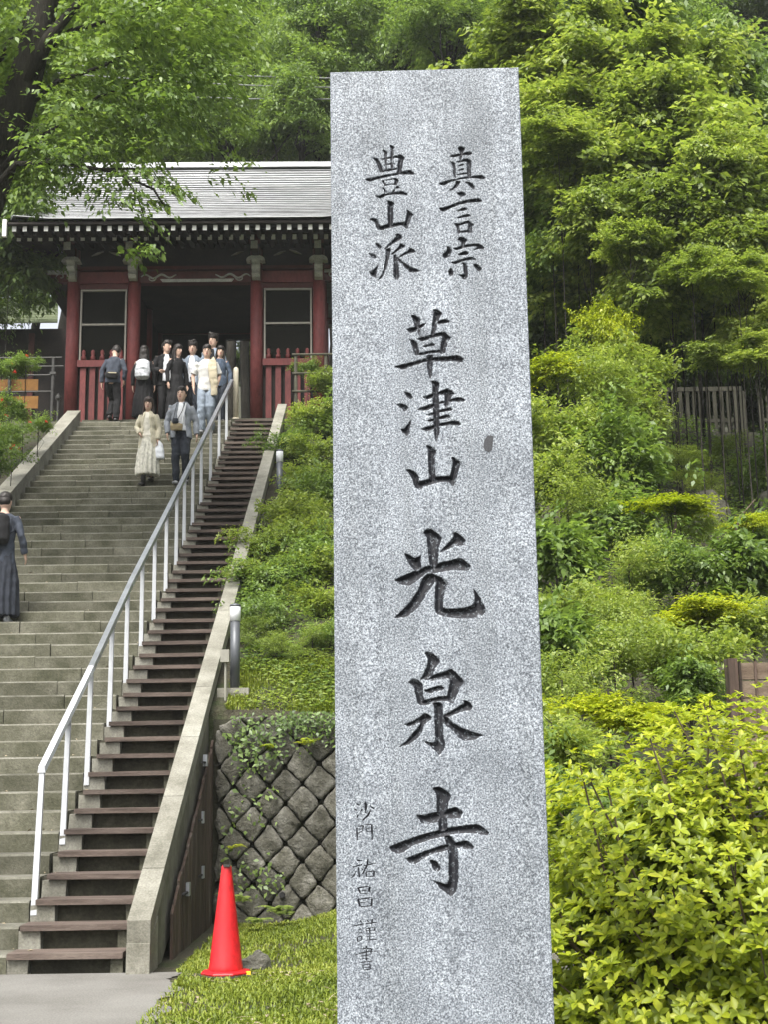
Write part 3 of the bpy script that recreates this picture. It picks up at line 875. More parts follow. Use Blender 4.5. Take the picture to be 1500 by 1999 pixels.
# centre lintel: scroll carving and the pale rainbow-beam strip
zs = gz(549)
MB().hexa([L(gs(316), RG - .115, gz(554)), L(gs(452), RG - .115, gz(554)), L(gs(452), RG - .09, gz(554)), L(gs(316), RG - .09, gz(554)),
           L(gs(311), RG - .115, gz(548.5)), L(gs(456), RG - .115, gz(548.5)), L(gs(456), RG - .09, gz(548.5)), L(gs(311), RG - .09, gz(548.5))]).build('beam_strip', 'gate_white', gate)
def scroll(x0, sgn):
    pts = []
    for t in np.linspace(0, 1, 26):
        pts.append((x0 + sgn * t * 68, 543.5 - 4.2 * math.sin(t * 13.5) * (1 - .35 * t) - 1.5 * t))
    MB().tube([L(gs(x, y=y), RG - .10, gz(y)) for x, y in pts], [0.012 + .012 * math.sin(math.pi * i / 25) for i in range(26)], 6).build('scroll_carving', 'gate_white', gate, True)
    th = np.linspace(0, 4.6, 18)
    MB().tube([L(gs(x0 + sgn * 20 + (9 - 1.5 * a) * math.cos(a) * sgn, y=545), RG - .10, gz(546 + (7 - 1.2 * a) * math.sin(a))) for a in th], 0.014, 6).build('scroll_carving', 'gate_white', gate, True)
scroll(277, 1); scroll(489, -1)

# white carved bracket noses on the front of every post
def nosing(s, rr, mat='gate_white'):
    zt_, zb_ = gz(512), gz(553)
    h = zt_ - zb_
    b = MB()
    prof = [(0.00, 0.0), (-0.16, 0.03), (-0.24, 0.16), (-0.17, 0.26), (-0.25, 0.34), (-0.30, 0.50), (-0.20, 0.58), (-0.27, 0.66), (-0.30, 0.78), (0.0, 0.78)]
    b.prism([L(s - 0.085, rr + x, zb_ + z * h) for x, z in prof], L(s - .085, 0, 0), L(s + .085, 0, 0))
    b.build('bracket_nose', mat, gate)
    b = MB()
    n = 9
    out_, in_ = [], []
    for i in range(n):
        a = math.pi * i / (n - 1)
        out_.append(L(s + math.cos(a) * 0.20, rr - 0.26, zt_ - 0.115 + math.sin(a) * 0.115))
        in_.append(L(s + math.cos(a) * 0.125, rr - 0.26, zt_ - 0.125 + math.sin(a) * 0.03))
    loop = out_ + in_[::-1]
    b.prism(loop, L(s, rr - .26, 0), L(s, rr - .05, 0))
    b.build('bracket_cap', mat, gate)
for s in PC:
    nosing(s, RG - PW)
    # upper bracket: block and pale arm end
    a_, b_ = gz(489, RG - .7), gz(474, RG - .7)
    MB().box(s - .07, s + .07, RG - .78, RG - .02, a_, b_).build('bracket_arm', 'dark_wood', gate)
    MB().box(s - .072, s + .072, RG - .80, RG - .781, a_, b_).build('bracket_arm_end', 'gate_white', gate)
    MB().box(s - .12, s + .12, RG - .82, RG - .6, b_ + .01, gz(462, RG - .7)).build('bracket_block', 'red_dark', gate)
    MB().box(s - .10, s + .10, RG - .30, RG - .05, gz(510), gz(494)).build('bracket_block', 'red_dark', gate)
# side noses on the outer posts
for s, d in ((PC[0], -1), (PC[3], 1)):
    zt_, zb_ = gz(529), gz(552); h = zt_ - zb_
    prof = [(0.1, 1.0), (0.52, 1.0), (0.60, 0.85), (0.50, 0.55), (0.34, 0.45), (0.36, 0.15), (0.22, 0.0), (0.1, 0.1)]
    MB().prism([L(s + d * x, RG - .07, zb_ + z * h) for x, z in prof], L(0, RG - .07, 0), L(0, RG + .07, 0)).build('side_nose', 'red_dark', gate)
    MB().box(*sorted((s + d * .12, s + d * .56)), RG - .082, RG - .071, zt_ - .09, zt_).build('side_nose_trim', 'gate_white', gate)
    th = np.linspace(0, 5, 16)
    MB().tube([L(s + d * (.27 + (.10 - .017 * a) * math.cos(a)), RG - .08, zb_ + .12 + (.09 - .015 * a) * math.sin(a)) for a in th], .014, 6).build('side_nose_scroll', 'gate_white', gate, True)
# pale cloud carvings in the frieze
for x, y, d in ((96, 496, 1), (186, 497, -1), (220, 497, 1), (462, 498, -1), (546, 498, -1), (577, 496, 1)):
    s, z = gs(x), gz(y)
    MB().tube([L(s - .13, RG - .06, z + d * .05), L(s, RG - .07, z - d * .0), L(s + .13, RG - .06, z - d * .05)], [0.01, 0.028, 0.008], 6).build('frieze_carving', 'frame_cream', gate)

# eaves: two rows of rafters with white ends, fascia, soffit
SE0 = gs(6, RG - 1.7, 430)
half = GC - SE0
SE1 = GC + half
RR = [RG - 1.6, RG - 1.05]
for row, (rr, zz, x0) in enumerate(((RR[0], z_ru, 27.5), (RR[1], z_rl, 37.5))):
    s0 = on_r(x0, 450, rr)[0]
    ds = on_r(x0 + 20.72, 450, rr)[0] - s0
    s = s0
    while s < SE1 - 0.12:
        w, h = 0.042, 0.055
        inner, zi = RG + 0.3, zz + (0.30 if row == 0 else 0.42)
        MB().hexa([L(s - w, rr + .008, zz - h), L(s + w, rr + .008, zz - h), L(s + w, inner, zi - h), L(s - w, inner, zi - h),
                   L(s - w, rr + .008, zz + h), L(s + w, rr + .008, zz + h), L(s + w, inner, zi + h), L(s - w, inner, zi + h)]).build('rafter', 'dark_wood', gate)
        MB().box(s - w, s + w, rr - .006, rr + .006, zz - h, zz + h).build('rafter_end', 'rafter_white', gate)
        s += ds
ze = gz(427, RG - 1.75)
MB().box(SE0, SE1, RG - 1.70, RG - 1.58, z_ru + .06, ze - .03).build('fascia', 'dark_wood', gate)
MB().box(SE0 + .05, SE1 - .05, RG - 1.14, RG - 1.06, z_rl + .06, z_rl + .20).build('rafter_plate', 'dark_wood', gate)
# corner hip rafter with a white end
MB().box(SE0 + 0.0, SE0 + 0.08, RG - 1.74, RG - 1.66, gz(463, RG - 1.7, 8), gz(430, RG - 1.7, 8)).build('hip_rafter_end', 'rafter_white', gate)

# roof: stepped copper courses, curved up at the corners
z_rg = gz(331, RG + GD / 2)
RE, RRG = RG - 1.75, RG + GD / 2
NL = 30
lev = []
for i in range(NL + 1):
    u = i / NL
    z = ze + (z_rg - ze) * u ** 1.28
    rf_ = RE + (RRG - RE) * u
    q_ = np.array(L(GC, rf_, z)) - np.array([0, 0, EYE])
    yp_ = 999.5 - F_PX * (-q_[1] * math.sin(PITCH) + q_[2] * math.cos(PITCH)) / (q_[1] * math.cos(PITCH) + q_[2] * math.sin(PITCH))
    xp_ = float(np.interp(yp_, [340, 358, 372, 385, 400, 410, 418, 423, 428], [100, 88, 82, 76, 66, 53, 38, 20, 4]))
    ins = on_r(xp_, yp_, rf_)[0] - SE0
    lev.append((z, rf_, ins))
UG = 0.79
SG = on_r(104, 350, RE + (RRG - RE) * UG)[0]
mb_f, mb_l, mb_r, mb_b = MB(), MB(), MB(), MB()
def strip(mb, p0, p1, q0, q1, lip):
    mb.hexa([p0, p1, q1, q0] + [(p[0], p[1], p[2] + lip) for p in (p0, p1, q1, q0)])
roof_part = None
for i in range(NL):
    z0, r0, i0 = lev[i]; z1, r1, i1 = lev[i + 1]
    lip = 0.012
    zj = rnd.uniform(0, .005)
    gable = (i + .5) / NL > UG
    a0, a1 = SE0 + i0, SE1 - i0
    b0, b1 = SE0 + i1, SE1 - i1
    if gable:
        a0 = b0 = SG; a1 = b1 = 2 * GC - SG
    course = MB()
    nseg = 10
    def sori(s):            # corners rise a little
        t = abs(s - GC) / half
        return 0.10 * max(0, t - .72) ** 1.6 / .28 ** 1.6 * (1 - i / NL) ** 3
    for k in range(nseg):
        t0, t1 = k / nseg, (k + 1) / nseg
        sA, sB = a0 + (a1 - a0) * t0, a0 + (a1 - a0) * t1
        sC, sD = b0 + (b1 - b0) * t0, b0 + (b1 - b0) * t1
        strip(course, L(sA, r0 - .02, z0 + sori(sA) + .011 + zj), L(sB, r0 - .02, z0 + sori(sB) + .011 + zj), L(sC, r1 + .03, z1 + sori(sC) + .01), L(sD, r1 + .03, z1 + sori(sD) + .01), lip)
    course.build('front_course', 'roof', gate)
    rb0, rb1 = 2 * RRG - r0, 2 * RRG - r1
    MB().hexa([L(a0, rb0, z0), L(b0, rb1, z1), L(b1, rb1, z1), L(a1, rb0, z0), L(a0, rb0, z0 + lip), L(b0, rb1, z1 + lip), L(b1, rb1, z1 + lip), L(a1, rb0, z0 + lip)]).build('rear_course', 'roof', gate)
    if not gable:
        for sa, sb, nm in ((a0, b0, 'l'), (a1, b1, 'r')):
            MB().hexa([L(sa, r0, z0 + .1 * (1 - i / NL) ** 3), L(sb, r1, z1), L(sb, rb1, z1), L(sa, rb0, z0), L(sa, r0, z0 + .02 + .1 * (1 - i / NL) ** 3), L(sb, r1, z1 + .02), L(sb, rb1, z1 + .02), L(sa, rb0, z0 + .02)]).build('side_course', 'roof', gate)
zg = lev[int(UG * NL)][0]
MB().box(SG - .03, 2 * GC - SG + .03, RE + (RRG - RE) * UG - .07, RE + (RRG - RE) * UG, zg - .01, zg + .055).build('gable_step', 'roof', gate)
MB().box(SG - .06, 2 * GC - SG + .06, RRG - .16, RRG + .16, z_rg - .02, z_rg + .10).build('ridge_cap', 'roof', gate)
MB().box(SG + .2, 2 * GC - SG - .2, RRG - .3, RRG + .3, z_beam + .5, z_rg - .45).build('attic_core', 'dark_wood', gate)
# soffit board over the rafters
MB().hexa([L(SE0 + .15, RE + .1, ze - .06), L(SE1 - .15, RE + .1, ze - .06), L(SE1 - .15, RG + .6, ze + .42), L(SE0 + .15, RG + .6, ze + .42),
           L(SE0 + .15, RE + .1, ze - .03), L(SE1 - .15, RE + .1, ze - .03), L(SE1 - .15, RG + .6, ze + .45), L(SE0 + .15, RG + .6, ze + .45)]).build('soffit', 'dark_wood', gate)
for s in (SE0 + .1, SE1 - .8):     # side eaves
    MB().box(s, s + .7, RG - 1.2, RG + GD + 1.2, ze - .10, ze - .05).build('side_soffit', 'dark_wood', gate)
# gable end: pale barge board and ornament
for d, sb in ((1, SG - .02), (-1, 2 * GC - SG + .02)):
    for e in (-1, 1):
        rr0 = RRG + e * (RRG - (RE + (RRG - RE) * UG))
        MB().hexa([L(sb - d * .06, rr0, zg - .05), L(sb, rr0, zg - .05), L(sb, RRG, z_rg - .12), L(sb - d * .06, RRG, z_rg - .12),
                   L(sb - d * .06, rr0, zg + .12), L(sb, rr0, zg + .12), L(sb, RRG, z_rg + .06), L(sb - d * .06, RRG, z_rg + .06)]).build('barge_board', 'gate_white', gate)
q0, q1 = on_r(72, 362, RE + (RRG - RE) * UG), on_r(103, 352, RE + (RRG - RE) * UG)
MB().box(q0[0], q1[0], q0[1] - .1, q0[1], q0[2], q0[2] + .04).build('verge_trim', 'gate_white', gate)
MB().tube([L(q0[0], q0[1] - .05, q0[2] + .02), L(q0[0] + .08, q0[1] - .05, q0[2] + .26)], 0.022, 6).build('verge_trim', 'gate_white', gate)
q2 = on_r(48, 368, q0[1])
MB().tube([L(q0[0], q0[1] - .05, q0[2] + .02), L((q0[0] + q2[0]) / 2, q0[1], q0[2] - .04), L(q2[0], q0[1] + .1, q2[2])], 0.025, 6).build('verge_trim', 'gate_white', gate)

# ------------------------------------------------------------------ hall seen past the left of the gate
rh = RG + 7.0
hall = thing('side_hall', L(-7.5, rh + 2, Z_TOP), 'dark timber hall with mossy green roof behind the pipe rail fence', 'building')
hz0, hz1 = gz(631, rh, 80), gz(583, rh + 2.2, 80)
hs1 = on_r(112, 630, rh)[0]
for i in range(10):
    u0, u1 = i / 10, (i + 1) / 10
    ra, rb = rh + 2.2 * u0, rh + 2.2 * u1 + .03
    za, zb2 = hz0 + (hz1 - hz0) * u0, hz0 + (hz1 - hz0) * u1
    MB().hexa([L(-14, ra, za), L(hs1 - .5 * u0, ra, za), L(hs1 - .5 * u1, rb, zb2), L(-14, rb, zb2), L(-14, ra, za + .03), L(hs1 - .5 * u0, ra, za + .03), L(hs1 - .5 * u1, rb, zb2 + .03), L(-14, rb, zb2 + .03)]).build('roof_course', 'roof_green', hall)
MB().box(-14, hs1 + .6, rh + .9, rh + 4, Z_TOP - .2, hz0 + .15).build('wall', 'dark_wood', hall)
for i in range(6):
    MB().box(hs1 + .35 - i * 1.3, hs1 + .5 - i * 1.3, rh + .82, rh + .9, Z_TOP, hz0).build('wall_post', 'red_dark', hall)

# ------------------------------------------------------------------ fence on the bank at the right
YF = 26.5
p0, p1 = on_y(1296, 764, YF), on_y(1447, 758, YF)
zb_ = on_y(1400, 836, YF)[2]
fen = thing('baluster_fence', (p0[0], YF, zb_), 'pale weathered fence of upright balusters at the top of the bank', 'fence')
for x0, x1 in ((1288, 1447), (1483, 1640)):
    a, b = on_y(x0, 762, YF), on_y(x1, 760, YF)
    MB().wbox(a[0], b[0], YF - .04, YF + .04, b[2] - .04, b[2] + .05).build('top_rail', 'fence_wood', fen)
    MB().wbox(a[0], b[0], YF - .025, YF + .025, zb_ + .12, zb_ + .19).build('bottom_rail', 'fence_wood', fen)
    n = int((x1 - x0) / 13.2)
    for i in range(n + 1):
        s = a[0] + (b[0] - a[0]) * i / n
        w = .035 if i % 6 else .05
        MB().wbox(s - w, s + w, YF - .03, YF + .03, zb_ - .35, b[2] - .04).build('baluster', 'fence_wood', fen)

# reed screen at the right edge
p = on_y(1438, 1430, 8.8); q = on_y(1540, 1290, 8.8)
sc_ = thing('reed_screen', ((p[0] + q[0]) / 2, 8.9, p[2] - .3), 'brown reed screen panel standing behind the bright azalea', 'screen')
for i in range(7):
    z0, z1 = p[2] - .35 + (q[2] - p[2] + .35) * i / 7, p[2] - .35 + (q[2] - p[2] + .35) * (i + 1) / 7 - .008
    MB().wbox(p[0], q[0] + .4, 8.8 + .004 * (i % 2), 8.86, z0, z1).build('reed_band', 'reed', sc_)
MB().wbox(p[0] - .03, p[0] + .03, 8.77, 8.88, p[2] - .5, q[2] + .02).build('end_post', 'plank', sc_)
for i in range(5):
    MB().wbox(p[0] + .04 + i * .1, p[0] + .055 + i * .1, 8.785, 8.798, p[2] - .35, q[2]).build('lath', 'plank', sc_)

# overhead cables
for i, (x0, y0, x1, y1, lab) in enumerate(((440, 131, 640, 137, 'top overhead cable crossing the woods behind the gate'), (440, 149, 640, 155, 'middle overhead cable crossing the woods behind the gate'), (470, 177, 640, 178, 'lowest overhead cable crossing the woods behind the gate'),
                                  (1380, 96, 1560, 90, 'upper overhead cable at the dark trees right of the maples'), (1390, 118, 1560, 112, 'lower overhead cable at the dark trees right of the maples'))):
    a, b = on_y(x0, y0, 33.0), on_y(x1, y1, 33.0)
    d = b - a
    a, b = a - d * 2, b + d * 2
    MB().tube([tuple(a + (b - a) * t + np.array([0, 0, -0.25 * math.sin(math.pi * t)])) for t in np.linspace(0, 1, 14)], 0.017, 6).build('overhead_cable', 'wire', label=lab, cat='cable', group='overhead cables')

# ------------------------------------------------------------------ granite pillar with carved inscription
def mat_granite(name, paint):
    m, nt, out = nodes_of(name)
    v = geo_pos(nt)
    n1 = noise(nt, v, 340, 3, 0.65)
    n2 = noise(nt, v, 700, 2, 0.6)
    n3 = noise(nt, v, 9, 3, 0.5)
    vo = nt.nodes.new('ShaderNodeTexVoronoi'); vo.inputs['Scale'].default_value = 560
    nt.links.new(v, vo.inputs['Vector'])
    sep = nt.nodes.new('ShaderNodeSeparateColor'); nt.links.new(vo.outputs['Color'], sep.inputs[0])
    c = ramp(nt, n1, [(0.32, (0.065, 0.071, 0.081)), (0.43, (0.150, 0.163, 0.180)), (0.51, (0.262, 0.281, 0.302)), (0.63, (0.45, 0.475, 0.495))])
    k = ramp(nt, sep.outputs[0], [(0.0, (0.55, 0.56, 0.58)), (0.25, (0.85, 0.86, 0.87)), (0.8, (1.1, 1.1, 1.1)), (1.0, (1.3, 1.3, 1.3))])
    c = mixc(nt, 1.0, c, k, 'MULTIPLY')
    k2 = ramp(nt, n2, [(0.36, (0.45, 0.46, 0.48)), (0.47, (1, 1, 1)), (1, (1, 1, 1))])
    c = mixc(nt, 1.0, c, k2, 'MULTIPLY')
    k3 = ramp(nt, n3, [(0.3, (0.74, 0.75, 0.76)), (0.7, (1.14, 1.14, 1.14))])
    c = mixc(nt, 1.0, c, k3, 'MULTIPLY')
    vs = geo_pos(nt, (1, 1, .06))
    k4 = ramp(nt, noise(nt, vs, 26, 4, 0.6), [(0.35, (0.88, 0.88, 0.87)), (0.6, (1.04, 1.04, 1.04))])
    c = mixc(nt, 1.0, c, k4, 'MULTIPLY')
    c = mixc(nt, 1.0, c, (0.955, 0.985, 1.015), 'MULTIPLY')
    if paint:
        at = nt.nodes.new('ShaderNodeAttribute'); at.attribute_name = 'paint'
        wear = noise(nt, v, 150, 4, 0.75)
        sub = nt.nodes.new('ShaderNodeMath'); sub.operation = 'MULTIPLY_ADD'
        nt.links.new(wear, sub.inputs[0]); sub.inputs[1].default_value = -2.4
        nt.links.new(at.outputs['Fac'], sub.inputs[2])
        f = nt.nodes.new('ShaderNodeMapRange'); f.inputs['From Min'].default_value = -0.62; f.inputs['From Max'].default_value = -0.30
        nt.links.new(sub.outputs[0], f.inputs['Value'])
        mul = nt.nodes.new('ShaderNodeMath'); mul.operation = 'MULTIPLY'
        e = nt.nodes.new('ShaderNodeMapRange'); e.inputs['From Min'].default_value = 0.30; e.inputs['From Max'].default_value = 0.55
        nt.links.new(at.outputs['Fac'], e.inputs['Value'])
        nt.links.new(f.outputs[0], mul.inputs[0]); nt.links.new(e.outputs[0], mul.inputs[1])
        c = mixc(nt, mul.outputs[0], c, (0.010, 0.011, 0.015))
    principled(nt, out, c, 0.62, 0.0, bump(nt, n1, 0.12, 0.002), 0.4)
    return m


M['granite'] = mat_granite('speckled_grey_granite', False)
M['granite_cut'] = mat_granite('carved_and_inked_granite', True)

YP = 2.44
TURN = math.radians(1.2)                       # the right edge stands a little nearer
PXC = 0.092
pf = lambda p: (p[1] - YP) + math.tan(TURN) * (p[0] - PXC)          # front plane
def pp(x, y):                                  # photo pixel -> metres on the front face (across, up)
    q = hit(x, y, pf)
    return ((q[0] - PXC) / math.cos(TURN), q[2])
_tl, _tr = pp(645.5, 143), pp(1012, 133)
_bl, _br = pp(660, 1999), pp(1082, 1999)
XL, XR = (_tl[0] + _bl[0]) / 2, (_tr[0] + _br[0]) / 2
ZTOP = (_tl[1] + _tr[1]) / 2
DEP = 0.36
_fl = lambda a, b, z: a[0] + (b[0] - a[0]) * (z - a[1]) / (b[1] - a[1])
XLz = lambda z: _fl(_tl, _bl, z)          # the shaft narrows a little
XRz = lambda z: _fl(_tr, _br, z)
ed = lambda x, z: XLz(z) if x == XL else XRz(z) if x == XR else x


def fw(a, z, d=0.0):                            # face coords -> world, d = depth into the stone
    return (PXC + a * math.cos(TURN) + d * math.sin(TURN), YP - a * math.sin(TURN) + d * math.cos(TURN), z)


def smooth_closed(p, n=4):
    p = np.array(p, float); k = len(p); out = []
    for i in range(k):
        p0, p1, p2, p3 = p[i - 1], p[i], p[(i + 1) % k], p[(i + 2) % k]
        # keep tips sharp: only soften where the outline turns gently
        for t in np.linspace(0, 1, n, endpoint=False):
            t1, t2 = (p2 - p0) * 0.34, (p3 - p1) * 0.34
            l = np.linalg.norm(p2 - p1)
            for q in (t1, t2):
                m_ = np.linalg.norm(q)
                if m_ > l: q *= l / m_
            h1, h2, h3, h4 = 2 * t**3 - 3 * t**2 + 1, -2 * t**3 + 3 * t**2, t**3 - 2 * t**2 + t, t**3 - t**2
            out.append(h1 * p1 + h2 * p2 + h3 * t1 + h4 * t2)
    return np.array(out)


def brush(pts, w):                              # thin stroke: a swelling ribbon round a centre line
    p = np.array(pts, float); q = [p[0]]
    for a, b in zip(p[:-1], p[1:]):
        q += [a + (b - a) * t for t in (0.33, 0.67, 1.0)]
    q = np.array(q); n = len(q)
    t = np.gradient(q, axis=0); t /= np.linalg.norm(t, axis=1)[:, None]
    nn = np.stack([-t[:, 1], t[:, 0]], 1)
    ww = w / 2 * (0.75 + 0.25 * np.cos(np.linspace(-2.2, 2.2, n)) ** 2)[:, None]
    return np.concatenate([q + nn * ww, (q - nn * ww)[::-1]])


CH = []          # (character, [outline in photo pixels, ...])
def char(c, off, sc, outlines, lines=()):
    res = [smooth_closed(o) / sc + np.array(off) for o in outlines]
    res += [brush(pts, w * 1.3) / sc + np.array(off) for pts, w in lines]
    CH.append((c, res))


A_, B_ = ((700, 270), 10.714), ((700, 380), 10.714)
char('\u8c4a', *A_, [
    [(265,405),(380,415),(435,465),(480,570),(520,700),(500,730),(440,725),(415,670),(380,560),(330,480)],
    [(455,435),(560,410),(830,355),(870,335),(940,365),(985,410),(960,460),(940,560),(925,680),(915,770),(815,770),(815,640),(825,540),(830,430),(640,440),(510,460)],
    [(520,230),(625,290),(610,380),(620,680),(560,690),(570,600),(545,400),(535,310),(480,270)],
    [(690,135),(775,195),(755,260),(745,670),(690,670),(675,400),(675,220),(655,165)],
    [(520,565),(590,545),(740,500),(785,540),(760,555),(640,570),(550,585)],
    [(480,680),(620,645),(830,615),(830,660),(700,690),(520,715)],
    [(120,860),(400,795),(820,720),(1000,675),(1100,668),(1200,740),(1170,775),(1000,770),(820,785),(500,845),(300,900),(220,920)],
    [(470,890),(560,875),(780,830),(860,880),(810,990),(745,985),(755,880),(560,905),(500,910)],
    [(470,890),(550,890),(590,1000),(550,1010),(515,960)], [(560,970),(760,945),(760,975),(570,1005)],
    [(465,1030),(540,1035),(600,1090),(620,1150),(560,1160),(520,1100)], [(815,985),(890,1045),(800,1080),(750,1150),(690,1150),(760,1060)],
    [(330,1205),(450,1190),(560,1150),(800,1120),(910,1105),(1010,1140),(1045,1180),(1020,1215),(930,1190),(750,1190),(600,1210),(520,1245),(440,1278)]])
char('\u5c71', *B_, [
    [(590,125),(650,118),(730,150),(770,190),(750,260),(745,560),(740,680),(640,690),(618,600),(612,300),(605,180)],
    [(215,520),(290,487),(380,505),(430,570),(455,650),(620,615),(760,590),(980,565),(1080,575),(1050,700),(1000,725),(940,670),(880,660),(700,700),(560,735),(460,762),(390,730),(350,670),(320,590)],
    [(1000,322),(1050,325),(1130,380),(1160,430),(1125,480),(1090,590),(1060,650),(990,640),(975,580),(1000,470),(1015,370)]])
char('\u6d3e', *B_, [
    [(330,1010),(400,1012),(460,1050),(485,1110),(440,1148),(390,1115),(350,1060)], [(195,1235),(270,1225),(350,1260),(385,1315),(350,1350),(290,1335),(230,1285)],
    [(415,1440),(400,1560),(375,1680),(375,1745),(330,1745),(240,1690),(200,1610),(260,1600),(340,1530)],
    [(780,830),(840,815),(910,850),(940,910),(860,970),(680,1080),(590,1140),(550,1125),(640,1030),(740,930),(785,880)],
    [(580,1130),(640,1110),(695,1150),(670,1280),(630,1450),(570,1620),(500,1740),(400,1815),(380,1810),(460,1690),(520,1560),(560,1400),(575,1270)],
    [(880,1020),(950,1035),(1005,1085),(970,1120),(860,1170),(740,1260),(670,1262),(760,1180),(840,1100)],
    [(735,1270),(800,1255),(840,1380),(865,1550),(880,1700),(845,1790),(810,1812),(760,1770),(730,1700),(740,1480)],
    [(1070,1110),(1140,1125),(1195,1165),(1195,1220),(1080,1240),(960,1285),(860,1330),(830,1315),(960,1220),(1050,1155)],
    [(800,1270),(870,1340),(1000,1440),(1130,1510),(1320,1598),(1230,1630),(1100,1645),(1040,1600),(940,1490),(830,1390)]])
C_, D_ = ((840, 270), 11.538), ((840, 400), 11.538)
char('\u771f', *C_, [
    [(625,220),(680,180),(750,195),(808,235),(770,320),(735,430),(730,520),(670,525),(660,440),(675,330),(640,270)],
    [(435,405),(520,370),(700,340),(870,300),(950,320),(970,355),(900,395),(760,390),(600,430),(510,445)],
    [(600,530),(660,505),(760,470),(850,450),(920,490),(950,530),(940,700),(940,870),(860,900),(835,780),(820,550),(740,545),(640,560)],
    [(460,535),(520,525),(575,555),(590,640),(600,800),(615,900),(570,910),(530,830),(510,650),(480,570)],
    [(625,620),(740,580),(785,605),(740,630),(650,640)], [(635,715),(740,680),(790,705),(760,730),(660,742)], [(605,815),(760,780),(850,775),(850,820),(700,835),(620,855)],
    [(195,1030),(300,975),(560,915),(850,860),(1150,830),(1220,850),(1265,890),(1220,935),(1000,915),(800,925),(600,960),(400,1040),(300,1085)],
    [(590,950),(690,970),(690,1020),(620,1120),(520,1180),(410,1195),(500,1120),(570,1030)], [(780,990),(860,978),(950,1010),(1010,1070),(1025,1120),(990,1162),(920,1120),(850,1050)]])
_d = lambda pts: [(x, y - 1500) for x, y in pts]      # from crop C to crop D
char('\u8a00', *D_, [
    _d([(600,1230),(680,1205),(770,1210),(825,1265),(800,1310),(730,1330),(650,1290)]),
    _d([(210,1570),(350,1545),(650,1435),(900,1375),(1100,1350),(1190,1400),(1150,1450),(900,1465),(700,1510),(500,1580),(390,1640),(310,1670),(250,1650)]),
    [(605,130),(720,75),(810,60),(868,100),(830,130),(640,162)], [(600,295),(720,240),(850,205),(930,240),(900,275),(750,300),(640,318)],
    [(535,430),(600,410),(670,450),(700,600),(700,645),(660,665),(625,630),(590,500)],
    [(600,425),(700,405),(870,355),(950,400),(1010,440),(970,510),(950,640),(845,630),(860,435),(680,480),(620,480)], [(660,595),(720,585),(880,560),(880,625),(720,640),(660,660)]])
char('\u5b97', *D_, [
    [(625,785),(680,720),(770,730),(830,770),(855,800),(815,870),(800,960),(720,985),(695,940),(695,850)],
    [(370,930),(430,935),(490,1000),(508,1060),(480,1140),(410,1200),(340,1215),(290,1180),(295,1110),(360,1040),(385,990)],
    [(520,985),(690,930),(820,890),(1100,870),(1180,905),(1240,965),(1210,1010),(1100,1012),(950,1042),(1060,955),(900,955),(760,990),(620,1040)],
    [(625,1125),(700,1075),(800,1035),(870,1060),(885,1100),(850,1135),(720,1152)],
    [(455,1298),(600,1255),(800,1195),(960,1168),(1030,1205),(1048,1245),(900,1262),(750,1285),(600,1348),(540,1340)],
    [(700,1280),(800,1300),(845,1350),(870,1500),(865,1610),(820,1680),(760,1698),(715,1640),(625,1568),(750,1555),(750,1450),(745,1370)],
    [(470,1410),(520,1450),(545,1530),(520,1595),(465,1615),(425,1580),(415,1500)], [(975,1345),(1040,1325),(1130,1370),(1180,1440),(1160,1500),(1100,1505),(1020,1440)]])
E_, F_ = ((760, 590), 8.8235), ((760, 730), 7.994)
char('\u8349', *E_, [
    [(375,235),(430,218),(520,255),(558,300),(540,370),(565,500),(575,600),(530,595),(490,510),(440,400),(410,310)],
    [(290,465),(430,425),(540,385),(660,350),(620,410),(540,470),(460,510),(400,535),(350,525)],
    [(765,130),(820,118),(890,150),(930,195),(890,270),(850,370),(820,470),(795,570),(725,570),(740,400),(760,250)],
    [(830,330),(920,295),(980,288),(1040,310),(1055,345),(1010,370),(840,385)],
    [(485,630),(600,590),(740,550),(940,505),(1020,555),(1080,615),(1030,690),(1000,790),(970,880),(920,905),(870,870),(890,720),(910,598),(740,630),(590,685),(530,670)],
    [(335,635),(420,645),(490,695),(520,790),(530,905),(480,930),(440,900),(400,780),(370,690)], [(575,760),(660,730),(750,695),(808,738),(770,765),(620,785)],
    [(500,880),(640,845),(880,815),(890,875),(740,890),(600,920),(510,920)],
    [(95,1105),(330,1045),(600,975),(770,945),(1000,930),(1190,910),(1260,945),(1305,985),(1270,1045),(1100,1030),(800,1030),(600,1050),(420,1105),(250,1168),(170,1155)],
    [(645,920),(700,905),(768,920),(765,1100),(750,1260),(710,1330),(680,1260),(655,1100)]])
char('\u6d25', *F_, [
    [(230,275),(290,278),(350,310),(382,370),(350,398),(310,390),(270,345)], [(120,475),(190,458),(270,480),(315,525),(290,570),(240,600),(215,560),(150,520)],
    [(365,680),(355,760),(330,860),(328,940),(285,968),(220,930),(180,860),(230,850),(300,770)],
    [(657,120),(700,98),(770,120),(803,160),(785,260),(795,500),(805,800),(795,950),(745,1085),(710,980),(695,800),(685,500),(672,300),(675,180)],
    [(525,360),(660,310),(790,270),(915,222),(990,260),(1038,310),(985,360),(950,460),(910,560),(870,540),(860,460),(865,345),(780,340),(680,380),(590,408)],
    [(435,555),(560,500),(680,460),(860,415),(1000,380),(1110,358),(1195,400),(1180,440),(1100,440),(930,450),(780,485),(680,540),(600,575),(520,582)],
    [(575,635),(680,600),(860,540),(960,518),(1008,550),(970,585),(800,610),(690,650),(620,660)], [(585,725),(690,695),(800,660),(920,630),(978,662),(950,695),(800,720),(690,745),(640,752)],
    [(495,852),(690,795),(850,755),(1035,720),(1100,745),(1138,780),(1110,815),(960,808),(800,830),(690,870),(610,898),(540,882)]])
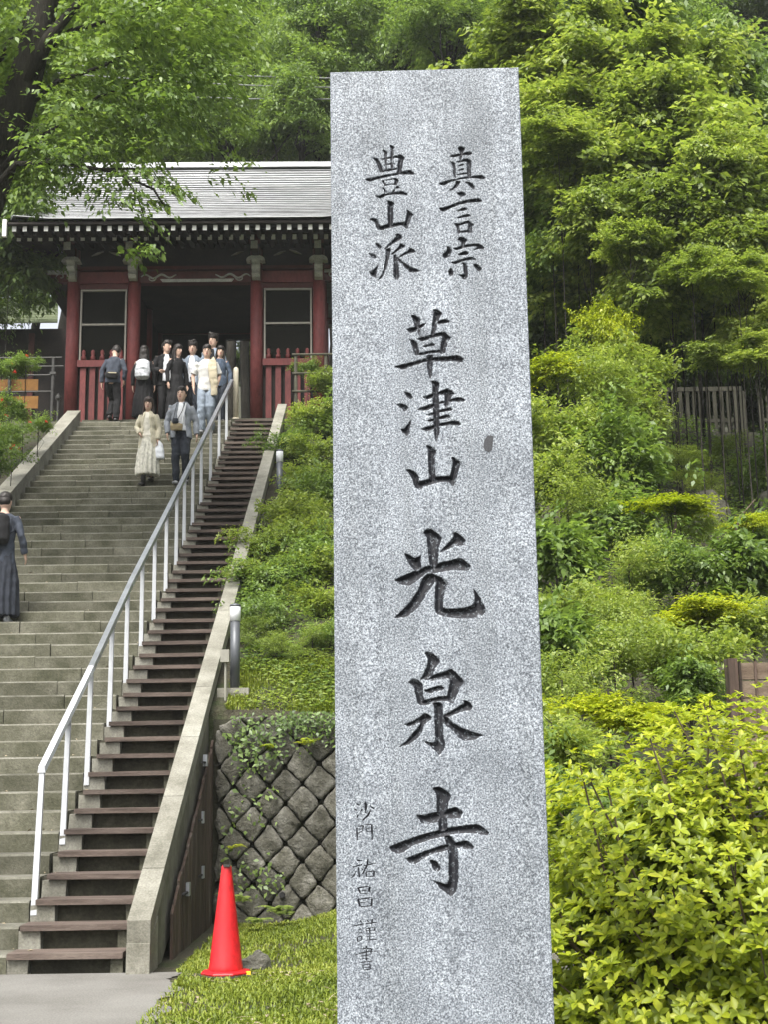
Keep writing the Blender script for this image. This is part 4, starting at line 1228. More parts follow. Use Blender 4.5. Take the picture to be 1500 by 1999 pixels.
char('\u5c71', *F_, [
    [(578,1115),(640,1115),(710,1155),(745,1195),(735,1280),(730,1500),(745,1690),(650,1720),(625,1640),(610,1400),(605,1200)],
    [(260,1495),(340,1485),(420,1530),(475,1590),(488,1665),(620,1635),(740,1600),(950,1585),(1040,1600),(1035,1720),(990,1755),(930,1695),(820,1695),(680,1725),(580,1760),(490,1812),(430,1790),(390,1740),(370,1660),(320,1570)],
    [(970,1310),(1005,1293),(1080,1335),(1135,1390),(1115,1450),(1080,1580),(1050,1700),(950,1690),(955,1580),(985,1440),(995,1365)]])
G_, H_, I_ = ((760, 1020), 7.1429), ((760, 1260), 7.1429), ((740, 1520), 6.25)
char('\u5149', *G_, [
    [(475,135),(510,98),(570,82),(640,115),(720,175),(745,225),(715,310),(700,430),(700,560),(680,700),(590,700),(560,560),(545,430),(530,300),(525,215),(490,180)],
    [(215,422),(290,445),(375,490),(460,445),(450,520),(465,640),(400,690),(330,650),(270,570),(230,490)],
    [(895,150),(940,130),(1010,175),(1060,220),(1075,260),(1055,310),(1010,330),(920,335),(830,380),(715,432),(705,410),(780,330),(850,260),(895,200)],
    [(75,795),(220,730),(450,630),(560,595),(700,555),(850,525),(990,490),(1080,540),(1148,605),(1130,660),(1080,678),(900,665),(720,700),(560,690),(480,750),(380,830),(280,888),(180,875),(110,835)],
    [(470,770),(530,715),(600,705),(660,740),(640,850),(560,960),(480,1090),(420,1180),(280,1300),(180,1330),(65,1335),(180,1225),(300,1090),(400,940),(440,840)],
    [(600,710),(700,745),(790,795),(835,855),(800,930),(775,1040),(770,1180),(880,1195),(1050,1185),(1180,1130),(1190,1040),(1175,915),(1240,980),(1310,1100),(1358,1200),(1340,1270),(1280,1315),(1150,1340),(950,1340),(800,1320),(700,1290),(645,1250),(632,1150),(640,950),(648,840)]])
char('\u6cc9', *H_, [
    [(497,110),(530,80),(600,95),(690,160),(722,215),(700,260),(650,320),(620,420),(560,470),(430,480),(480,390),(530,270),(540,190)],
    [(470,470),(600,410),(780,355),(880,325),(970,400),(1060,500),(1020,570),(970,670),(920,790),(870,805),(800,760),(830,600),(840,470),(700,480),(580,500)],
    [(262,515),(345,455),(430,485),(478,550),(490,700),(510,830),(450,840),(400,800),(370,700),(345,590),(310,545)], [(490,620),(580,590),(720,550),(780,590),(750,630),(650,650),(580,675),(500,650)],
    [(450,770),(560,740),(720,705),(830,700),(830,775),(700,780),(560,830),(460,835)],
    [(610,795),(690,780),(755,820),(765,1000),(770,1250),(795,1400),(750,1490),(700,1530),(640,1470),(560,1400),(470,1322),(630,1345),(640,1200),(630,1000),(625,850)],
    [(210,1095),(330,1050),(430,990),(500,935),(570,965),(612,1015),(560,1060),(500,1110),(470,1200),(400,1300),(280,1380),(120,1428),(230,1340),(330,1220),(400,1140),(430,1085),(340,1120),(270,1138)],
    [(1030,765),(1090,760),(1150,800),(1180,860),(1140,905),(1030,925),(900,980),(800,1000),(760,965),(850,920),(960,850),(1040,800)],
    [(755,965),(830,1000),(900,1070),(1020,1140),(1180,1200),(1328,1250),(1230,1305),(1070,1335),(1000,1310),(940,1250),(860,1170),(760,1090)]])
char('\u5bfa', *I_, [
    [(655,115),(730,92),(810,125),(870,170),(885,220),(860,290),(845,400),(840,640),(740,650),(725,540),(705,420),(700,200)],
    [(458,440),(560,435),(700,400),(850,365),(940,340),(1000,370),(1035,420),(1000,480),(860,490),(740,520),(640,555),(570,560),(520,540)],
    [(125,830),(300,755),(520,680),(720,625),(860,590),(1050,565),(1210,550),(1290,595),(1352,655),(1320,695),(1180,670),(1030,670),(860,695),(640,745),(440,815),(300,905),(230,918),(160,885)],
    [(330,970),(480,910),(640,850),(820,795),(950,770),(1070,748),(1140,790),(1168,830),(1145,865),(1040,862),(950,850),(820,880),(660,925),(540,990),(450,1043),(380,1030)],
    [(800,695),(880,690),(945,770),(970,880),(985,1050),(980,1230),(950,1380),(880,1437),(820,1390),(740,1330),(655,1232),(840,1275),(850,1100),(845,900)],
    [(622,1000),(660,985),(720,1010),(760,1070),(750,1120),(705,1138),(665,1100)]])
J_, K_, L_ = ((670, 1550), 15.0), ((670, 1660), 15.0), ((670, 1780), 15.0)
char('\u6c99', *J_, [], [([(390,290),(480,330)],40), ([(310,445),(400,475)],45), ([(440,600),(390,700)],45), ([(620,240),(660,320),(650,560)],66), ([(540,430),(515,540)],45), ([(770,350),(900,430)],42), ([(790,480),(720,620),(560,775)],52)])
char('\u9580', *J_, [], [([(395,985),(405,1350)],45), ([(420,950),(590,920)],36), ([(580,930),(560,1080)],42), ([(430,1040),(560,1015)],26), ([(440,1140),(560,1080)],28), ([(650,930),(670,1110)],34), ([(640,880),(820,890)],32), ([(825,890),(835,1100),(845,1340)],50), ([(680,1010),(800,995)],26), ([(680,1105),(820,1095)],28)])
char('\u7950', *K_, [], [([(390,290),(540,300)],45), ([(270,490),(550,410)],36), ([(440,490),(465,800)],45), ([(370,600),(310,740),(230,800)],40), ([(525,530),(570,570)],32), ([(600,450),(960,365)],36), ([(715,240),(700,430),(560,690)],48), ([(660,640),(680,780)],35), ([(650,640),(900,595)],32), ([(900,595),(890,770)],52), ([(680,775),(860,755)],28)])
char('\u660c', *K_, [], [([(430,1080),(500,1270)],50), ([(440,1095),(740,1045)],36), ([(770,1060),(750,1230)],66), ([(520,1180),(680,1160)],26), ([(510,1275),(740,1250)],30), ([(430,1420),(480,1650)],50), ([(430,1430),(830,1380)],34), ([(835,1400),(820,1630)],52), ([(480,1530),(720,1505)],26), ([(500,1650),(830,1620)],32)])
char('\u8b39', *L_, [], [([(490,240),(530,310)],45), ([(300,410),(600,350)],36), ([(430,510),(560,500)],28), ([(420,620),(550,600)],28), ([(405,740),(410,870)],34), ([(400,735),(520,705)],28), ([(530,710),(540,830)],42), ([(420,860),(530,840)],28),
    ([(650,340),(980,300)],36), ([(690,230),(730,300)],40), ([(850,200),(820,360)],45), ([(650,500),(680,580)],32), ([(650,490),(920,440)],30), ([(930,450),(900,560)],44), ([(690,550),(890,535)],26), ([(765,480),(770,820)],42), ([(670,650),(910,615)],28), ([(670,730),(890,715)],28), ([(640,835),(970,800)],32)])
char('\u66f8', *L_, [], [([(550,1080),(820,1065)],38), ([(665,990),(670,1430)],45), ([(820,1070),(800,1240)],44), ([(340,1255),(660,1170),(1010,1140)],36), ([(690,1165),(800,1150)],24), ([(490,1300),(820,1250)],28), ([(530,1370),(770,1350)],26), ([(490,1480),(850,1435)],32), ([(560,1560),(590,1700)],38), ([(550,1560),(780,1530)],30), ([(780,1540),(775,1680)],40), ([(600,1630),(760,1610)],24), ([(600,1700),(780,1680)],30)])


def sdf_in(poly, X, Z):
    """signed distance to a closed outline, positive inside"""
    d2 = np.full(X.shape, 1e9); ins = np.zeros(X.shape, bool)
    for i in range(len(poly)):
        ax, az = poly[i - 1]; bx, bz = poly[i]
        ex, ez = bx - ax, bz - az
        wx, wz = X - ax, Z - az
        t = np.clip((wx * ex + wz * ez) / (ex * ex + ez * ez + 1e-15), 0, 1)
        d2 = np.minimum(d2, (wx - t * ex) ** 2 + (wz - t * ez) ** 2)
        if abs(ez) > 1e-12:
            c = ((az > Z) != (bz > Z)) & (X < ax + (Z - az) / ez * ex)
            ins ^= c
    return np.where(ins, 1, -1) * np.sqrt(d2)


pillar = thing('stone_pillar', (PXC, YP + DEP / 2, 0), 'tall speckled grey granite pillar with carved ink-filled Japanese characters', 'stone pillar')
pv, pf_ = [], []
tiles = []
GRID = 0.00105
for ci, (c, outs) in enumerate(CH):
    polys = [np.array([pp(x, y) for x, y in o]) for o in outs]
    allp = np.concatenate(polys)
    m = 0.0002
    x0, z0 = allp.min(0) - m; x1, z1 = allp.max(0) + m
    tiles.append([x0, x1, z0, z1, polys])
# one set of tile columns: merge the tiles' rectangles into a grid of rows so that the plain face can be filled round them
def mesh_patch(name, V, F, mat, parent, paint=None):
    me = mesh_arrays(name, np.array(V) - np.array(pillar['_org']), F, mat, {'paint': paint} if paint is not None else None)
    me.polygons.foreach_set('use_smooth', [True] * len(me.polygons))
    return link(name, me, parent)


rest_v, rest_f, rest_n = [], [], 0
rects = []
for t in sorted(tiles, key=lambda t: -t[3]):
    x0, x1, z0, z1, polys = t
    GR = GRID if z1 - z0 > .06 else .00055
    nx, nz = int((x1 - x0) / GR) + 1, int((z1 - z0) / GR) + 1
    gx, gz_ = np.linspace(x0, x1, nx + 1), np.linspace(z0, z1, nz + 1)
    X, Z = np.meshgrid(gx, gz_, indexing='xy')
    sd = np.full(X.shape, -1.0)
    for p in polys:
        bx0, bz0 = p.min(0) - .003; bx1, bz1 = p.max(0) + .003
        ix = (gx >= bx0) & (gx <= bx1); iz = (gz_ >= bz0) & (gz_ <= bz1)
        if ix.any() and iz.any():
            sub = np.ix_(iz, ix)
            sd[sub] = np.maximum(sd[sub], sdf_in(p, X[sub], Z[sub]))
    big = (z1 - z0) > 0.06
    depth = np.clip(sd, 0, None)
    depth = np.minimum(depth * 1.15, 0.0065 + depth * 0.18) if big else np.minimum(depth * 1.6, 0.0035)
    paint = np.clip(.5 + sd / 0.0030, 0, 1) * (sd > -.0012) if big else np.clip(.5 + sd / 0.0008, 0, 1) * (sd > -.0008)
    pts = np.stack([PXC + X * math.cos(TURN) + depth * math.sin(TURN), YP - X * math.sin(TURN) + depth * math.cos(TURN), Z], -1).reshape(-1, 3)
    idx = (np.arange(nz)[:, None] * (nx + 1) + np.arange(nx)[None, :])
    F4 = np.stack([idx, idx + 1, idx + nx + 2, idx + nx + 1], -1).reshape(-1, 4)
    inside = (sd.ravel()[F4] > 0).any(1)
    pa = paint.ravel()
    def take(mask):
        f = F4[mask]; u, inv = np.unique(f.ravel(), return_inverse=True)
        return pts[u], inv.reshape(-1, 4), pa[u]
    v, f, p_ = take(inside)
    mesh_patch('carved_character', v, f, 'granite_cut', pillar, p_)
    v, f, p_ = take(~inside)
    rest_v.append(v); rest_f.append(f + rest_n); rest_n += len(v)
    rects.append((x0, x1, z0, z1))
# plain face round the tiles: cut into cells on the tile borders, leave out cells inside a tile
xs = sorted({XL, XR, *[r[0] for r in rects], *[r[1] for r in rects]})
zs_ = sorted({0.29, ZTOP, *[r[2] for r in rects], *[r[3] for r in rects]})
cv, cf = [], []
for i in range(len(xs) - 1):
    for j in range(len(zs_) - 1):
        mx, mz = (xs[i] + xs[i + 1]) / 2, (zs_[j] + zs_[j + 1]) / 2
        if any(r[0] < mx < r[1] and r[2] < mz < r[3] for r in rects):
            continue
        n = len(cv)
        cv += [fw(ed(xs[i], zs_[j]), zs_[j]), fw(ed(xs[i + 1], zs_[j]), zs_[j]), fw(ed(xs[i + 1], zs_[j + 1]), zs_[j + 1]), fw(ed(xs[i], zs_[j + 1]), zs_[j + 1])]
        cf.append((n, n + 1, n + 2, n + 3))
rest_v.append(np.array(cv)); rest_f.append(np.array(cf) + rest_n)
mesh_patch('front_face', np.concatenate(rest_v), np.concatenate(rest_f), 'granite', pillar)
b = MB()
e = 0.0015
zl = .29
b.v = [fw(XLz(zl), zl), fw(XRz(zl), zl), fw(XRz(ZTOP), ZTOP), fw(XLz(ZTOP), ZTOP), fw(XLz(zl) - e, zl, e), fw(XRz(zl) + e, zl, e), fw(XRz(ZTOP) + e, ZTOP + e, e), fw(XLz(ZTOP) - e, ZTOP + e, e),
       fw(XLz(zl) - e, zl, DEP), fw(XRz(zl) + e, zl, DEP), fw(XRz(ZTOP) + e, ZTOP + e, DEP), fw(XLz(ZTOP) - e, ZTOP + e, DEP)]
b.f = [(1, 2, 6, 5), (2, 3, 7, 6), (3, 0, 4, 7), (5, 6, 10, 9), (6, 7, 11, 10), (7, 4, 8, 11), (9, 10, 11, 8)]
b.build('shaft', 'granite', pillar)
# a small dark inclusion in the stone, right of the fifth character
q = pp(955, 866)
n = 9
b = MB()
b.v = [fw(q[0] + .0105 * math.cos(2 * math.pi * i / n) * rnd.uniform(.7, 1.1) + .002 * math.sin(2 * math.pi * i / n), q[1] + .019 * math.sin(2 * math.pi * i / n) * rnd.uniform(.8, 1.1), -0.0006) for i in range(n)]
b.f = [tuple(range(n))]
M['inclusion'] = mat_plain('dark_mineral_inclusion', (0.05, 0.052, 0.057), 0.8, 0, 0.3, 300)
b.build('mineral_inclusion', 'inclusion', pillar)
# stepped base of the pillar
pb = thing('pillar_base', (PXC, YP + DEP / 2, 0), 'two stepped granite plinth under the tall inscribed pillar', 'plinth')
MB().wbox(PXC - .36, PXC + .36, YP - .16, YP + DEP + .18, -.1, .14).build('lower_step', 'granite', pb)
MB().wbox(PXC - .26, PXC + .26, YP - .07, YP + DEP + .08, .142, .30).build('upper_step', 'granite', pb)

# ------------------------------------------------------------------ people
def cloth(name, color, rough=0.85, var=0.18, scale=14.0, spec=0.15, stretch=None):
    m, nt, out = nodes_of(name)
    v = coord(nt, 'Object', stretch)
    a = noise(nt, v, scale, 4, 0.6)
    b = noise(nt, v, 9, 3, 0.6, 0.6)
    lo = tuple(c * (1 - var) for c in color); hi = tuple(min(1, c * (1 + var)) for c in color)
    principled(nt, out, ramp(nt, a, [(0.3, lo), (0.7, hi)]), rough, 0, bump(nt, b, 0.5, 0.02), spec)
    return m


M['skin'] = cloth('skin', (0.50, 0.34, 0.26), 0.55, 0.06, 8, 0.3)
M['hair'] = cloth('black_hair', (0.018, 0.015, 0.013), 0.5, 0.4, 60, 0.3)
M['hair_brown'] = cloth('dark_brown_hair', (0.028, 0.018, 0.014), 0.5, 0.4, 60, 0.3)
M['lip'] = cloth('lip', (0.40, 0.14, 0.13), 0.5, 0.05)
M['eye'] = cloth('dark_eye', (0.02, 0.016, 0.014), 0.3, 0.1)
M['c_cream'] = cloth('cream_knit', (0.46, 0.43, 0.33), 0.9, 0.12, 40)
M['c_ivory'] = cloth('ivory_blouse', (0.60, 0.58, 0.50), 0.85, 0.10, 50)
M['c_lace'] = cloth('sheer_patterned_skirt', (0.54, 0.53, 0.46), 0.85, 0.30, 20)
M['c_grey'] = cloth('heather_grey_knit', (0.225, 0.245, 0.275), 0.9, 0.15, 60)
M['c_white'] = cloth('white_cotton', (0.60, 0.62, 0.65), 0.85, 0.06)
M['c_black'] = cloth('black_cloth', (0.016, 0.016, 0.017), 0.9, 0.25)
M['c_navy'] = cloth('navy_cloth', (0.022, 0.026, 0.034), 0.9, 0.25)
M['c_denim'] = cloth('washed_denim', (0.19, 0.225, 0.27), 0.9, 0.22, 18)
M['c_denim_dark'] = cloth('dark_denim', (0.062, 0.082, 0.115), 0.9, 0.25, 16)
M['c_slate'] = cloth('slate_blue_cloth', (0.048, 0.056, 0.072), 0.9, 0.25, 12)
M['c_slate_dark'] = cloth('dark_slate_cloth', (0.030, 0.034, 0.043), 0.9, 0.3, 12)
M['c_shirt'] = cloth('pale_striped_shirt', (0.50, 0.50, 0.48), 0.85, 0.12, 30, 0.15, (6, 6, .4))
M['c_beige'] = cloth('beige_shawl', (0.38, 0.34, 0.25), 0.9, 0.15)
M['c_brown'] = cloth('brown_canvas', (0.27, 0.22, 0.135), 0.85, 0.12)
M['c_silver'] = cloth('silver_quilted_nylon', (0.42, 0.44, 0.46), 0.35, 0.4, 22, 0.5)
M['c_bag'] = cloth('white_plastic_bag', (0.66, 0.69, 0.73), 0.4, 0.15, 25, 0.4)
M['shoe_black'] = cloth('black_leather', (0.015, 0.014, 0.014), 0.4, 0.2, 10, 0.4)
M['shoe_grey'] = cloth('grey_trainer', (0.24, 0.25, 0.26), 0.7, 0.4, 18)


def ring_tube(mb, pts, seg=12):
    """pts: (x, y, z, ra, rb) rings, ra across x, rb along y for near-vertical runs"""
    P = [Vector(p[:3]) for p in pts]
    n0 = len(mb.v)
    for i, p in enumerate(pts):
        t = (P[min(i + 1, len(P) - 1)] - P[max(i - 1, 0)])
        t = t.normalized() if t.length > 1e-6 else Vector((0, 0, 1))
        x = Vector((1, 0, 0)) if abs(t.x) < 0.8 else Vector((0, 0, 1))
        x = (x - t * x.dot(t)).normalized(); y = t.cross(x)
        for k in range(seg):
            a = 2 * math.pi * k / seg
            mb.v.append(tuple(P[i] + x * math.cos(a) * p[3] + y * math.sin(a) * p[4]))
    m = len(pts)
    for i in range(m - 1):
        for k in range(seg):
            a, b = n0 + i * seg + k, n0 + i * seg + (k + 1) % seg
            mb.f.append((a, b, b + seg, a + seg))
    mb.f.append(tuple(n0 + k for k in range(seg - 1, -1, -1)))
    mb.f.append(tuple(n0 + (m - 1) * seg + k for k in range(seg)))


def ball(mb, c, rx, ry, rz, seg=12, rings=7):
    pts = []
    for i in range(rings + 1):
        a = -math.pi / 2 + math.pi * i / rings
        k = max(math.cos(a), 0.02)
        pts.append((c[0], c[1], c[2] + math.sin(a) * rz, rx * k, ry * k))
    ring_tube(mb, pts, seg)


def c_shell(mb, rows, gap, thick, seg=22):
    """open-fronted garment: rows (z, cx, cy, rx, ry, gap scale); the gap faces -y"""
    n0 = len(mb.v); nr = len(rows)
    for side in (0, 1):
        for z, cx, cy, rx, ry, gs_ in rows:
            g = gap * gs_
            for k in range(seg + 1):
                a = -math.pi / 2 + g + (2 * math.pi - 2 * g) * k / seg
                o = -thick * side
                mb.v.append((cx + (rx + o) * math.cos(a), cy + (ry + o) * math.sin(a), z))
    w = seg + 1
    idx = lambda s_, i, k: n0 + s_ * nr * w + i * w + k
    for i in range(nr - 1):
        for k in range(seg):
            mb.f.append((idx(0, i, k), idx(0, i, k + 1), idx(0, i + 1, k + 1), idx(0, i + 1, k)))
            mb.f.append((idx(1, i, k + 1), idx(1, i, k), idx(1, i + 1, k), idx(1, i + 1, k + 1)))
        for k in (0, seg):
            q = (idx(0, i, k), idx(0, i + 1, k), idx(1, i + 1, k), idx(1, i, k))
            mb.f.append(q if k == 0 else q[::-1])
    for k in range(seg):
        mb.f.append((idx(1, 0, k), idx(1, 0, k + 1), idx(0, 0, k + 1), idx(0, 0, k)))
        mb.f.append((idx(0, nr - 1, k), idx(0, nr - 1, k + 1), idx(1, nr - 1, k + 1), idx(1, nr - 1, k)))


def knit(name, mb, mat, parent, voxel=0.009, wrinkle=0.0, sm=1, seed=0, pleat=False):
    """merge overlapping tubes into one continuous skin"""
    me = bpy.data.meshes.new(name)
    me.from_pydata(mb.v, [], mb.f)
    o = bpy.data.objects.new('tmp', me); col.objects.link(o)
    r = o.modifiers.new('r', 'REMESH'); r.mode = 'VOXEL'; r.voxel_size = voxel
    if sm:
        s = o.modifiers.new('s', 'SMOOTH'); s.iterations = sm * 2; s.factor = 0.5
    dg = bpy.context.evaluated_depsgraph_get()
    m2 = bpy.data.meshes.new_from_object(o.evaluated_get(dg))
    bpy.data.objects.remove(o); bpy.data.meshes.remove(me)
    if wrinkle:
        n = len(m2.vertices)
        co = np.empty(n * 3, np.float32); m2.vertices.foreach_get('co', co); co = co.reshape(-1, 3)
        nr = np.empty(n * 3, np.float32); m2.vertices.foreach_get('normal', nr); nr = nr.reshape(-1, 3)
        w = vnoise(co[:, 0] + co[:, 1] * .7, co[:, 2] * 1.6 + co[:, 1] * .5, 11, seed) * .6 + vnoise(co[:, 0] - co[:, 1], co[:, 2] * 0.7 + co[:, 0] * 1.2, 19, seed + 2) * .5
        if pleat:
            an = np.arctan2(co[:, 1], co[:, 0]); w = w * .35 + np.sin(an * 13 + 1.5 * np.sin(co[:, 2] * 5)) * np.clip((.95 - co[:, 2]) * 1.4, 0, 1) * .8
        co = co + nr * (w * wrinkle)[:, None]
        m2.vertices.foreach_set('co', co.ravel())
    m2.polygons.foreach_set('use_smooth', [True] * len(m2.polygons))
    m2.name = name
    m2.materials.clear(); m2.materials.append(M[mat])
    return link(name, m2, parent)


def person(s, r, z, label, H=1.72, turn=0.0, feet=((-.10, 0, 0), (.10, 0, 0)), arms=None, top='c_white', sleeve='short', hem=.86, open_coat=None, coat_hem=.80,
           legs='c_navy', skirt=None, wide=1.0, shoes='shoe_black', hair='short', hairmat='hair', head=(0, 0, 0), lean=0.0, hips_drop=0.0, seed=0, fem=False):
    """front of the body looks along -y; x runs to the viewer's right"""
    k = H / 1.72
    p0 = L(s, r, z)
    root = thing('person', p0, label, 'person', 'visitors on the temple stairs', turn)
    root['_org'] = [0, 0, 0]
    dz = -hips_drop
    def T(x, y, zz):          # lean the upper body about the hips
        if zz > .95:
            y = y - math.sin(lean) * (zz - .95)
        return (x * k, y * k, (zz + dz) * k)
    hw = .84 if fem else 1.0
    sh = .155 if fem else .18
    # joints
    arms = arms or (((-.25, .02, 1.13), (-.25, -.02, .88)), ((.25, .02, 1.13), (.25, -.02, .88)))
    J = {}
    for i, sg in ((0, -1), (1, 1)):
        f = feet[i]
        hip = T(sg * .088, 0, .90)
        ank = (f[0] * k, f[1] * k, f[2] + .085 * k)
        mid = [(hip[q] + ank[q]) / 2 for q in range(3)]
        d = math.dist(hip, ank); full = .83 * k
        bend = math.sqrt(max(0, (full / 2) ** 2 - (d / 2) ** 2)) * (.25 if skirt is not None else 1)
        knee = (mid[0], mid[1] - bend - .01 * k, mid[2] + .01)
        J[i] = (hip, knee, ank, T(sg * (sh - .005), 0, 1.395), T(*arms[i][0]), T(*arms[i][1]))
    torso = [(0, 0, .84, .12, .08), (0, 0, .90, .140, .092), (0, 0, 1.0, .135, .09), (0, 0, 1.08, .128 * hw, .092), (0, 0, 1.22, .152 * hw, .108), (0, 0, 1.33, .165 * hw, .105), (0, 0, 1.40, .150 * hw, .085), (0, .005, 1.45, .075, .06), (0, .0, 1.49, .052, .055), (0, -.005, 1.54, .050, .055)]
    hx, hy, hz = head           # turn, nod, tilt
    ch, sh_ = math.cos(hx), math.sin(hx)
    def HD(x, y, zz):
        x, y = x * ch - y * sh_, x * sh_ + y * ch
        x *= 1.12; y *= 1.12; zz = 1.5 + (zz - 1.5) * 1.10
        y -= hy * (zz - 1.5); x += hz * (zz - 1.5)
        return T(x, y, zz)
    body = MB()
    def limb(mb, pts, seg=10):
        ring_tube(mb, [(p[0], p[1], p[2], a * k, b * k) for (p, a, b) in pts], seg)
    limb(body, [(T(x, y, zz), a, b) for x, y, zz, a, b in torso], 16)
    limb(body, [(HD(0, -.012, 1.495), .047, .055), (HD(0, -.022, 1.515), .060, .075), (HD(0, -.014, 1.545), .072, .092), (HD(0, -.006, 1.59), .081, .104), (HD(0, 0, 1.64), .083, .108), (HD(0, .003, 1.685), .067, .090), (HD(0, .005, 1.71), .036, .05), (HD(0, .005, 1.718), .01, .012)], 14)
    ring_tube(body, [(*HD(0, -.098, 1.615), .006 * k, .006 * k), (*HD(0, -.116, 1.575), .014 * k, .012 * k), (*HD(0, -.10, 1.562), .012 * k, .008 * k)], 8)
    for sg in (-1, 1):
        ball(body, HD(sg * .076, .008, 1.59), .010 * k, .018 * k, .028 * k, 8, 5)
    for i, sg in ((0, -1), (1, 1)):
        hip, knee, ank, sho, elb, wri = J[i]
        limb(body, [(hip, .084, .088), (tuple((hip[q] * .5 + knee[q] * .5) for q in range(3)), .072, .076), (knee, .053, .056), (tuple((knee[q] * .65 + ank[q] * .35) for q in range(3)), .052, .056), (ank, .034, .038)])
        ring_tube(body, [(ank[0], ank[1] + .045 * k, ank[2] - .045 * k, .034 * k, .03 * k), (ank[0], ank[1] - .03 * k, ank[2] - .035 * k, .04 * k, .035 * k), (ank[0] + sg * .01, ank[1] - .12 * k, ank[2] - .06 * k, .042 * k, .022 * k), (ank[0] + sg * .012, ank[1] - .17 * k, ank[2] - .068 * k, .03 * k, .014 * k)], 10)
        limb(body, [(sho, .056, .056), (tuple((sho[q] + elb[q]) / 2 for q in range(3)), .047, .047), (elb, .038, .038), (tuple((wri[q] * .4 + elb[q] * .6) for q in range(3)), .036, .036), (wri, .026, .024)])
        d = Vector(wri) - Vector(elb); d.normalize()
        side = Vector((0, 1, 0)); side = (side - d * side.dot(d)).normalized()
        out_ = d.cross(side)
        w = Vector(wri)
        limb(body, [(tuple(w), .024, .026), (tuple(w + d * .05 * k), .016, .040), (tuple(w + d * .085 * k), .014, .040)], 10)
        for q, (o_, ln_) in enumerate(((-.030, .062), (-.010, .074), (.010, .070), (.029, .054))):
            b0 = w + d * .08 * k + side * o_ * k
            b1 = b0 + d * ln_ * .5 * k + out_ * (-.008 * sg * k)
            b2 = b1 + d * ln_ * .42 * k + out_ * (-.020 * sg * k)
            ring_tube(body, [(*b0, .0095 * k, .0095 * k), (*b1, .009 * k, .009 * k), (*b2, .007 * k, .007 * k)], 6)
        b0 = w + d * .03 * k - side * .030 * k
        b1 = b0 + d * .035 * k - side * .022 * k
        b2 = b1 + d * .035 * k - side * .004 * k
        ring_tube(body, [(*b0, .012 * k, .012 * k), (*b1, .011 * k, .011 * k), (*b2, .008 * k, .008 * k)], 6)
    bo = knit('body', body, 'skin', root, .0085, 0, 1)
    for sg in (-1, 1):
        e_ = MB(); ball(e_, HD(sg * .030, -.092, 1.612), .012 * k, .007 * k, .007 * k, 8, 5)
        o_ = MB.build(e_, 'eye', 'eye', root, True)
        e_ = MB(); ring_tube(e_, [(*HD(sg * .014, -.098, 1.632), .004, .004), (*HD(sg * .034, -.096, 1.637), .005, .005), (*HD(sg * .05, -.082, 1.630), .003, .003)], 6)
        e_.build('eyebrow', hairmat, root, True)
    e_ = MB(); ball(e_, HD(0, -.096, 1.541), .022 * k, .008 * k, .007 * k, 8, 5); e_.build('mouth', 'lip', root, True)
    # trousers or skirt
    t_ = MB()
    if skirt is None:
        limb(t_, [(T(0, 0, .86), .13, .10), (T(0, 0, .90), .168, .122), (T(0, 0, .98), .158, .116), (T(0, 0, 1.02), .150, .110)], 16)
        for i, sg in ((0, -1), (1, 1)):
            hip, knee, ank = J[i][:3]
            an2 = (ank[0], ank[1] + .005, ank[2] + .0 * k)
            limb(t_, [(hip, .092 * (1 + (wide - 1) * .3), .10), (tuple((hip[q] * .5 + knee[q] * .5) for q in range(3)), .084 * (1 + (wide - 1) * .7), .090 * wide), (knee, .070 * wide, .074 * wide), (tuple((knee[q] * .5 + an2[q] * .5) for q in range(3)), .066 * wide, .070 * wide), (an2, .058 * wide, .062 * wide)], 12)
        knit('trousers', t_, legs, root, .010, .013, 3, seed)
    else:
        zb = skirt
        mx, my = (feet[0][0] + feet[1][0]) / 2, (feet[0][1] + feet[1][1]) / 2
        limb(t_, [(T(0, 0, 1.03), .135, .105), (T(0, 0, .95), .162, .125), (T(mx * .3, my * .3, .75), .20, .17), (T(mx * .6, my * .6, .55), .235, .20), (T(mx * .8, my * .8, .38), .245, .215), (T(mx, my, zb + .03), .25, .22), (T(mx, my, zb), .245, .215)], 26)
        knit('skirt', t_, legs, root, .010, .016, 1, seed, True)
    # shoes
    for i, sg in ((0, -1), (1, 1)):
        ank = J[i][2]
        f_ = MB()
        ring_tube(f_, [(ank[0], ank[1] + .062 * k, ank[2] - .05 * k, .036 * k, .034 * k), (ank[0], ank[1] + .02 * k, ank[2] - .03 * k, .045 * k, .052 * k), (ank[0], ank[1] - .06 * k, ank[2] - .045 * k, .047 * k, .040 * k), (ank[0] + sg * .01, ank[1] - .14 * k, ank[2] - .058 * k, .050 * k, .028 * k), (ank[0] + sg * .012, ank[1] - .20 * k, ank[2] - .066 * k, .032 * k, .018 * k)], 12)
        if skirt is not None:
            ring_tube(f_, [(ank[0], ank[1] + .01 * k, ank[2] - .03 * k, .046 * k, .05 * k), (ank[0], ank[1] + .008, ank[2] + .10 * k, .050 * k, .054 * k), (ank[0], ank[1] + .005, ank[2] + .22 * k, .060 * k, .064 * k)], 12)
        f_.build('shoe', shoes, root, True)
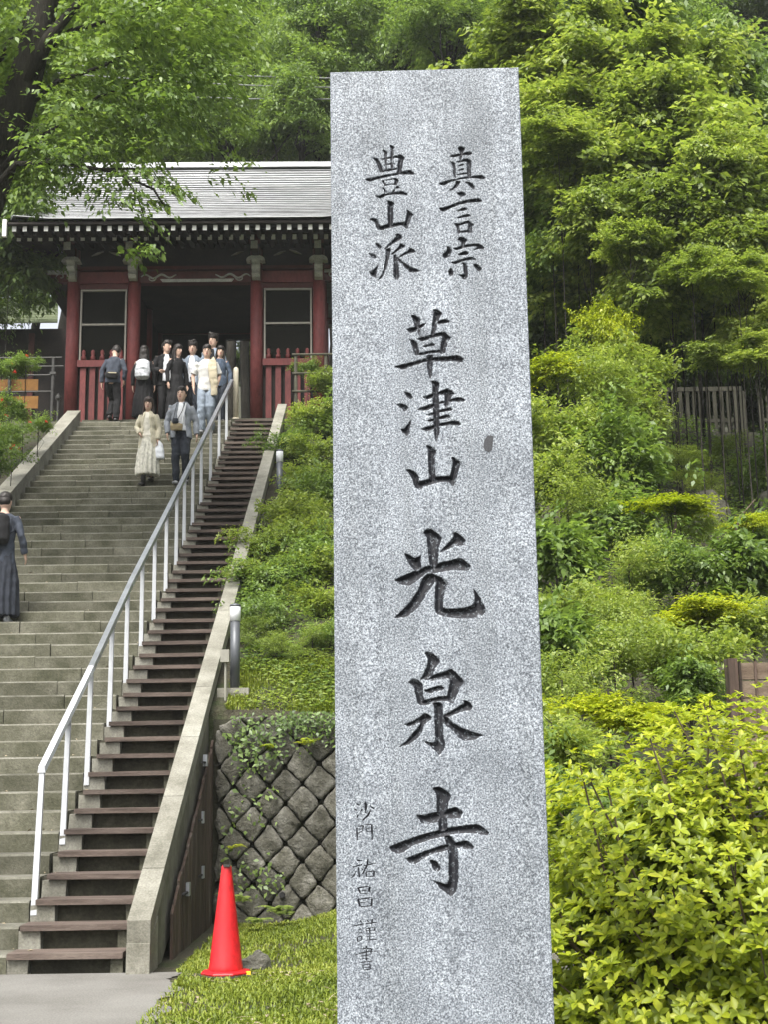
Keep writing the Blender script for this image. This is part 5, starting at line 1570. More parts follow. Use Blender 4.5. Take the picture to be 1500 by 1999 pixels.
    # upper garments
    def sleeves(mb, mode, infl):
        for i, sg in ((0, -1), (1, 1)):
            sho, elb, wri = J[i][3:]
            m1 = tuple((sho[q] + elb[q]) / 2 for q in range(3))
            m3 = tuple((wri[q] * .5 + elb[q] * .5) for q in range(3))
            if mode == 'short':
                e2 = tuple(sho[q] * .12 + elb[q] * .88 for q in range(3))
                limb(mb, [(sho, .054 + infl, .058 + infl), (m1, .062 + infl, .064 + infl), (e2, .072 + infl, .076 + infl)], 12)
            elif mode == 'long':
                w2 = tuple(wri[q] * .97 + elb[q] * .03 for q in range(3))
                limb(mb, [(sho, .048 + infl, .054 + infl), (m1, .054 + infl, .058 + infl), (elb, .050 + infl, .053 + infl), (m3, .050 + infl, .052 + infl), (w2, .042 + infl, .044 + infl)], 12)
    up = MB()
    infl = .016 if open_coat else .022
    rows = [(hem, .166, .122), (hem + .06, .166, .122), (1.0, .158, .116), (1.08, .148 * hw, .11), (1.22, .162 * hw, .118), (1.33, .174 * hw, .113), (1.40, .155 * hw, .092), (1.447, .082, .066)]
    limb(up, [(T(0, 0, zz), a + infl - .008, b + infl - .008) for zz, a, b in rows], 18)
    if sleeve and not open_coat:
        sleeves(up, sleeve, .004)
    knit('top', up, top, root, .010, .011, 1, seed + 3)
    if open_coat:
        ct = MB()
        rw = [(coat_hem, .205, .160, 1.15), (coat_hem + .10, .198, .152, 1.1), (1.0, .186, .145, 1.05), (1.12, .176 * hw, .14, 1.0), (1.25, .184 * hw, .14, .9), (1.34, .190 * hw, .132, .75), (1.41, .165 * hw, .108, .6), (1.465, .098, .085, .6)]
        c_shell(ct, [(T(0, 0, zz)[2], T(0, 0, zz)[0], T(0, 0, zz)[1], a * k, b * k, g) for zz, a, b, g in rw], .50, .030 * k)
        sleeves(ct, sleeve or 'long', .008)
        knit('jacket', ct, open_coat, root, .010, .013, 1, seed + 5)
    # hair
    h_ = MB()
    B = lambda c, a, b, d: ball(h_, HD(*c), a * k * 1.12, b * k * 1.12, d * k * 1.10, 14, 8)
    if hair == 'short':
        B((0, .002, 1.664), .084, .108, .074); B((0, .045, 1.620), .081, .064, .080); B((.025, -.058, 1.690), .05, .045, .030); B((-.070, .010, 1.63), .016, .05, .05); B((.070, .010, 1.63), .016, .05, .05)
    elif hair == 'tousled':
        B((0, .002, 1.666), .089, .112, .082); B((0, .045, 1.615), .085, .068, .085); B((-.070, .010, 1.63), .016, .05, .05); B((.070, .010, 1.63), .016, .05, .05)
        rr = random.Random(seed)
        for _ in range(14):
            a = rr.uniform(0, 6.28); B((math.cos(a) * .06, math.sin(a) * .075 - .005, 1.71 + rr.uniform(-.03, .025)), .032, .032, .026)
    elif hair == 'long':
        B((0, .002, 1.664), .090, .112, .080); B((0, .050, 1.58), .090, .070, .12); B((0, -.070, 1.668), .062, .038, .034)
        for sg in (-1, 1):
            ring_tube(h_, [(*HD(sg * .070, -.02, 1.66), .026 * k, .05 * k), (*HD(sg * .084, .0, 1.57), .022 * k, .045 * k), (*HD(sg * .088, -.01, 1.48), .026 * k, .045 * k), (*HD(sg * .098, -.035, 1.38), .026 * k, .035 * k), (*HD(sg * .10, -.05, 1.30), .012 * k, .02 * k)], 10)
        ring_tube(h_, [(*HD(0, .075, 1.62), .08 * k, .035 * k), (*HD(0, .085, 1.50), .09 * k, .03 * k), (*HD(0, .10, 1.34), .085 * k, .028 * k), (*HD(0, .10, 1.25), .05 * k, .02 * k)], 12)
    elif hair == 'cap':
        B((0, .012, 1.660), .090, .106, .076); B((0, .05, 1.61), .082, .066, .062)
    knit('hair', h_, hairmat, root, .009, .004, 0, seed + 9)
    root['_org'] = [float(c) for c in p0]
    root.scale = (.91, .91, 1.0)
    return root, (lambda x, y, zz: tuple(Vector(p0) + Matrix.Rotation(turn, 3, 'Z') @ Vector((T(x, y, zz)[0] * .91, T(x, y, zz)[1] * .91, T(x, y, zz)[2]))))


def at_step(x, k, back=0.14):
    """place on step k under picture column x"""
    r = (k - 1) * STEP_T + back
    y = 1900.0
    for _ in range(6):      # picture row of that step
        p = np.array(L(0, r, k * STEP_H)) - np.array([0, 0, EYE])
        zc = p[1] * math.cos(PITCH) + p[2] * math.sin(PITCH); yc = -p[1] * math.sin(PITCH) + p[2] * math.cos(PITCH)
        y = 999.5 - F_PX * yc / zc
    return on_r(x, y, r)[0], r, k * STEP_H


def loose(name, mb, mat, label, cat, wr=0.0, voxel=.009, seed=0):
    a = np.array(mb.v); org = a.mean(0); org[2] = a[:, 2].min()
    mb.v = [tuple(np.array(p) - org) for p in mb.v]
    root = thing(name, org, label, cat)
    return root, mb, org


def bag(name, mb, mat, label, cat, wr=.006, seed=0, extra=()):
    root, mb, org = loose(name, mb, mat, label, cat)
    t = [float(c) for c in root['_org']]; root['_org'] = [0, 0, 0]
    knit(extra[0] if extra else 'bag_body', mb, mat, root, .009, wr, 1, seed)
    root['_org'] = t
    return root


def W(fn, pts):      # person-space path -> world rings
    return [(*fn(p[0], p[1], p[2]), p[3], p[4]) for p in pts]


# the man climbing at the left edge
s, r, z = at_step(0, 20)
ro, f = person(s, r, z, 'man in slate blue clothes climbing the stairs with a black backpack', 1.62, math.pi, ((-.10, .0, .0), (.11, -.10, .12)), (((-.27, .03, 1.14), (-.30, -.08, .92)), ((.27, .03, 1.14), (.28, -.05, .90))),
               'c_slate', 'long', .74, None, .8, 'c_slate_dark', .10, 1.0, 'shoe_grey', 'cap', 'hair', (0, .1, 0), .06, 0, 1)
mb = MB()
ring_tube(mb, W(f, [(.03, .17, 1.02, .13, .06), (.03, .20, 1.08, .15, .085), (.03, .20, 1.25, .15, .085), (.03, .18, 1.38, .13, .07), (.03, .15, 1.42, .08, .04)]), 14)
bp = bag('backpack', mb, 'c_black', 'black backpack worn by the man climbing at the parapet', 'backpack', .008)
b2 = MB(); b2.tube([f(.12, .12, 1.40), f(.13, .0, 1.44), f(.13, -.11, 1.34), f(.15, -.10, 1.15), f(.13, .10, 1.04)], .016, 6); b2.build('strap', 'c_black', bp)
b2 = MB(); b2.tube([f(-.14, .12, 1.36), f(-.17, .13, 1.20), f(.0, .15, 1.06)], .012, 6); b2.build('strap', 'c_slate_dark', bp)

# the couple coming down
s, r, z = at_step(287, 37)
ro, f = person(s, r, z, 'woman in cream cardigan and long ivory skirt coming down the stairs', 1.50, math.radians(-6), ((-.07, -.06, 0), (.06, .10, .10)), (((-.235, -.02, 1.15), (-.13, -.16, 1.00)), ((.225, .03, 1.13), (.225, -.03, .90))),
               'c_ivory', 'long', .93, 'c_cream', .74, 'c_lace', .23, 1.0, 'shoe_black', 'long', 'hair_brown', (.12, 0, 0), 0, 0, 3, True)
mb = MB()
ring_tube(mb, W(f, [(.245, -.03, .88, .012, .02), (.245, -.03, .80, .06, .03), (.25, -.03, .70, .085, .05), (.255, -.03, .58, .09, .055), (.255, -.03, .53, .08, .045)]), 12)
bg = bag('carrier_bag', mb, 'c_bag', 'white carrier bag hanging from the hand of the woman in cream', 'bag', .012, 2)
b2 = MB(); b2.tube([f(.215, -.05, .80), f(.225, -.05, .885), f(.235, -.03, .88), f(.27, -.02, .80)], .006, 6); b2.build('handle', 'c_bag', bg)

s, r, z = at_step(352, 37)
ro, f = person(s, r, z, 'man in grey cardigan and white tee coming down beside the handrail', 1.68, math.radians(4), ((-.08, -.08, 0), (.09, .06, .05)), (((-.27, .02, 1.13), (-.25, -.06, .90)), ((.27, .03, 1.14), (.29, -.02, .89))),
               'c_white', 'long', .95, 'c_grey', .83, 'c_navy', None, 1.12, 'shoe_grey', 'short', 'hair', (-.22, -.05, 0), 0, 0, 5)
mb = MB()
ring_tube(mb, W(f, [(-.07, -.20, .93, .10, .035), (-.07, -.20, 1.0, .105, .05), (-.05, -.20, 1.06, .09, .04)]), 12)
bg = bag('shoulder_bag', mb, 'c_brown', 'tan waist bag across the front of the man in grey cardigan', 'bag', .003, 4)
b2 = MB(); b2.tube([f(.03, -.19, 1.05), f(.05, -.185, 1.2), f(.09, -.14, 1.40), f(.07, .02, 1.47), f(-.05, .12, 1.40)], .013, 6); b2.build('strap', 'c_white', bg)
mb = MB()
ring_tube(mb, W(f, [(-.09, -.225, 1.04, .05, .035), (-.09, -.23, 1.08, .055, .045), (-.09, -.225, 1.13, .05, .035)]), 12)
bg = bag('camera', mb, 'c_navy', 'small dark camera hung on the chest of the man in grey cardigan', 'camera', .0, 4)
b2 = MB(); b2.tube([f(-.13, -.21, 1.12), f(-.10, -.175, 1.28), f(-.07, -.10, 1.46), f(.0, .06, 1.48), f(.07, -.10, 1.46), f(.03, -.18, 1.28), f(-.05, -.21, 1.12)], .006, 6); b2.build('neck_strap', 'c_black', bg)

# man with the shawl on the upper steps
s, r, z = at_step(402, 47)
ro, f = person(s, r, z, 'man in pale loose shirt and jeans with a beige shawl over one shoulder', 1.76, math.radians(3), ((-.09, -.05, 0), (.09, .08, .03)), (((-.28, .02, 1.14), (-.26, -.03, .90)), ((.26, .03, 1.14), (.22, -.10, .93))),
               'c_shirt', 'short', .83, None, .8, 'c_denim', None, 1.35, 'shoe_grey', 'short', 'hair', (.05, 0, 0), 0, 0, 7)
mb = MB()
ring_tube(mb, W(f, [(.10, .14, 1.05, .07, .03), (.13, .13, 1.35, .07, .03), (.13, .04, 1.46, .03, .08), (.12, -.10, 1.40, .08, .03), (.13, -.165, 1.2, .085, .03), (.16, -.175, .98, .08, .03), (.17, -.16, .72, .06, .025)]), 12)
bag('shawl', mb, 'c_beige', 'beige shawl hanging over the shoulder of the man in jeans', 'shawl', .010, 6, ('shawl_cloth',))

# the group at the head of the stairs
s, r, z = at_step(218, 50, .12)
ro, f = person(s, r, z, 'man in dark denim jacket seen from behind by the red pickets', 1.62, math.radians(172), ((-.11, .04, 0), (.10, -.12, .10)), (((-.27, -.02, 1.14), (-.22, -.14, .95)), ((.27, .03, 1.13), (.27, -.02, .89))),
               'c_slate', 'long', .86, None, .8, 'c_black', None, 1.2, 'shoe_black', 'short', 'hair', (.3, .35, 0), .22, 0, 9)
mb = MB()
ring_tube(mb, W(f, [(-.02, .16, .93, .12, .04), (-.03, .17, 1.0, .15, .055), (-.03, .17, 1.06, .14, .04)]), 12)
bg = bag('waist_bag', mb, 'c_black', 'black waist bag with pale band on the back of the denim man', 'bag', .003, 8)
b2 = MB(); b2.tube([f(-.15, .205, 1.03), f(-.04, .235, 1.03), f(.10, .20, 1.05)], .013, 6); b2.build('pale_band', 'c_beige', bg)

rq = R_TOP + .9
def at_land(x, y, r=rq):
    return on_r(x, y, r)[0], r, Z_LAND - .004
s, r, z = at_land(280, 760, R_TOP + .85)
ro, f = person(s, r, z, 'woman in black seen from behind with a silver quilted backpack', 1.66, math.radians(182), arms=None, top='c_black', sleeve='long', legs='c_black', skirt=.2, hair='long', seed=11, fem=True)
mb = MB()
ring_tube(mb, W(f, [(0, .16, .98, .12, .05), (0, .20, 1.03, .15, .09), (0, .21, 1.18, .155, .09), (0, .19, 1.33, .14, .075), (0, .15, 1.40, .09, .04)]), 14)
bag('backpack', mb, 'c_silver', 'silver quilted backpack on the woman in black', 'backpack', .012, 9)
s, r, z = at_land(323, 760, R_TOP + 1.0)
person(s, r, z, 'man in black jacket over white tee turning his head at the gate', 1.83, math.radians(20), ((-.09, 0, 0), (.10, .05, 0)), (((-.27, -.02, 1.14), (-.16, -.22, 1.06)), ((.27, .03, 1.14), (.20, -.14, 1.0))),
       'c_white', 'long', .9, 'c_black', .8, 'c_black', None, 1.1, 'shoe_black', 'short', 'hair', (.55, 0, .1), 0, 0, 13)
s, r, z = at_land(345, 760, R_TOP + .78)
person(s, r, z, 'woman with long hair in a black coat between the two men at the gate', 1.66, math.radians(40), ((-.08, 0, 0), (.08, .05, 0)), None, 'c_black', 'long', .72, None, .8, 'c_black', .25, 1.0, 'shoe_black', 'long', 'hair', (.2, .1, 0), 0, 0, 15, True)
s, r, z = at_land(375, 760, R_TOP + 1.15)
person(s, r, z, 'man in faded denim jacket and white tee standing under the gate', 1.84, math.radians(-3), ((-.09, 0, 0), (.09, 0, 0)), None, 'c_white', 'long', .9, 'c_denim', .84, 'c_navy', None, 1.1, 'shoe_grey', 'tousled', 'hair', (.1, 0, 0), 0, 0, 17)
s, r, z = at_land(415, 760, R_TOP + .8)
person(s, r, z, 'tall man in blue grey jacket behind the handrail top', 1.88, math.radians(-12), ((-.09, 0, 0), (.09, 0, 0)), None, 'c_black', 'long', .9, 'c_denim', .8, 'c_denim_dark', None, 1.1, 'shoe_grey', 'tousled', 'hair', (-.1, .05, 0), 0, 0, 19)
s, r, z = at_step(428, 50, .2)
person(s, r, z, 'woman in dark clothes partly hidden behind the man with the shawl', 1.56, math.radians(5), ((-.08, 0, 0), (.08, 0, 0)), None, 'c_denim_dark', 'long', .8, None, .8, 'c_navy', None, 1.2, 'shoe_black', 'long', 'hair', (.15, 0, .1), 0, 0, 21, True)

# ------------------------------------------------------------------ vegetation
def leaf_fan(C, D, N, ln_, wd, fold=0.25):
    """kite leaves: centres C, axis D, normal N (unit, Nx3), length, width -> verts (4 per leaf), quads"""
    W_ = np.cross(D, N)
    a = C - D * (ln_ * .5)[:, None]
    b = C + W_ * (wd * .5)[:, None] + N * (wd * fold * .5)[:, None] - D * (ln_ * .08)[:, None]
    c = C + D * (ln_ * .5)[:, None] - N * (ln_ * .12)[:, None]
    d = C - W_ * (wd * .5)[:, None] + N * (wd * fold * .5)[:, None] - D * (ln_ * .08)[:, None]
    V = np.stack([a, b, c, d], 1).reshape(-1, 3)
    n = len(C)
    F = np.arange(n * 4).reshape(n, 4)
    return V, F


def unit(v):
    return v / (np.linalg.norm(v, axis=1)[:, None] + 1e-9)


def sprays(centres, radius, per, leaf, rg, flat=0.28, droop=0.25, out_from=None, tilt=0.40, thick=0.07, narrow=.42, rise=0.0):
    """feathery leaf sprays: thin fans that reach outwards and droop at the tip"""
    centres = np.asarray(centres)
    m = len(centres); n = m * per
    ci = np.repeat(np.arange(m), per)
    mid = centres.mean(0)
    d = centres - mid; d[:, 2] = 0
    az = np.arctan2(d[:, 1], d[:, 0]) + rg.normal(0, .7, m)
    ax = np.stack([np.cos(az), np.sin(az), rise + rg.normal(0, flat, m)], 1); ax = unit(ax)
    sd_ = np.stack([-np.sin(az), np.cos(az), rg.normal(0, flat, m)], 1); sd_ = unit(sd_)
    rad = (np.asarray(radius) if np.ndim(radius) else np.full(m, radius)) * rg.uniform(.6, 1.35, m)
    a = rg.uniform(-.6, 1, n); b = rg.normal(0, narrow, n) * (1.05 - .6 * np.abs(a - .1))
    off = ax[ci] * a[:, None] + sd_[ci] * b[:, None]
    off[:, 2] += -droop * np.clip(a + .3, 0, 2) ** 2 * .6 + rg.normal(0, thick, n)
    C = centres[ci] + off * rad[ci][:, None]
    sgn = np.sign(b)[:, None]
    D = unit(ax[ci] * .75 + sd_[ci] * sgn * .65 + np.stack([np.zeros(n), np.zeros(n), -droop * (1 + a)], 1) * .8 + rg.normal(0, .28, (n, 3)))
    N = unit(np.stack([rg.normal(0, tilt, n), rg.normal(0, tilt, n) - .2, np.ones(n)], 1))
    N = unit(N - D * (N * D).sum(1)[:, None])
    ln_ = leaf * rg.uniform(.55, 1.35, n)
    return leaf_fan(C, D, N, ln_, ln_ * rg.uniform(.38, .6, n))


def crown_points(n, rg, shape=(1, 1, 1), hollow=.45, lumps=7):
    """spray centres: a lumpy, gappy crown of unit size"""
    lc = unit(rg.normal(0, 1, (lumps, 3))) * rg.uniform(.15, .72, lumps)[:, None]
    lr = rg.uniform(.24, .46, lumps)
    pts = []
    while len(pts) < n:
        i = rg.integers(lumps)
        d = rg.normal(0, 1, 3); d /= np.linalg.norm(d)
        if d[2] < -.55:
            continue
        q = lc[i] + d * lr[i] * (hollow + (1 - hollow) * rg.uniform() ** .5)
        if rg.uniform() < .22 and q[2] > -.3:        # stray shoots past the outline
            q = q * rg.uniform(1.05, 1.6)
        pts.append(q)
    return np.array(pts) * np.array(shape), lc * np.array(shape)


CROWNS = {}
def crown_mesh(key, n_spray, per, leaf, spray, mat, seed, shape=(1, 1, 1), scale=3.0, droop=.25, flat=.28, hollow=.45, lumps=8, thick=.2, rise=0.0, narrow=.42):
    rg = np.random.default_rng(seed)
    pts, lc = crown_points(n_spray, rg, shape, hollow, lumps)
    V, F = sprays(pts * scale, spray, per, leaf, rg, flat, droop, thick=thick, rise=rise, narrow=narrow)
    CROWNS[key] = (mesh_arrays('crown_' + key, V, F, mat), lc * scale, scale)
    return CROWNS[key]


crown_mesh('dark_a', 560, 44, .17, .70, 'leaf_dark', 21, (1, 1, 1.05), 4.2, .45, .45, .1, 16, .14, .1, .5)
crown_mesh('dark_b', 560, 44, .17, .70, 'leaf_dark', 22, (1.1, 1.1, .9), 4.2, .5, .45, .1, 16, .14, .1, .5)
crown_mesh('mid_a', 560, 42, .145, .54, 'leaf_mid', 23, (1, 1, 1), 3.0, .5, .45, .1, 15, .14, .1, .5)
crown_mesh('mid_b', 560, 42, .145, .54, 'leaf_mid', 24, (1, 1, 1.25), 3.0, .7, .5, .1, 15, .14, .1, .5)
crown_mesh('fresh_a', 520, 40, .115, .40, 'leaf_fresh', 25, (1.1, 1.1, .95), 1.8, .5, .42, .05, 14, .12, .1, .5)
crown_mesh('fresh_b', 520, 40, .115, .40, 'leaf_fresh', 26, (1, 1, 1.15), 1.8, .5, .45, .05, 14, .12, .1, .5)
crown_mesh('fresh_s', 300, 36, .10, .27, 'leaf_fresh', 33, (1.05, 1.05, 1), 1.0, .5, .5, .0, 16, .14, .1, .5)
crown_mesh('fresh_t', 280, 36, .10, .30, 'leaf_fresh', 36, (1.1, 1, 1), 1.0, .6, .35, .0, 14, .1, .15, .45)
crown_mesh('mid_s', 280, 34, .115, .29, 'leaf_mid', 34, (1, 1, 1.05), 1.0, .55, .5, .0, 15, .14, .1, .5)
crown_mesh('dark_s', 250, 34, .12, .29, 'leaf_dark', 35, (1, 1, 1.05), 1.0, .55, .5, .05, 9, .14, .1, .5)
SMALL = {'dark_a': 'dark_s', 'dark_b': 'dark_s', 'mid_a': 'mid_s', 'mid_b': 'mid_s', 'fresh_a': 'fresh_s', 'fresh_b': 'fresh_t'}
crown_mesh('shrub_a', 190, 28, .074, .20, 'leaf_fresh', 27, (1, 1, 1.0), .75, .25, .7, .0, 12, .2, .55, .5)
crown_mesh('shrub_b', 190, 28, .080, .22, 'leaf_mid', 28, (1.1, 1.1, .95), .75, .3, .7, .0, 12, .2, .4, .5)
crown_mesh('shrub_y', 220, 36, .064, .22, 'leaf_yellow', 29, (1, 1, .9), .75, .35, .35, .0, 9, .1, .1)
crown_mesh('shrub_c', 150, 26, .115, .26, 'leaf_mid', 30, (1, 1, 1.0), .75, .5, .6, .0, 9, .2, .5)
crown_mesh('shrub_d', 200, 40, .048, .30, 'leaf_fresh', 31, (1.1, 1.1, 1.2), .75, .5, .5, .0, 8, .08, .7)


def limbs(mb, base, top, ends, r0, rg, bend=.15):
    base, top = Vector(base), Vector(top)
    h = (top - base)
    k = 7
    trunk = []
    for i in range(k):
        t = i / (k - 1)
        w = Vector((rg.normal(0, bend) * math.sin(math.pi * t), rg.normal(0, bend) * math.sin(math.pi * t), 0)) * r0 * 4
        trunk.append(base + h * t + w)
    mb.tube(trunk, [r0 * (1.15 - .7 * i / (k - 1)) for i in range(k)], 8)
    for e in ends:
        e = Vector(e)
        j = rg.integers(4, k)
        s_ = trunk[j]
        m1 = s_ + (e - s_) * .35 + Vector((rg.normal(0, .1), rg.normal(0, .1), abs(rg.normal(0, .12)))) * (e - s_).length
        m2 = s_ + (e - s_) * .7 + Vector((rg.normal(0, .06), rg.normal(0, .06), .06)) * (e - s_).length
        rr = r0 * (1.0 - .6 * j / (k - 1)) * .55
        mb.tube([s_, m1, m2, e], [rr, rr * .75, rr * .5, rr * .2], 6)


def tree(key, c, rad, label, group, ground=None, name='tree', seed=0, trunk=.16, squash=(1, 1, 1), cat='tree', lean=(0, 0)):
    """c: crown centre, rad: crown radius"""
    if key in SMALL and rad < 1.75:
        key = SMALL[key]
        trunk = min(trunk, .010)
    me, lc, sc = CROWNS[key]
    st = S(c)
    gz0 = float(ground_z(st[0], st[1])) if ground is None else ground
    gz0 = min(gz0, c[2] - rad * .6)
    base = (c[0] + lean[0], c[1] + lean[1], gz0 - .1)
    t = thing(name, base, label, cat, group)
    k = rad / sc
    rz = (seed * 2.399) % 6.283
    o = link('crown', me, t, tuple(c[i] - base[i] for i in range(3)), None, (0, 0, rz), (k * squash[0], k * squash[1], k * squash[2]))
    rg = np.random.default_rng(seed + 500)
    mb = MB()
    cr, sr = math.cos(rz), math.sin(rz)
    ends = [(c[0] + (p[0] * cr - p[1] * sr) * k * squash[0], c[1] + (p[0] * sr + p[1] * cr) * k * squash[1], c[2] + p[2] * k * squash[2]) for p in lc]
    limbs(mb, base, (c[0], c[1], c[2] + rad * .3), ends, trunk, rg)
    mb.build('trunk', 'bark', t, True)
    return t


# woods on the hill behind
_n = 0
for row, (Y, ys_, rad, step, keys) in enumerate(((72, (-60, 120, 300), 7.5, 290, ('dark_a', 'mid_b')), (56, (-140, 60, 235), 5.6, 270, ('mid_b', 'dark_a', 'mid_b')), (43, (-120, 60), 4.0, 260, ('mid_b', 'dark_b', 'mid_b')))):
    for yy in ys_:
        x = -140 + (row * 97 + yy) % 150
        while x < 1660:
            if not (row == 2 and 1180 < x < 1460 and yy > 0) :
                c = on_y(x + rnd.uniform(-40, 40), yy + rnd.uniform(-50, 50), Y + rnd.uniform(-3, 3))
                key = keys[_n % len(keys)]
                if x > 1300 and row > 0:
                    key = 'dark_a'
                tree(key, c, rad * rnd.uniform(.85, 1.15), {'dark_a': 'tall deep green tree in the woods behind the gate', 'dark_b': 'broad deep green tree in the woods behind the gate', 'mid_b': 'mid green tree among the dark woods behind the gate'}[key], 'trees of the woods behind the gate', seed=_n, trunk=.28)
                _n += 1
            x += step
# lighter trees just behind the roof
for i, (x, y, Y, rad, key) in enumerate(((215, 230, 36, 2.4, 'mid_a'), (330, 235, 37, 2.3, 'mid_b'), (455, 245, 35, 2.2, 'mid_b'), (590, 220, 34, 2.3, 'mid_a'), (620, 60, 35, 2.5, 'mid_b'), (480, 90, 38, 2.5, 'mid_a'), (770, 80, 36, 2.8, 'mid_b'), (880, 40, 33, 2.4, 'mid_a'), (960, 150, 34, 2.2, 'mid_b'), (90, 120, 38, 3.0, 'mid_a'), (-30, 330, 35, 2.6, 'mid_b'))):
    tree(key, on_y(x, y, Y), rad, 'light green leafy tree rising behind the copper roof', 'light trees behind the roof', seed=60 + i, trunk=.15)
# trees left of the gate, over the hall
for i, (x, y, Y, rad, key) in enumerate(((20, 480, 27.5, 1.5, 'dark_b'), (-60, 560, 30, 1.8, 'dark_a'), (60, 545, 33, 1.3, 'mid_a'))):
    tree(key, on_y(x, y, Y), rad, 'dark tree hanging over the mossy hall roof', 'dark trees by the hall', seed=90 + i, trunk=.12)
# foliage seen through the passage
for i, (x, y, Y) in enumerate(((452, 720, 44), (497, 690, 46))):
    tree('dark_a', on_y(x, y, Y), .75, 'small dark tree seen through the gate passage', 'trees beyond the passage', seed=95 + i, trunk=.06)

# maples on the right hand bank: layered fresh crowns
MAP = [(1095, 150, 20.5, 1.15, 'fresh_b'), (1210, 60, 22, 1.5, 'mid_a'), (1245, 190, 20, 1.25, 'fresh_a'), (1120, 330, 19.5, 1.0, 'fresh_b'), (1350, 270, 19.0, 1.25, 'fresh_a'), (1460, 420, 18.5, 1.3, 'fresh_a'), (1230, 380, 19.5, 1.3, 'fresh_b'),
       (1360, 470, 18.5, 1.15, 'fresh_a'), (1120, 520, 21, 1.2, 'mid_a'), (1250, 560, 21, 1.3, 'mid_b'), (1420, 600, 20.5, 1.2, 'mid_b'), (1520, 330, 19, 1.1, 'fresh_b'), (1520, 560, 19, 1.0, 'fresh_a'), (1330, 120, 25, 1.9, 'mid_b'), (1440, 220, 26, 1.7, 'mid_a'), (1060, 640, 22, 1.1, 'dark_b'), (1150, 450, 18.6, .8, 'fresh_a'), (1310, 560, 18.0, .8, 'fresh_b'), (1450, 530, 17.6, .75, 'fresh_a'), (1190, 250, 19.2, .9, 'fresh_a'), (1300, 400, 18.2, .8, 'fresh_b'), (1410, 350, 18, .8, 'fresh_a'), (1490, 650, 17.6, .6, 'fresh_b'), (1080, 420, 20, .9, 'mid_a'), (1350, 640, 21.5, 1.0, 'mid_a'), (1270, 660, 22, .9, 'mid_b'), (1150, 620, 21.5, .9, 'mid_a'), (1040, 60, 21, 1.1, 'fresh_b'), (1150, 110, 20.6, 1.0, 'fresh_a'), (1300, 150, 20.6, 1.1, 'fresh_b'), (1180, 330, 19.0, .9, 'fresh_a'), (1070, 250, 19.4, .9, 'fresh_a'), (1290, 290, 19.2, .9, 'fresh_b'), (1410, 450, 18.2, .9, 'fresh_b'), (1500, 480, 18.2, .9, 'fresh_a'), (1170, 540, 20, .95, 'fresh_b'), (1060, 520, 20, .9, 'mid_a'), (1400, 150, 22, 1.1, 'mid_a'), (1300, 480, 19.5, .9, 'mid_a'), (1380, 400, 19.5, .9, 'mid_a')]
for i, (x, y, Y, rad, key) in enumerate(MAP):
    fresh = key.startswith('fresh')
    tree(key, on_y(x, y, Y), rad, 'bright fresh green maple on the bank right of the pillar' if fresh else 'deeper green tree among the maples right of the pillar',
         'maples on the bank' if fresh else 'deeper trees among the maples', seed=120 + i, trunk=.032, name='maple_tree' if fresh else 'tree', squash=(1.15, 1.15, .9) if fresh else (1, 1, 1))

# dark thicket behind the baluster fence
for i, (x, y, Y, rad) in enumerate(((1230, 690, 29, 1.6), (1330, 690, 30, 1.5), (1420, 680, 29.5, 1.6), (1520, 690, 29, 1.6), (1370, 770, 31, 1.3), (1470, 780, 31, 1.3), (1130, 690, 27, 1.3), (1100, 560, 30, 2.0), (1230, 540, 31, 2.0), (1360, 560, 31, 2.0), (1490, 560, 30, 2.0), (1070, 420, 31, 2.0), (1480, 440, 32, 2.2), (1060, 760, 26, 1.3), (1180, 800, 27, 1.2))):
    tree('dark_b', on_y(x, y, Y), rad, 'dark shaded tree behind the baluster fence', 'dark trees behind the baluster fence', seed=150 + i, trunk=.07)


for i, (x, y, Y, rad) in enumerate(((1260, 640, 23.5, 1.1), (1350, 670, 23.5, .95), (1440, 640, 23, 1.0), (1510, 700, 23, .95), (1110, 560, 22, 1.0), (1200, 600, 22.5, 1.0), (1090, 650, 22, .9), (1410, 560, 22.5, .9), (1300, 600, 22.5, .9))):
    tree('dark_a', on_y(x, y, Y), rad, 'shaded dark green tree hanging in front of the baluster fence', 'shaded trees before the baluster fence', seed=170 + i, trunk=.02)
for i, (x, y, Y, rad) in enumerate(((1440, 545, 16.5, .42), (1400, 690, 16.8, .30), (1480, 690, 16.5, .36), (1350, 520, 17, .4), (1230, 470, 17.5, .45), (1090, 270, 18.5, .5))):
    tree('fresh_b' if i % 2 else 'fresh_a', on_y(x, y, Y), rad, 'thin maple sapling reaching out with light leaf tiers', 'maple saplings before the dark trees', seed=185 + i, trunk=.012, name='maple_sapling', squash=(1.5, 1.2, .75))


def shrub(key, x, y, Y, rad, label, group, seed, squash=(1, 1, 1), name='shrub', cat='shrub'):
    squash = (squash[0] * .95, squash[1] * .95, max(squash[2], .42 if key == 'shrub_y' else .85))
    return tree(key, on_y(x, y, Y), rad, label, group, seed=seed, trunk=.010 * max(1, rad), squash=squash, name=name, cat=cat)


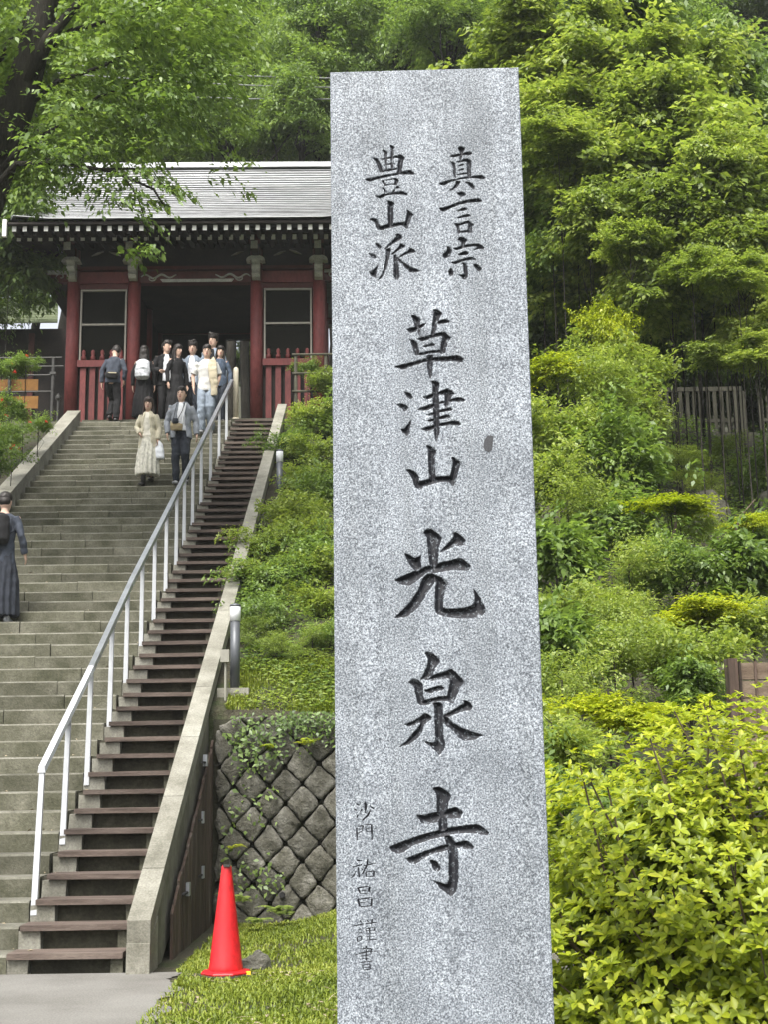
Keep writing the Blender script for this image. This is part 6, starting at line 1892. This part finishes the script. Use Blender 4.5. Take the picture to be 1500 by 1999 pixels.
# shrubs along the right hand parapet
PAR = [(600, 815, 24.5, .62, 'shrub_a'), (560, 870, 22.8, .5, 'shrub_b'), (625, 880, 22.6, .62, 'shrub_a'), (590, 935, 21.0, .62, 'shrub_a'), (640, 960, 20.5, .6, 'shrub_b'), (570, 1000, 19.4, .62, 'shrub_a'), (620, 1040, 18.8, .62, 'shrub_a'),
       (530, 1060, 18.2, .58, 'shrub_a'), (590, 1110, 17.4, .6, 'shrub_a'), (540, 1140, 16.9, .60, 'shrub_b'), (500, 1120, 17.0, .42, 'shrub_a'), (615, 1170, 16.4, .5, 'shrub_a'), (525, 1200, 16.0, .44, 'shrub_b'), (630, 745, 26, .5, 'shrub_a'), (600, 720, 26.4, .3, 'shrub_b'),
       (645, 1090, 17.6, .55, 'shrub_b'), (660, 830, 24.4, .7, 'shrub_b'), (610, 1255, 15.3, .30, 'shrub_d'), (550, 1265, 15.2, .26, 'shrub_d'), (645, 1240, 15.4, .34, 'shrub_b'), (500, 1235, 15.5, .28, 'shrub_d')]
for i, (x, y, Y, rad, key) in enumerate(PAR):
    shrub(key, x, y, Y, rad, 'leafy azalea shrub spilling over the parapet beside the board steps', 'azaleas along the parapet', 200 + i, (1, 1, .85), 'azalea_shrub')
for i, (x, y, Y, rad, key) in enumerate(((20, 720, 22.8, .34, 'shrub_b'), (50, 712, 22.8, .26, 'shrub_b'), (5, 805, 22.0, .40, 'shrub_b'), (25, 850, 21.0, .36, 'shrub_b'), (-25, 890, 19.6, .5, 'shrub_b'), (75, 830, 22.6, .26, 'shrub_b'))):
    t = shrub(key, x, y, Y, rad, 'small azalea with red blossoms left of the stairs', 'red azaleas on the left bank', 230 + i, (1, 1, .8), 'azalea_shrub')
    rg = np.random.default_rng(i + 40)
    c = np.array(on_y(x, y, Y)) - np.array(t['_org'])
    p = c + unit(rg.normal(0, 1, (2, 3)) * np.array([1, .6, .7]) - np.array([0, .6, 0])) * rad * .85
    D = unit(rg.normal(0, 1, (8, 3))); N = unit(np.cross(D, rg.normal(0, 1, (8, 3))))
    V, F = leaf_fan(np.repeat(p, 4, 0) + D * .02, D, N, np.full(8, .05), np.full(8, .04))
    link('blossom', mesh_arrays('blossom', V, F, 'leaf_red'), t)

# undergrowth on the right hand bank
BANK = [(1185, 640, 17, .62, 'shrub_y', (.8, .8, 1.2)), (1210, 720, 16.6, .75, 'shrub_a', (1, 1, 1.1)), (1085, 720, 16, .6, 'shrub_y', (1.1, 1, .6)), (1150, 790, 16, .75, 'shrub_a', (1, 1, 1)), (1240, 800, 16.5, .65, 'shrub_a', (1, 1, 1)), (1075, 830, 15, .6, 'shrub_a', (1, 1, .9)),
        (1170, 890, 15, .75, 'shrub_b', (1, 1, .9)), (1080, 930, 14, .6, 'shrub_a', (1, 1, .7)), (1230, 930, 15, .55, 'shrub_b', (1, 1, .8)), (1110, 1010, 13.5, .62, 'shrub_b', (1, 1, .8)), (1210, 1040, 13.5, .6, 'shrub_b', (1, 1, .8)), (1320, 905, 17.5, .3, 'shrub_d', (1.3, 1, .5)), (1420, 880, 19.5, .35, 'shrub_d', (1.4, 1, .5)),
        (1310, 985, 13.0, .50, 'shrub_y', (1.25, 1, .22)), (1330, 1040, 13.2, .35, 'shrub_a', (1, 1, .5)), (1470, 1020, 13.5, .42, 'shrub_y', (1, 1, .4)), (1100, 1100, 12.4, .6, 'shrub_b', (1, 1, .7)), (1230, 1130, 12.0, .5, 'shrub_a', (1, 1, .6)), (1340, 1120, 12.5, .55, 'shrub_b', (1, 1, .7)), (1450, 1130, 12.5, .6, 'shrub_b', (1, 1, .8)),
        (1120, 1200, 11, .5, 'shrub_a', (1, 1, .6)), (1230, 1230, 10.6, .45, 'shrub_b', (1, 1, .8)), (1370, 1195, 10.8, .50, 'shrub_y', (1.2, 1, .45)), (1470, 1210, 11.0, .5, 'shrub_a', (1, 1, .8)), (1100, 1280, 9.6, .5, 'shrub_b', (1, 1, .6)), (1200, 1300, 9.2, .45, 'shrub_a', (1, 1, .5)), (1330, 1280, 9.6, .5, 'shrub_a', (1.1, 1, .6)), (1345, 1345, 9.0, .3, 'shrub_b', (1, 1, .6)),
        (1100, 1370, 7.8, .42, 'shrub_a', (1, 1, .6)), (1190, 1390, 7.2, .4, 'shrub_y', (1, 1, .5)), (1080, 1460, 6.6, .38, 'shrub_a', (1, 1, .7)), (1390, 950, 18.3, .3, 'shrub_d', (1.4, 1, .6)), (1490, 930, 19, .7, 'shrub_b', (1, 1, .7)), (1270, 850, 18, .5, 'shrub_b', (1, 1, .7)), (1500, 1080, 14, .5, 'shrub_b', (1, 1, 1))]
for i, (x, y, Y, rad, key, sq) in enumerate(BANK):
    key = {3: 'shrub_d', 8: 'shrub_c', 9: 'shrub_d', 10: 'shrub_c', 14: 'shrub_d', 16: 'shrub_c', 17: 'shrub_d', 19: 'shrub_c', 21: 'shrub_d', 24: 'shrub_c', 25: 'shrub_d', 27: 'shrub_c', 28: 'shrub_d', 33: 'shrub_d', 34: 'shrub_c'}.get(i, key)
    lab, grp = {'shrub_c': ('large leafed weed clump in the undergrowth right of the pillar', 'large leafed weeds on the bank'), 'shrub_d': ('wispy fine leafed sapling in the undergrowth right of the pillar', 'wispy saplings on the bank'), 'shrub_y': ('yellow green seedling maple spreading flat over the bank', 'seedling maples on the bank'), 'shrub_a': ('fresh green bush in the undergrowth right of the pillar', 'fresh bushes on the bank'), 'shrub_b': ('darker green bush in the undergrowth right of the pillar', 'darker bushes on the bank')}[key]
    shrub(key, x, y, Y, rad, lab, grp, 260 + i, sq)

# bare twigs in the bank
for i, pts in enumerate(([(1385, 1180), (1400, 1110), (1430, 1060), (1445, 1010), (1475, 975)], [(1395, 1110), (1460, 1085), (1510, 1060)], [(1290, 1180), (1285, 1110), (1320, 1030), (1318, 985)], [(1290, 1110), (1260, 1060)])):
    MB().tube([tuple(on_y(x, y, 12.6 + .1 * i)) for x, y in pts], [.022, .018, .014, .010, .006][:len(pts)] if len(pts) > 2 else [.014, .006], 6).build('bare_branch', 'twig', label='bare grey forked branch ' + ('under the seedling maple', 'reaching past the reed screen', 'holding the flat seedling maple', 'short and broken in the bushes')[i], cat='branch')

# ground cover: bank litter plants (uncountable)
def cover(name, s0, s1, r0, r1, n, leaf, mat, seed, label=None, upright=.6, mask=None, lift=.06):
    rg = np.random.default_rng(seed)
    ss, rr = rg.uniform(s0, s1, n), rg.uniform(r0, r1, n)
    if mask is not None:
        k = mask(ss, rr, rg); ss, rr = ss[k], rr[k]
    n = len(ss)
    zz = ground_z(ss, rr)
    C = np.stack([ORG[0] + ss * CA - rr * SA, ORG[1] + ss * SA + rr * CA, zz + rg.uniform(0, lift, n)], 1)
    a = rg.uniform(0, 2 * np.pi, n)
    D = unit(np.stack([np.cos(a), np.sin(a), rg.uniform(-.1, upright, n)], 1))
    N = unit(np.cross(D, unit(rg.normal(0, 1, (n, 3)) + np.array([0, 0, .01]))))
    N = unit(np.stack([rg.normal(0, .5, n), rg.normal(0, .5, n) - .3, np.ones(n)], 1)); N = unit(N - D * (N * D).sum(1)[:, None])
    ln_ = leaf * rg.uniform(.6, 1.4, n)
    V, F = leaf_fan(C, D, N, ln_, ln_ * .5)
    link(name, mesh_arrays(name, V, F, mat), kind='stuff', label=label, cat='ground cover')


cover('bank_undergrowth', 2.6, 9.5, -3.6, 17, 56000, .075, 'leaf_mid', 5, 'low tangled undergrowth covering the bank', mask=lambda s, r, g: (vnoise(s, r, 1.1, 8) + g.normal(0, .35, len(s))) > -.15, lift=.30)
cover('bank_undergrowth', 1.25, 3.6, R_WALL + .2, R_TOP + 1, 16000, .06, 'leaf_mid', 6, 'thin green ground cover under the parapet azaleas', mask=lambda s, r, g: (vnoise(s, r, 1.5, 9) + g.normal(0, .3, len(s))) > .05, lift=.12)
cover('bank_undergrowth', -7, -3.0, 5, R_TOP + .3, 9000, .05, 'leaf_dark', 7, 'sparse dark ground cover on the bank left of the stairs', mask=lambda s, r, g: (vnoise(s, r, 1.5, 9) + g.normal(0, .3, len(s))) > .1, lift=.08)


cover('bank_undergrowth', 1.3, 3.4, R_WALL + .14, R_WALL + 1.7, 5200, .05, 'leaf_fresh', 9, 'small weeds growing through the grass above the rubble wall', mask=lambda s, r, g: (vnoise(s, r, 2.1, 4) + g.normal(0, .3, len(s))) > -.1, lift=.09)


# grass blades
def grass(name, pts, h, mat, seed, label):
    rg = np.random.default_rng(seed); n = len(pts)
    a = rg.uniform(0, 2 * np.pi, n); lean_ = rg.uniform(.2, 1.1, n); hh = h * rg.uniform(.5, 1.4, n)
    d = np.stack([np.cos(a), np.sin(a), np.zeros(n)], 1); w = np.stack([-np.sin(a), np.cos(a), np.zeros(n)], 1) * (.004 + .03 * hh)[:, None]
    b = pts
    m = b + d * (lean_ * hh * .35)[:, None] + np.stack([np.zeros(n), np.zeros(n), hh * .62], 1)
    t = b + d * (lean_ * hh)[:, None] + np.stack([np.zeros(n), np.zeros(n), hh * np.clip(1.05 - .45 * lean_, .3, 1)], 1)
    V = np.stack([b - w, b + w, m + w * .8, m - w * .8, t - w * .15, t + w * .15], 1).reshape(-1, 3)
    i = np.arange(n) * 6
    F = np.concatenate([np.stack([i, i + 1, i + 2, i + 3], 1), np.stack([i + 3, i + 2, i + 5, i + 4], 1)])
    link(name, mesh_arrays(name, V, F, mat), kind='stuff', label=label, cat='grass')


def field(s0, s1, r0, r1, n, seed, f=1.3, thr=-.2, ok=None):
    rg = np.random.default_rng(seed)
    s, r = rg.uniform(s0, s1, n), rg.uniform(r0, r1, n)
    k = (vnoise(s, r, f, seed) + rg.normal(0, .4, n)) > thr
    if ok is not None:
        k &= ok(s, r)
    s, r = s[k], r[k]
    return np.stack([ORG[0] + s * CA - r * SA, ORG[1] + s * SA + r * CA, ground_z(s, r) - .005], 1)


grass('grass', field(1.22, 3.6, -3.2, R_WALL - .05, 110000, 3, 1.6, -.45, lambda s, r: (r > -.1) | (s > 1.28)), .040, 'leaf_grass', 31, 'short bright grass round the cone below the rubble wall')
grass('grass', field(1.22, 3.4, R_WALL + .13, R_WALL + 1.3, 26000, 4, 1.7, -.05), .055, 'leaf_grass', 32, 'bright grass fringe along the top of the rubble wall')
# fringe hanging over the wall edge
rg = np.random.default_rng(77); n = 1000
ss = rg.uniform(1.30, 3.2, n); drop = np.abs(rg.normal(0, .16, n)) * (1 + 1.6 * (ss < 1.75))
C = np.stack([ORG[0] + ss * CA - (R_WALL - .02) * SA, ORG[1] + ss * SA + (R_WALL - .06) * CA + rg.uniform(-.06, .05, n), Z_WALL + .03 - drop], 1)
D = unit(np.stack([rg.normal(0, .6, n), -np.abs(rg.normal(0, .5, n)), rg.normal(-.3, .5, n)], 1)); N = unit(np.stack([rg.normal(0, .4, n), -np.ones(n), rg.uniform(.1, 1, n)], 1)); N = unit(N - D * (N * D).sum(1)[:, None])
V, F = leaf_fan(C, D, N, rg.uniform(.03, .07, n), rg.uniform(.02, .035, n))
link('wall_creeper', mesh_arrays('wall_creeper', V, F, 'leaf_mid'), kind='stuff', label='small leafed creeper over the top edge of the rubble wall', cat='creeper')
rg = np.random.default_rng(78); n = 420
ss = rg.uniform(1.22, 1.85, n) ; zz = rg.uniform(.25, 2.0, n)
keep = (vnoise(ss, zz, 3.2, 5) + rg.normal(0, .35, n) - (ss - 1.4) * .9) > .0
ss, zz = ss[keep], zz[keep]; n = len(ss)
C = np.stack([ORG[0] + ss * CA - (R_WALL) * SA, ORG[1] + ss * SA + (R_WALL - .08) * CA + rg.uniform(-.09, .02, n), zz], 1)
D = unit(np.stack([rg.normal(0, .7, n), -np.abs(rg.normal(0, .4, n)), rg.normal(-.2, .5, n)], 1)); N = unit(np.stack([rg.normal(0, .4, n), -np.ones(n), rg.uniform(.1, 1, n)], 1)); N = unit(N - D * (N * D).sum(1)[:, None])
V, F = leaf_fan(C, D, N, rg.uniform(.035, .08, n), rg.uniform(.025, .045, n))
link('wall_creeper', mesh_arrays('wall_creeper', V, F, 'leaf_mid'), kind='stuff', label='dark ivy in the corner between planks and rubble wall', cat='creeper')

# ferns on and below the wall
def fern(p, size, n, label, seed, mat='leaf_yellow'):
    rg = np.random.default_rng(seed)
    t = thing('fern', p, label, 'fern', 'ferns at the rubble wall')
    for q in range(n):
        a = rg.uniform(-2.6, -.5); L_n = size * rg.uniform(.7, 1.15); el = rg.uniform(.5, 1.1)
        Cs, Ds, Ns, ls = [], [], [], []
        for i in range(11):
            u = (i + 1) / 11
            pos = np.array([math.cos(a) * u * math.cos(el * (1 - .6 * u)), math.sin(a) * u * math.cos(el * (1 - .6 * u)), math.sin(el) * u - .55 * u * u]) * L_n
            for sg in (-1, 1):
                side = np.array([-math.sin(a), math.cos(a), 0]) * sg
                d = side * .9 + np.array([math.cos(a), math.sin(a), 0]) * .4
                l_ = L_n * .30 * math.sin(math.pi * (.15 + .8 * u)) + .008
                Cs.append(pos + d / np.linalg.norm(d) * l_ * .5); Ds.append(d / np.linalg.norm(d)); Ns.append([0, -.3, .95]); ls.append(l_)
        Ds = np.array(Ds); Ns = unit(np.array(Ns)); Ns = unit(Ns - Ds * (Ns * Ds).sum(1)[:, None])
        V, F = leaf_fan(np.array(Cs), Ds, Ns, np.array(ls), np.array(ls) * .34, .05)
        link('frond', mesh_arrays('frond', V, F, mat), t)
for i, (x, y, rr, sz, n, lab) in enumerate(((528, 1462, R_WALL - .07, .17, 5, 'small bright fern rooted between the upper wall stones'), (600, 1455, R_WALL - .07, .19, 5, 'small bright fern under the grassy wall top'), (455, 1655, R_WALL - .08, .16, 4, 'yellow green fern low on the wall beside the cone'),
                                       (470, 1760, R_WALL - .4, .26, 6, 'dark fern at the foot of the wall right of the cone'), (550, 1785, R_WALL - .4, .28, 7, 'arching fern in the grass at the wall foot'), (505, 1800, R_WALL - .7, .22, 6, 'low fern in the grass behind the cone'))):
    p = on_r(x, y, rr)
    fern(L(p[0], p[1], max(p[2], .02)), sz, n, lab, i + 3, 'leaf_yellow' if i in (0, 1, 2) else 'leaf_fresh')

# ------------------------------------------------------------------ big leaning tree at the top left, with its hanging sprays
YT = 17.0
lt = thing('leaning_tree', tuple(on_y(-190, 760, YT)), 'large dark trunked tree leaning in from the left over the gate', 'tree')
px = lambda pts, Y=YT: [tuple(on_y(x, y, Y)) for x, y in pts]
MB().tube(px([(-190, 760), (-110, 560), (-35, 400), (10, 270), (45, 170), (70, 80), (95, -30), (120, -160)]), [.38, .33, .28, .255, .23, .20, .18, .15], 12).build('trunk', 'bark', lt, True)
for pts, r0, Y in (([(50, 165), (95, 75), (150, 10), (215, -80)], .12, YT - .1), ([(-30, 370), (30, 300), (110, 250), (190, 190), (300, 150)], .05, YT - .3), ([(-60, 150), (0, 110), (40, 60), (75, -10)], .10, YT + .3), ([(-40, 400), (30, 320), (120, 320), (220, 335), (300, 370), (330, 420)], .045, YT - .8), ([(90, 310), (180, 330), (260, 330), (345, 375)], .025, YT - .9),
                     ([(20, 240), (110, 160), (200, 130), (330, 60), (430, 30)], .045, YT + .2), ([(60, 120), (140, 60), (260, 30), (380, -30)], .05, YT), ([(240, 340), (270, 390), (290, 450), (285, 490)], .012, YT - .9)):
    MB().tube(px(pts, Y), [r0 * (1 - .8 * i / (len(pts) - 1)) for i in range(len(pts))], 8).build('limb', 'bark', lt, True)
rg = np.random.default_rng(91)
cen = []
for _ in range(900):
    x, y = rg.uniform(-160, 470), rg.uniform(-120, 365)
    lim = 372 - max(0, x - 120) * .62 + 25 * math.sin(x * .03)
    if y > lim and rg.uniform() > .08:
        continue
    tx_ = np.interp(y, [-30, 80, 170, 270, 400], [95, 70, 45, 10, -35])
    on_trunk = abs(x - tx_) < 58 and rg.uniform() < .85          # the stem shows: those sprays hang behind it
    cen.append(on_y(x, y, YT + (rg.uniform(.6, 1.8) if on_trunk else rg.uniform(-1.4, 1.6))))
for x, y in ((95, 330), (140, 345), (180, 350), (195, 375), (220, 365), (235, 385), (255, 360), (275, 380), (300, 400), (310, 350), (330, 365), (355, 375), (210, 395), (165, 335), (240, 345), (280, 335), (320, 335), (60, 340), (120, 318), (270, 320), (250, 400), (290, 430), (285, 480), (275, 492), (295, 486), (262, 500), (310, 395)):
    cen.append(on_y(x, y, YT - .9 + rg.uniform(-.25, .25)))
cen = np.array(cen) - np.array(lt['_org'])
V, F = sprays(cen[:-27], .48, 52, .10, rg, .25, .5, thick=.08)
link('crown', mesh_arrays('leaning_crown', V, F, 'leaf_mid'), lt)
V, F = sprays(cen[-27:], .26, 46, .085, rg, .3, .6, thick=.1)
link('hanging_foliage', mesh_arrays('hanging_foliage', V, F, 'leaf_mid'), lt)

# ------------------------------------------------------------------ bright azalea in the foreground, leaf by leaf
bc = np.array([1.16, 4.45, .78])
az = thing('foreground_azalea', (bc[0], bc[1], 0), 'large bright yellow green azalea bush filling the corner by the pillar', 'shrub')


def leaf_verts(l_, w_):
    v = []
    for u, k in ((0, .04), (.22, .62), (.5, 1.0), (.78, .66), (1.0, .03)):
        x = u * l_; hw_ = k * w_ / 2; sag = -.16 * l_ * u * u
        v += [(x, -hw_, sag + hw_ * .35), (x, 0, sag), (x, hw_, sag + hw_ * .35)]
    f = []
    for i in range(4):
        for j in range(2):
            a = i * 3 + j
            f.append((a, a + 3, a + 4, a + 1))
    return np.array(v), np.array(f)


LV, LF = leaf_verts(.032, .0150)
rg = np.random.default_rng(17)
tips, dirs = [], []
while len(tips) < 8600:
    d = rg.normal(0, 1, 3); d /= np.linalg.norm(d)
    if d[2] < -.75 or d[1] > .45:
        continue
    k = 1 + .16 * math.sin(d[0] * 5 + 1) * math.cos(d[2] * 6) + .10 * math.sin(d[2] * 11 + d[0] * 7)
    q = (rg.uniform() ** .45)
    p = bc + d * np.array([.86, .72, .86]) * k * (.35 + .65 * q)
    if p[2] < .03:
        continue
    tips.append(p); dirs.append(d)
# a few long shoots above the outline
for x, y in ((1265, 1420), (1310, 1405), (1330, 1395), (1300, 1430), (1370, 1425), (1450, 1425), (1480, 1430), (1180, 1440), (1120, 1465), (1220, 1450), (1400, 1430), (1500, 1425), (1350, 1440), (1160, 1460)):
    for j in range(5):
        tips.append(on_y(x + rg.uniform(-14, 14), y + rg.uniform(0, 40), 4.3 + rg.uniform(-.25, .25))); dirs.append(np.array([0, -.3, 1.0]))
tips, dirs = np.array(tips), np.array(dirs)
frames = []
for p, d in zip(tips, dirs):
    ax = d * .6 + np.array([0, -.15, .75]) + rg.normal(0, .22, 3); ax /= np.linalg.norm(ax)
    n_l = rg.integers(4, 8)
    b = np.cross(ax, [0.3, 1, .1]); b /= np.linalg.norm(b); c2 = np.cross(ax, b)
    a0 = rg.uniform(0, 6.28); sc = rg.uniform(.7, 1.25) * (1.15 - .35 * max(0, min(1, (p[2] - .7) / .9)))
    for j in range(n_l):
        a = a0 + j * 6.283 / n_l + rg.normal(0, .15)
        el = rg.uniform(.05, .85)
        X = (b * math.cos(a) + c2 * math.sin(a)) * math.cos(el) + ax * math.sin(el); X /= np.linalg.norm(X)
        Zn = ax - X * ax.dot(X); Zn /= np.linalg.norm(Zn); Yn = np.cross(Zn, X)
        frames.append((p, X, Yn, Zn, sc * rg.uniform(.6, 1.2)))
        if j == 0 and rg.uniform() < .35:
            pass
# which leaves show largest: nearest to the viewer and on the visible side
dist = np.array([fr[0][1] + .0 * fr[0][2] - .35 * (fr[0] - bc)[2] for fr in frames])
vis = np.array([1.0 if fr[0][0] < 1.75 and fr[0][2] > .45 else 9.0 for fr in frames])
order = np.argsort(dist + vis)
near = set(order[:300].tolist())
lme = mesh_arrays('leaf', LV, LF, 'leaf_yellow'); lme.polygons.foreach_set('use_smooth', [True] * len(lme.polygons))
bv, bf, nb = [], [], 0
for i, (p, X, Yn, Zn, sc) in enumerate(frames):
    if i in near:
        o = link('leaf', lme, az)
        R_ = Matrix((tuple(X), tuple(Yn), tuple(Zn))).transposed()
        o.matrix_local = Matrix.Translation(Vector(tuple(np.array(p) - np.array([bc[0], bc[1], 0])))) @ (R_ * float(sc)).to_4x4()
    else:
        bv.append(np.array(p) + (LV[:, :1] * X + LV[:, 1:2] * Yn + LV[:, 2:3] * Zn) * sc - np.array([bc[0], bc[1], 0])); bf.append(LF + nb); nb += len(LV)
o = link('foliage', mesh_arrays('azalea_foliage', np.concatenate(bv), np.concatenate(bf), 'leaf_yellow'), az, kind='stuff')
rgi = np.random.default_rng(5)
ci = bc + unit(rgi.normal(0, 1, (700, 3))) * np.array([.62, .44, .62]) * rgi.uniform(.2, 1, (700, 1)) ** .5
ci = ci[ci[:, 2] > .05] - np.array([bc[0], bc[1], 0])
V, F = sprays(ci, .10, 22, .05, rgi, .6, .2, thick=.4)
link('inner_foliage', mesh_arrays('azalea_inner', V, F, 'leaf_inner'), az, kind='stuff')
# stems from the root to the whorls
mb = MB()
for i in range(0, len(tips), 40):
    p = tips[i]; b0 = np.array([bc[0] + rg.normal(0, .10), bc[1] + rg.normal(0, .10), 0.0])
    m = b0 + (p - b0) * .5 + np.array([rg.normal(0, .06), rg.normal(0, .06), .08])
    mb.tube([tuple(b0), tuple(m), tuple(p)], [.010, .006, .0025], 5)
mb.build('stems', 'twig', az)
# shorter second bush at its foot, darker, and low leaves beside the rock
for i, (x, y, Y, rad, key) in enumerate(((1130, 1720, 5.4, .34, 'shrub_a'), (1115, 1600, 5.8, .34, 'shrub_b'), (1100, 1960, 4.9, .22, 'shrub_y'), (1150, 1850, 5.6, .3, 'shrub_b'))):
    shrub(key, x, y, Y, rad, 'low shaded bush squeezed between the pillar and the bright azalea', 'low bushes beside the pillar', 400 + i)

# look-alikes in a row are told apart by counting from a landmark
ORD = 'first second third fourth fifth sixth seventh eighth ninth tenth eleventh twelfth thirteenth fourteenth fifteenth sixteenth seventeenth eighteenth nineteenth twentieth twenty-first twenty-second twenty-third twenty-fourth twenty-fifth twenty-sixth twenty-seventh twenty-eighth'.split()
for grp, axis, base, tail in (('azaleas along the parapet', 1, 'leafy azalea at the parapet', 'up the bank from the lower bollard lamp'), ('maples on the bank', 0, 'bright green maple', 'out from the stone pillar along the bank'),
                              ('deeper trees among the maples', 0, 'deeper green tree among maples', 'out from the stone pillar'), ('light trees behind the roof', 0, 'light green tree behind the copper roof', 'from the leaning tree'),
                              ('fresh bushes on the bank', 1, 'fresh green bush', 'up the bank behind the foreground azalea'), ('darker bushes on the bank', 1, 'darker green bush', 'up the bank behind the foreground azalea'),
                              ('large leafed weeds on the bank', 1, 'large leafed weed clump', 'up the bank behind the foreground azalea'), ('wispy saplings on the bank', 1, 'wispy fine leafed sapling', 'up the bank behind the foreground azalea'),
                              ('seedling maples on the bank', 1, 'flat yellow green seedling maple', 'up the bank behind the foreground azalea'), ('dark trees behind the baluster fence', 0, 'dark tree behind the baluster fence', 'out from the stone pillar'),
                              ('shaded trees before the baluster fence', 0, 'shaded dark tree before the baluster fence', 'out from the stone pillar'), ('maple saplings before the dark trees', 0, 'thin tiered maple sapling', 'out from the stone pillar')):
    obs = sorted((o for o in col.objects if o.get('group') == grp and o.parent is None), key=lambda o: o.location[axis])
    for i, o in enumerate(obs[:28]):
        o['label'] = '%s, %s %s' % (base, ORD[i], tail)

# dry sticks and leaf litter on the grass edge
rg = np.random.default_rng(66); n = 420
lx, ly = rg.uniform(-1.5, .1, n), rg.uniform(8.0, 10.3, n)
keepl = (vnoise(lx, ly, 2.2, 6) + rg.normal(0, .3, n)) > .05
lx, ly = lx[keepl], ly[keepl]; n = len(lx)
a = rg.uniform(0, 6.28, n)
D = unit(np.stack([np.cos(a), np.sin(a), rg.normal(0, .12, n)], 1)); N = unit(np.stack([rg.normal(0, .3, n), rg.normal(0, .3, n), np.ones(n)], 1)); N = unit(N - D * (N * D).sum(1)[:, None])
ll = np.where(rg.uniform(0, 1, n) < .35, rg.uniform(.08, .22, n), rg.uniform(.02, .05, n)); lw = np.where(ll > .07, .006, ll * .5)
V, F = leaf_fan(np.stack([lx, ly, np.full(n, .055)], 1), D, N, ll, lw, .1)
M['straw'] = mat_mottled('dry_straw', [(0.3, (0.13, 0.10, 0.06)), (0.7, (0.36, 0.31, 0.21))], 6, 40, .9, .2, .003)
link('dry_litter', mesh_arrays('dry_litter', V, F, 'straw'), kind='stuff', label='dry sticks and straw scattered on the grass edge', cat='litter')

# fallen leaves on the steps
rg = np.random.default_rng(12); n = 260
kk = rg.integers(1, N_STEP, n); sl_ = rg.uniform(-2.6, .1, n); rl_ = (kk - 1) * STEP_T + rg.uniform(.03, .28, n)
P_ = np.stack([ORG[0] + sl_ * CA - rl_ * SA, ORG[1] + sl_ * SA + rl_ * CA, kk * STEP_H + .012], 1)
a = rg.uniform(0, 6.28, n)
D = unit(np.stack([np.cos(a), np.sin(a), rg.normal(0, .2, n)], 1)); N = unit(np.stack([rg.normal(0, .4, n), rg.normal(0, .4, n), np.ones(n)], 1)); N = unit(N - D * (N * D).sum(1)[:, None])
V, F = leaf_fan(P_, D, N, rg.uniform(.03, .07, n), rg.uniform(.015, .03, n), .4)
link('fallen_leaves', mesh_arrays('fallen_leaves', V, F, 'straw'), kind='stuff', label='dry fallen leaves lying on the stone steps', cat='litter')

# ------------------------------------------------------------------ moist air over the whole place
hz = bpy.data.meshes.new('haze')
_b = MB().wbox(-151, 151, -62, 245, -1.5, 75)
hz.from_pydata(_b.v, [], _b.f)
_m, _nt, _out = nodes_of('pale_haze')
_pv = _nt.nodes.new('ShaderNodeVolumePrincipled')
_pv.inputs['Color'].default_value = (0.92, 0.96, 0.93, 1)
_pv.inputs['Density'].default_value = 0.0006
_nt.links.new(_pv.outputs[0], _out.inputs['Volume'])
hz.materials.append(_m)
link('haze', hz, kind='stuff')
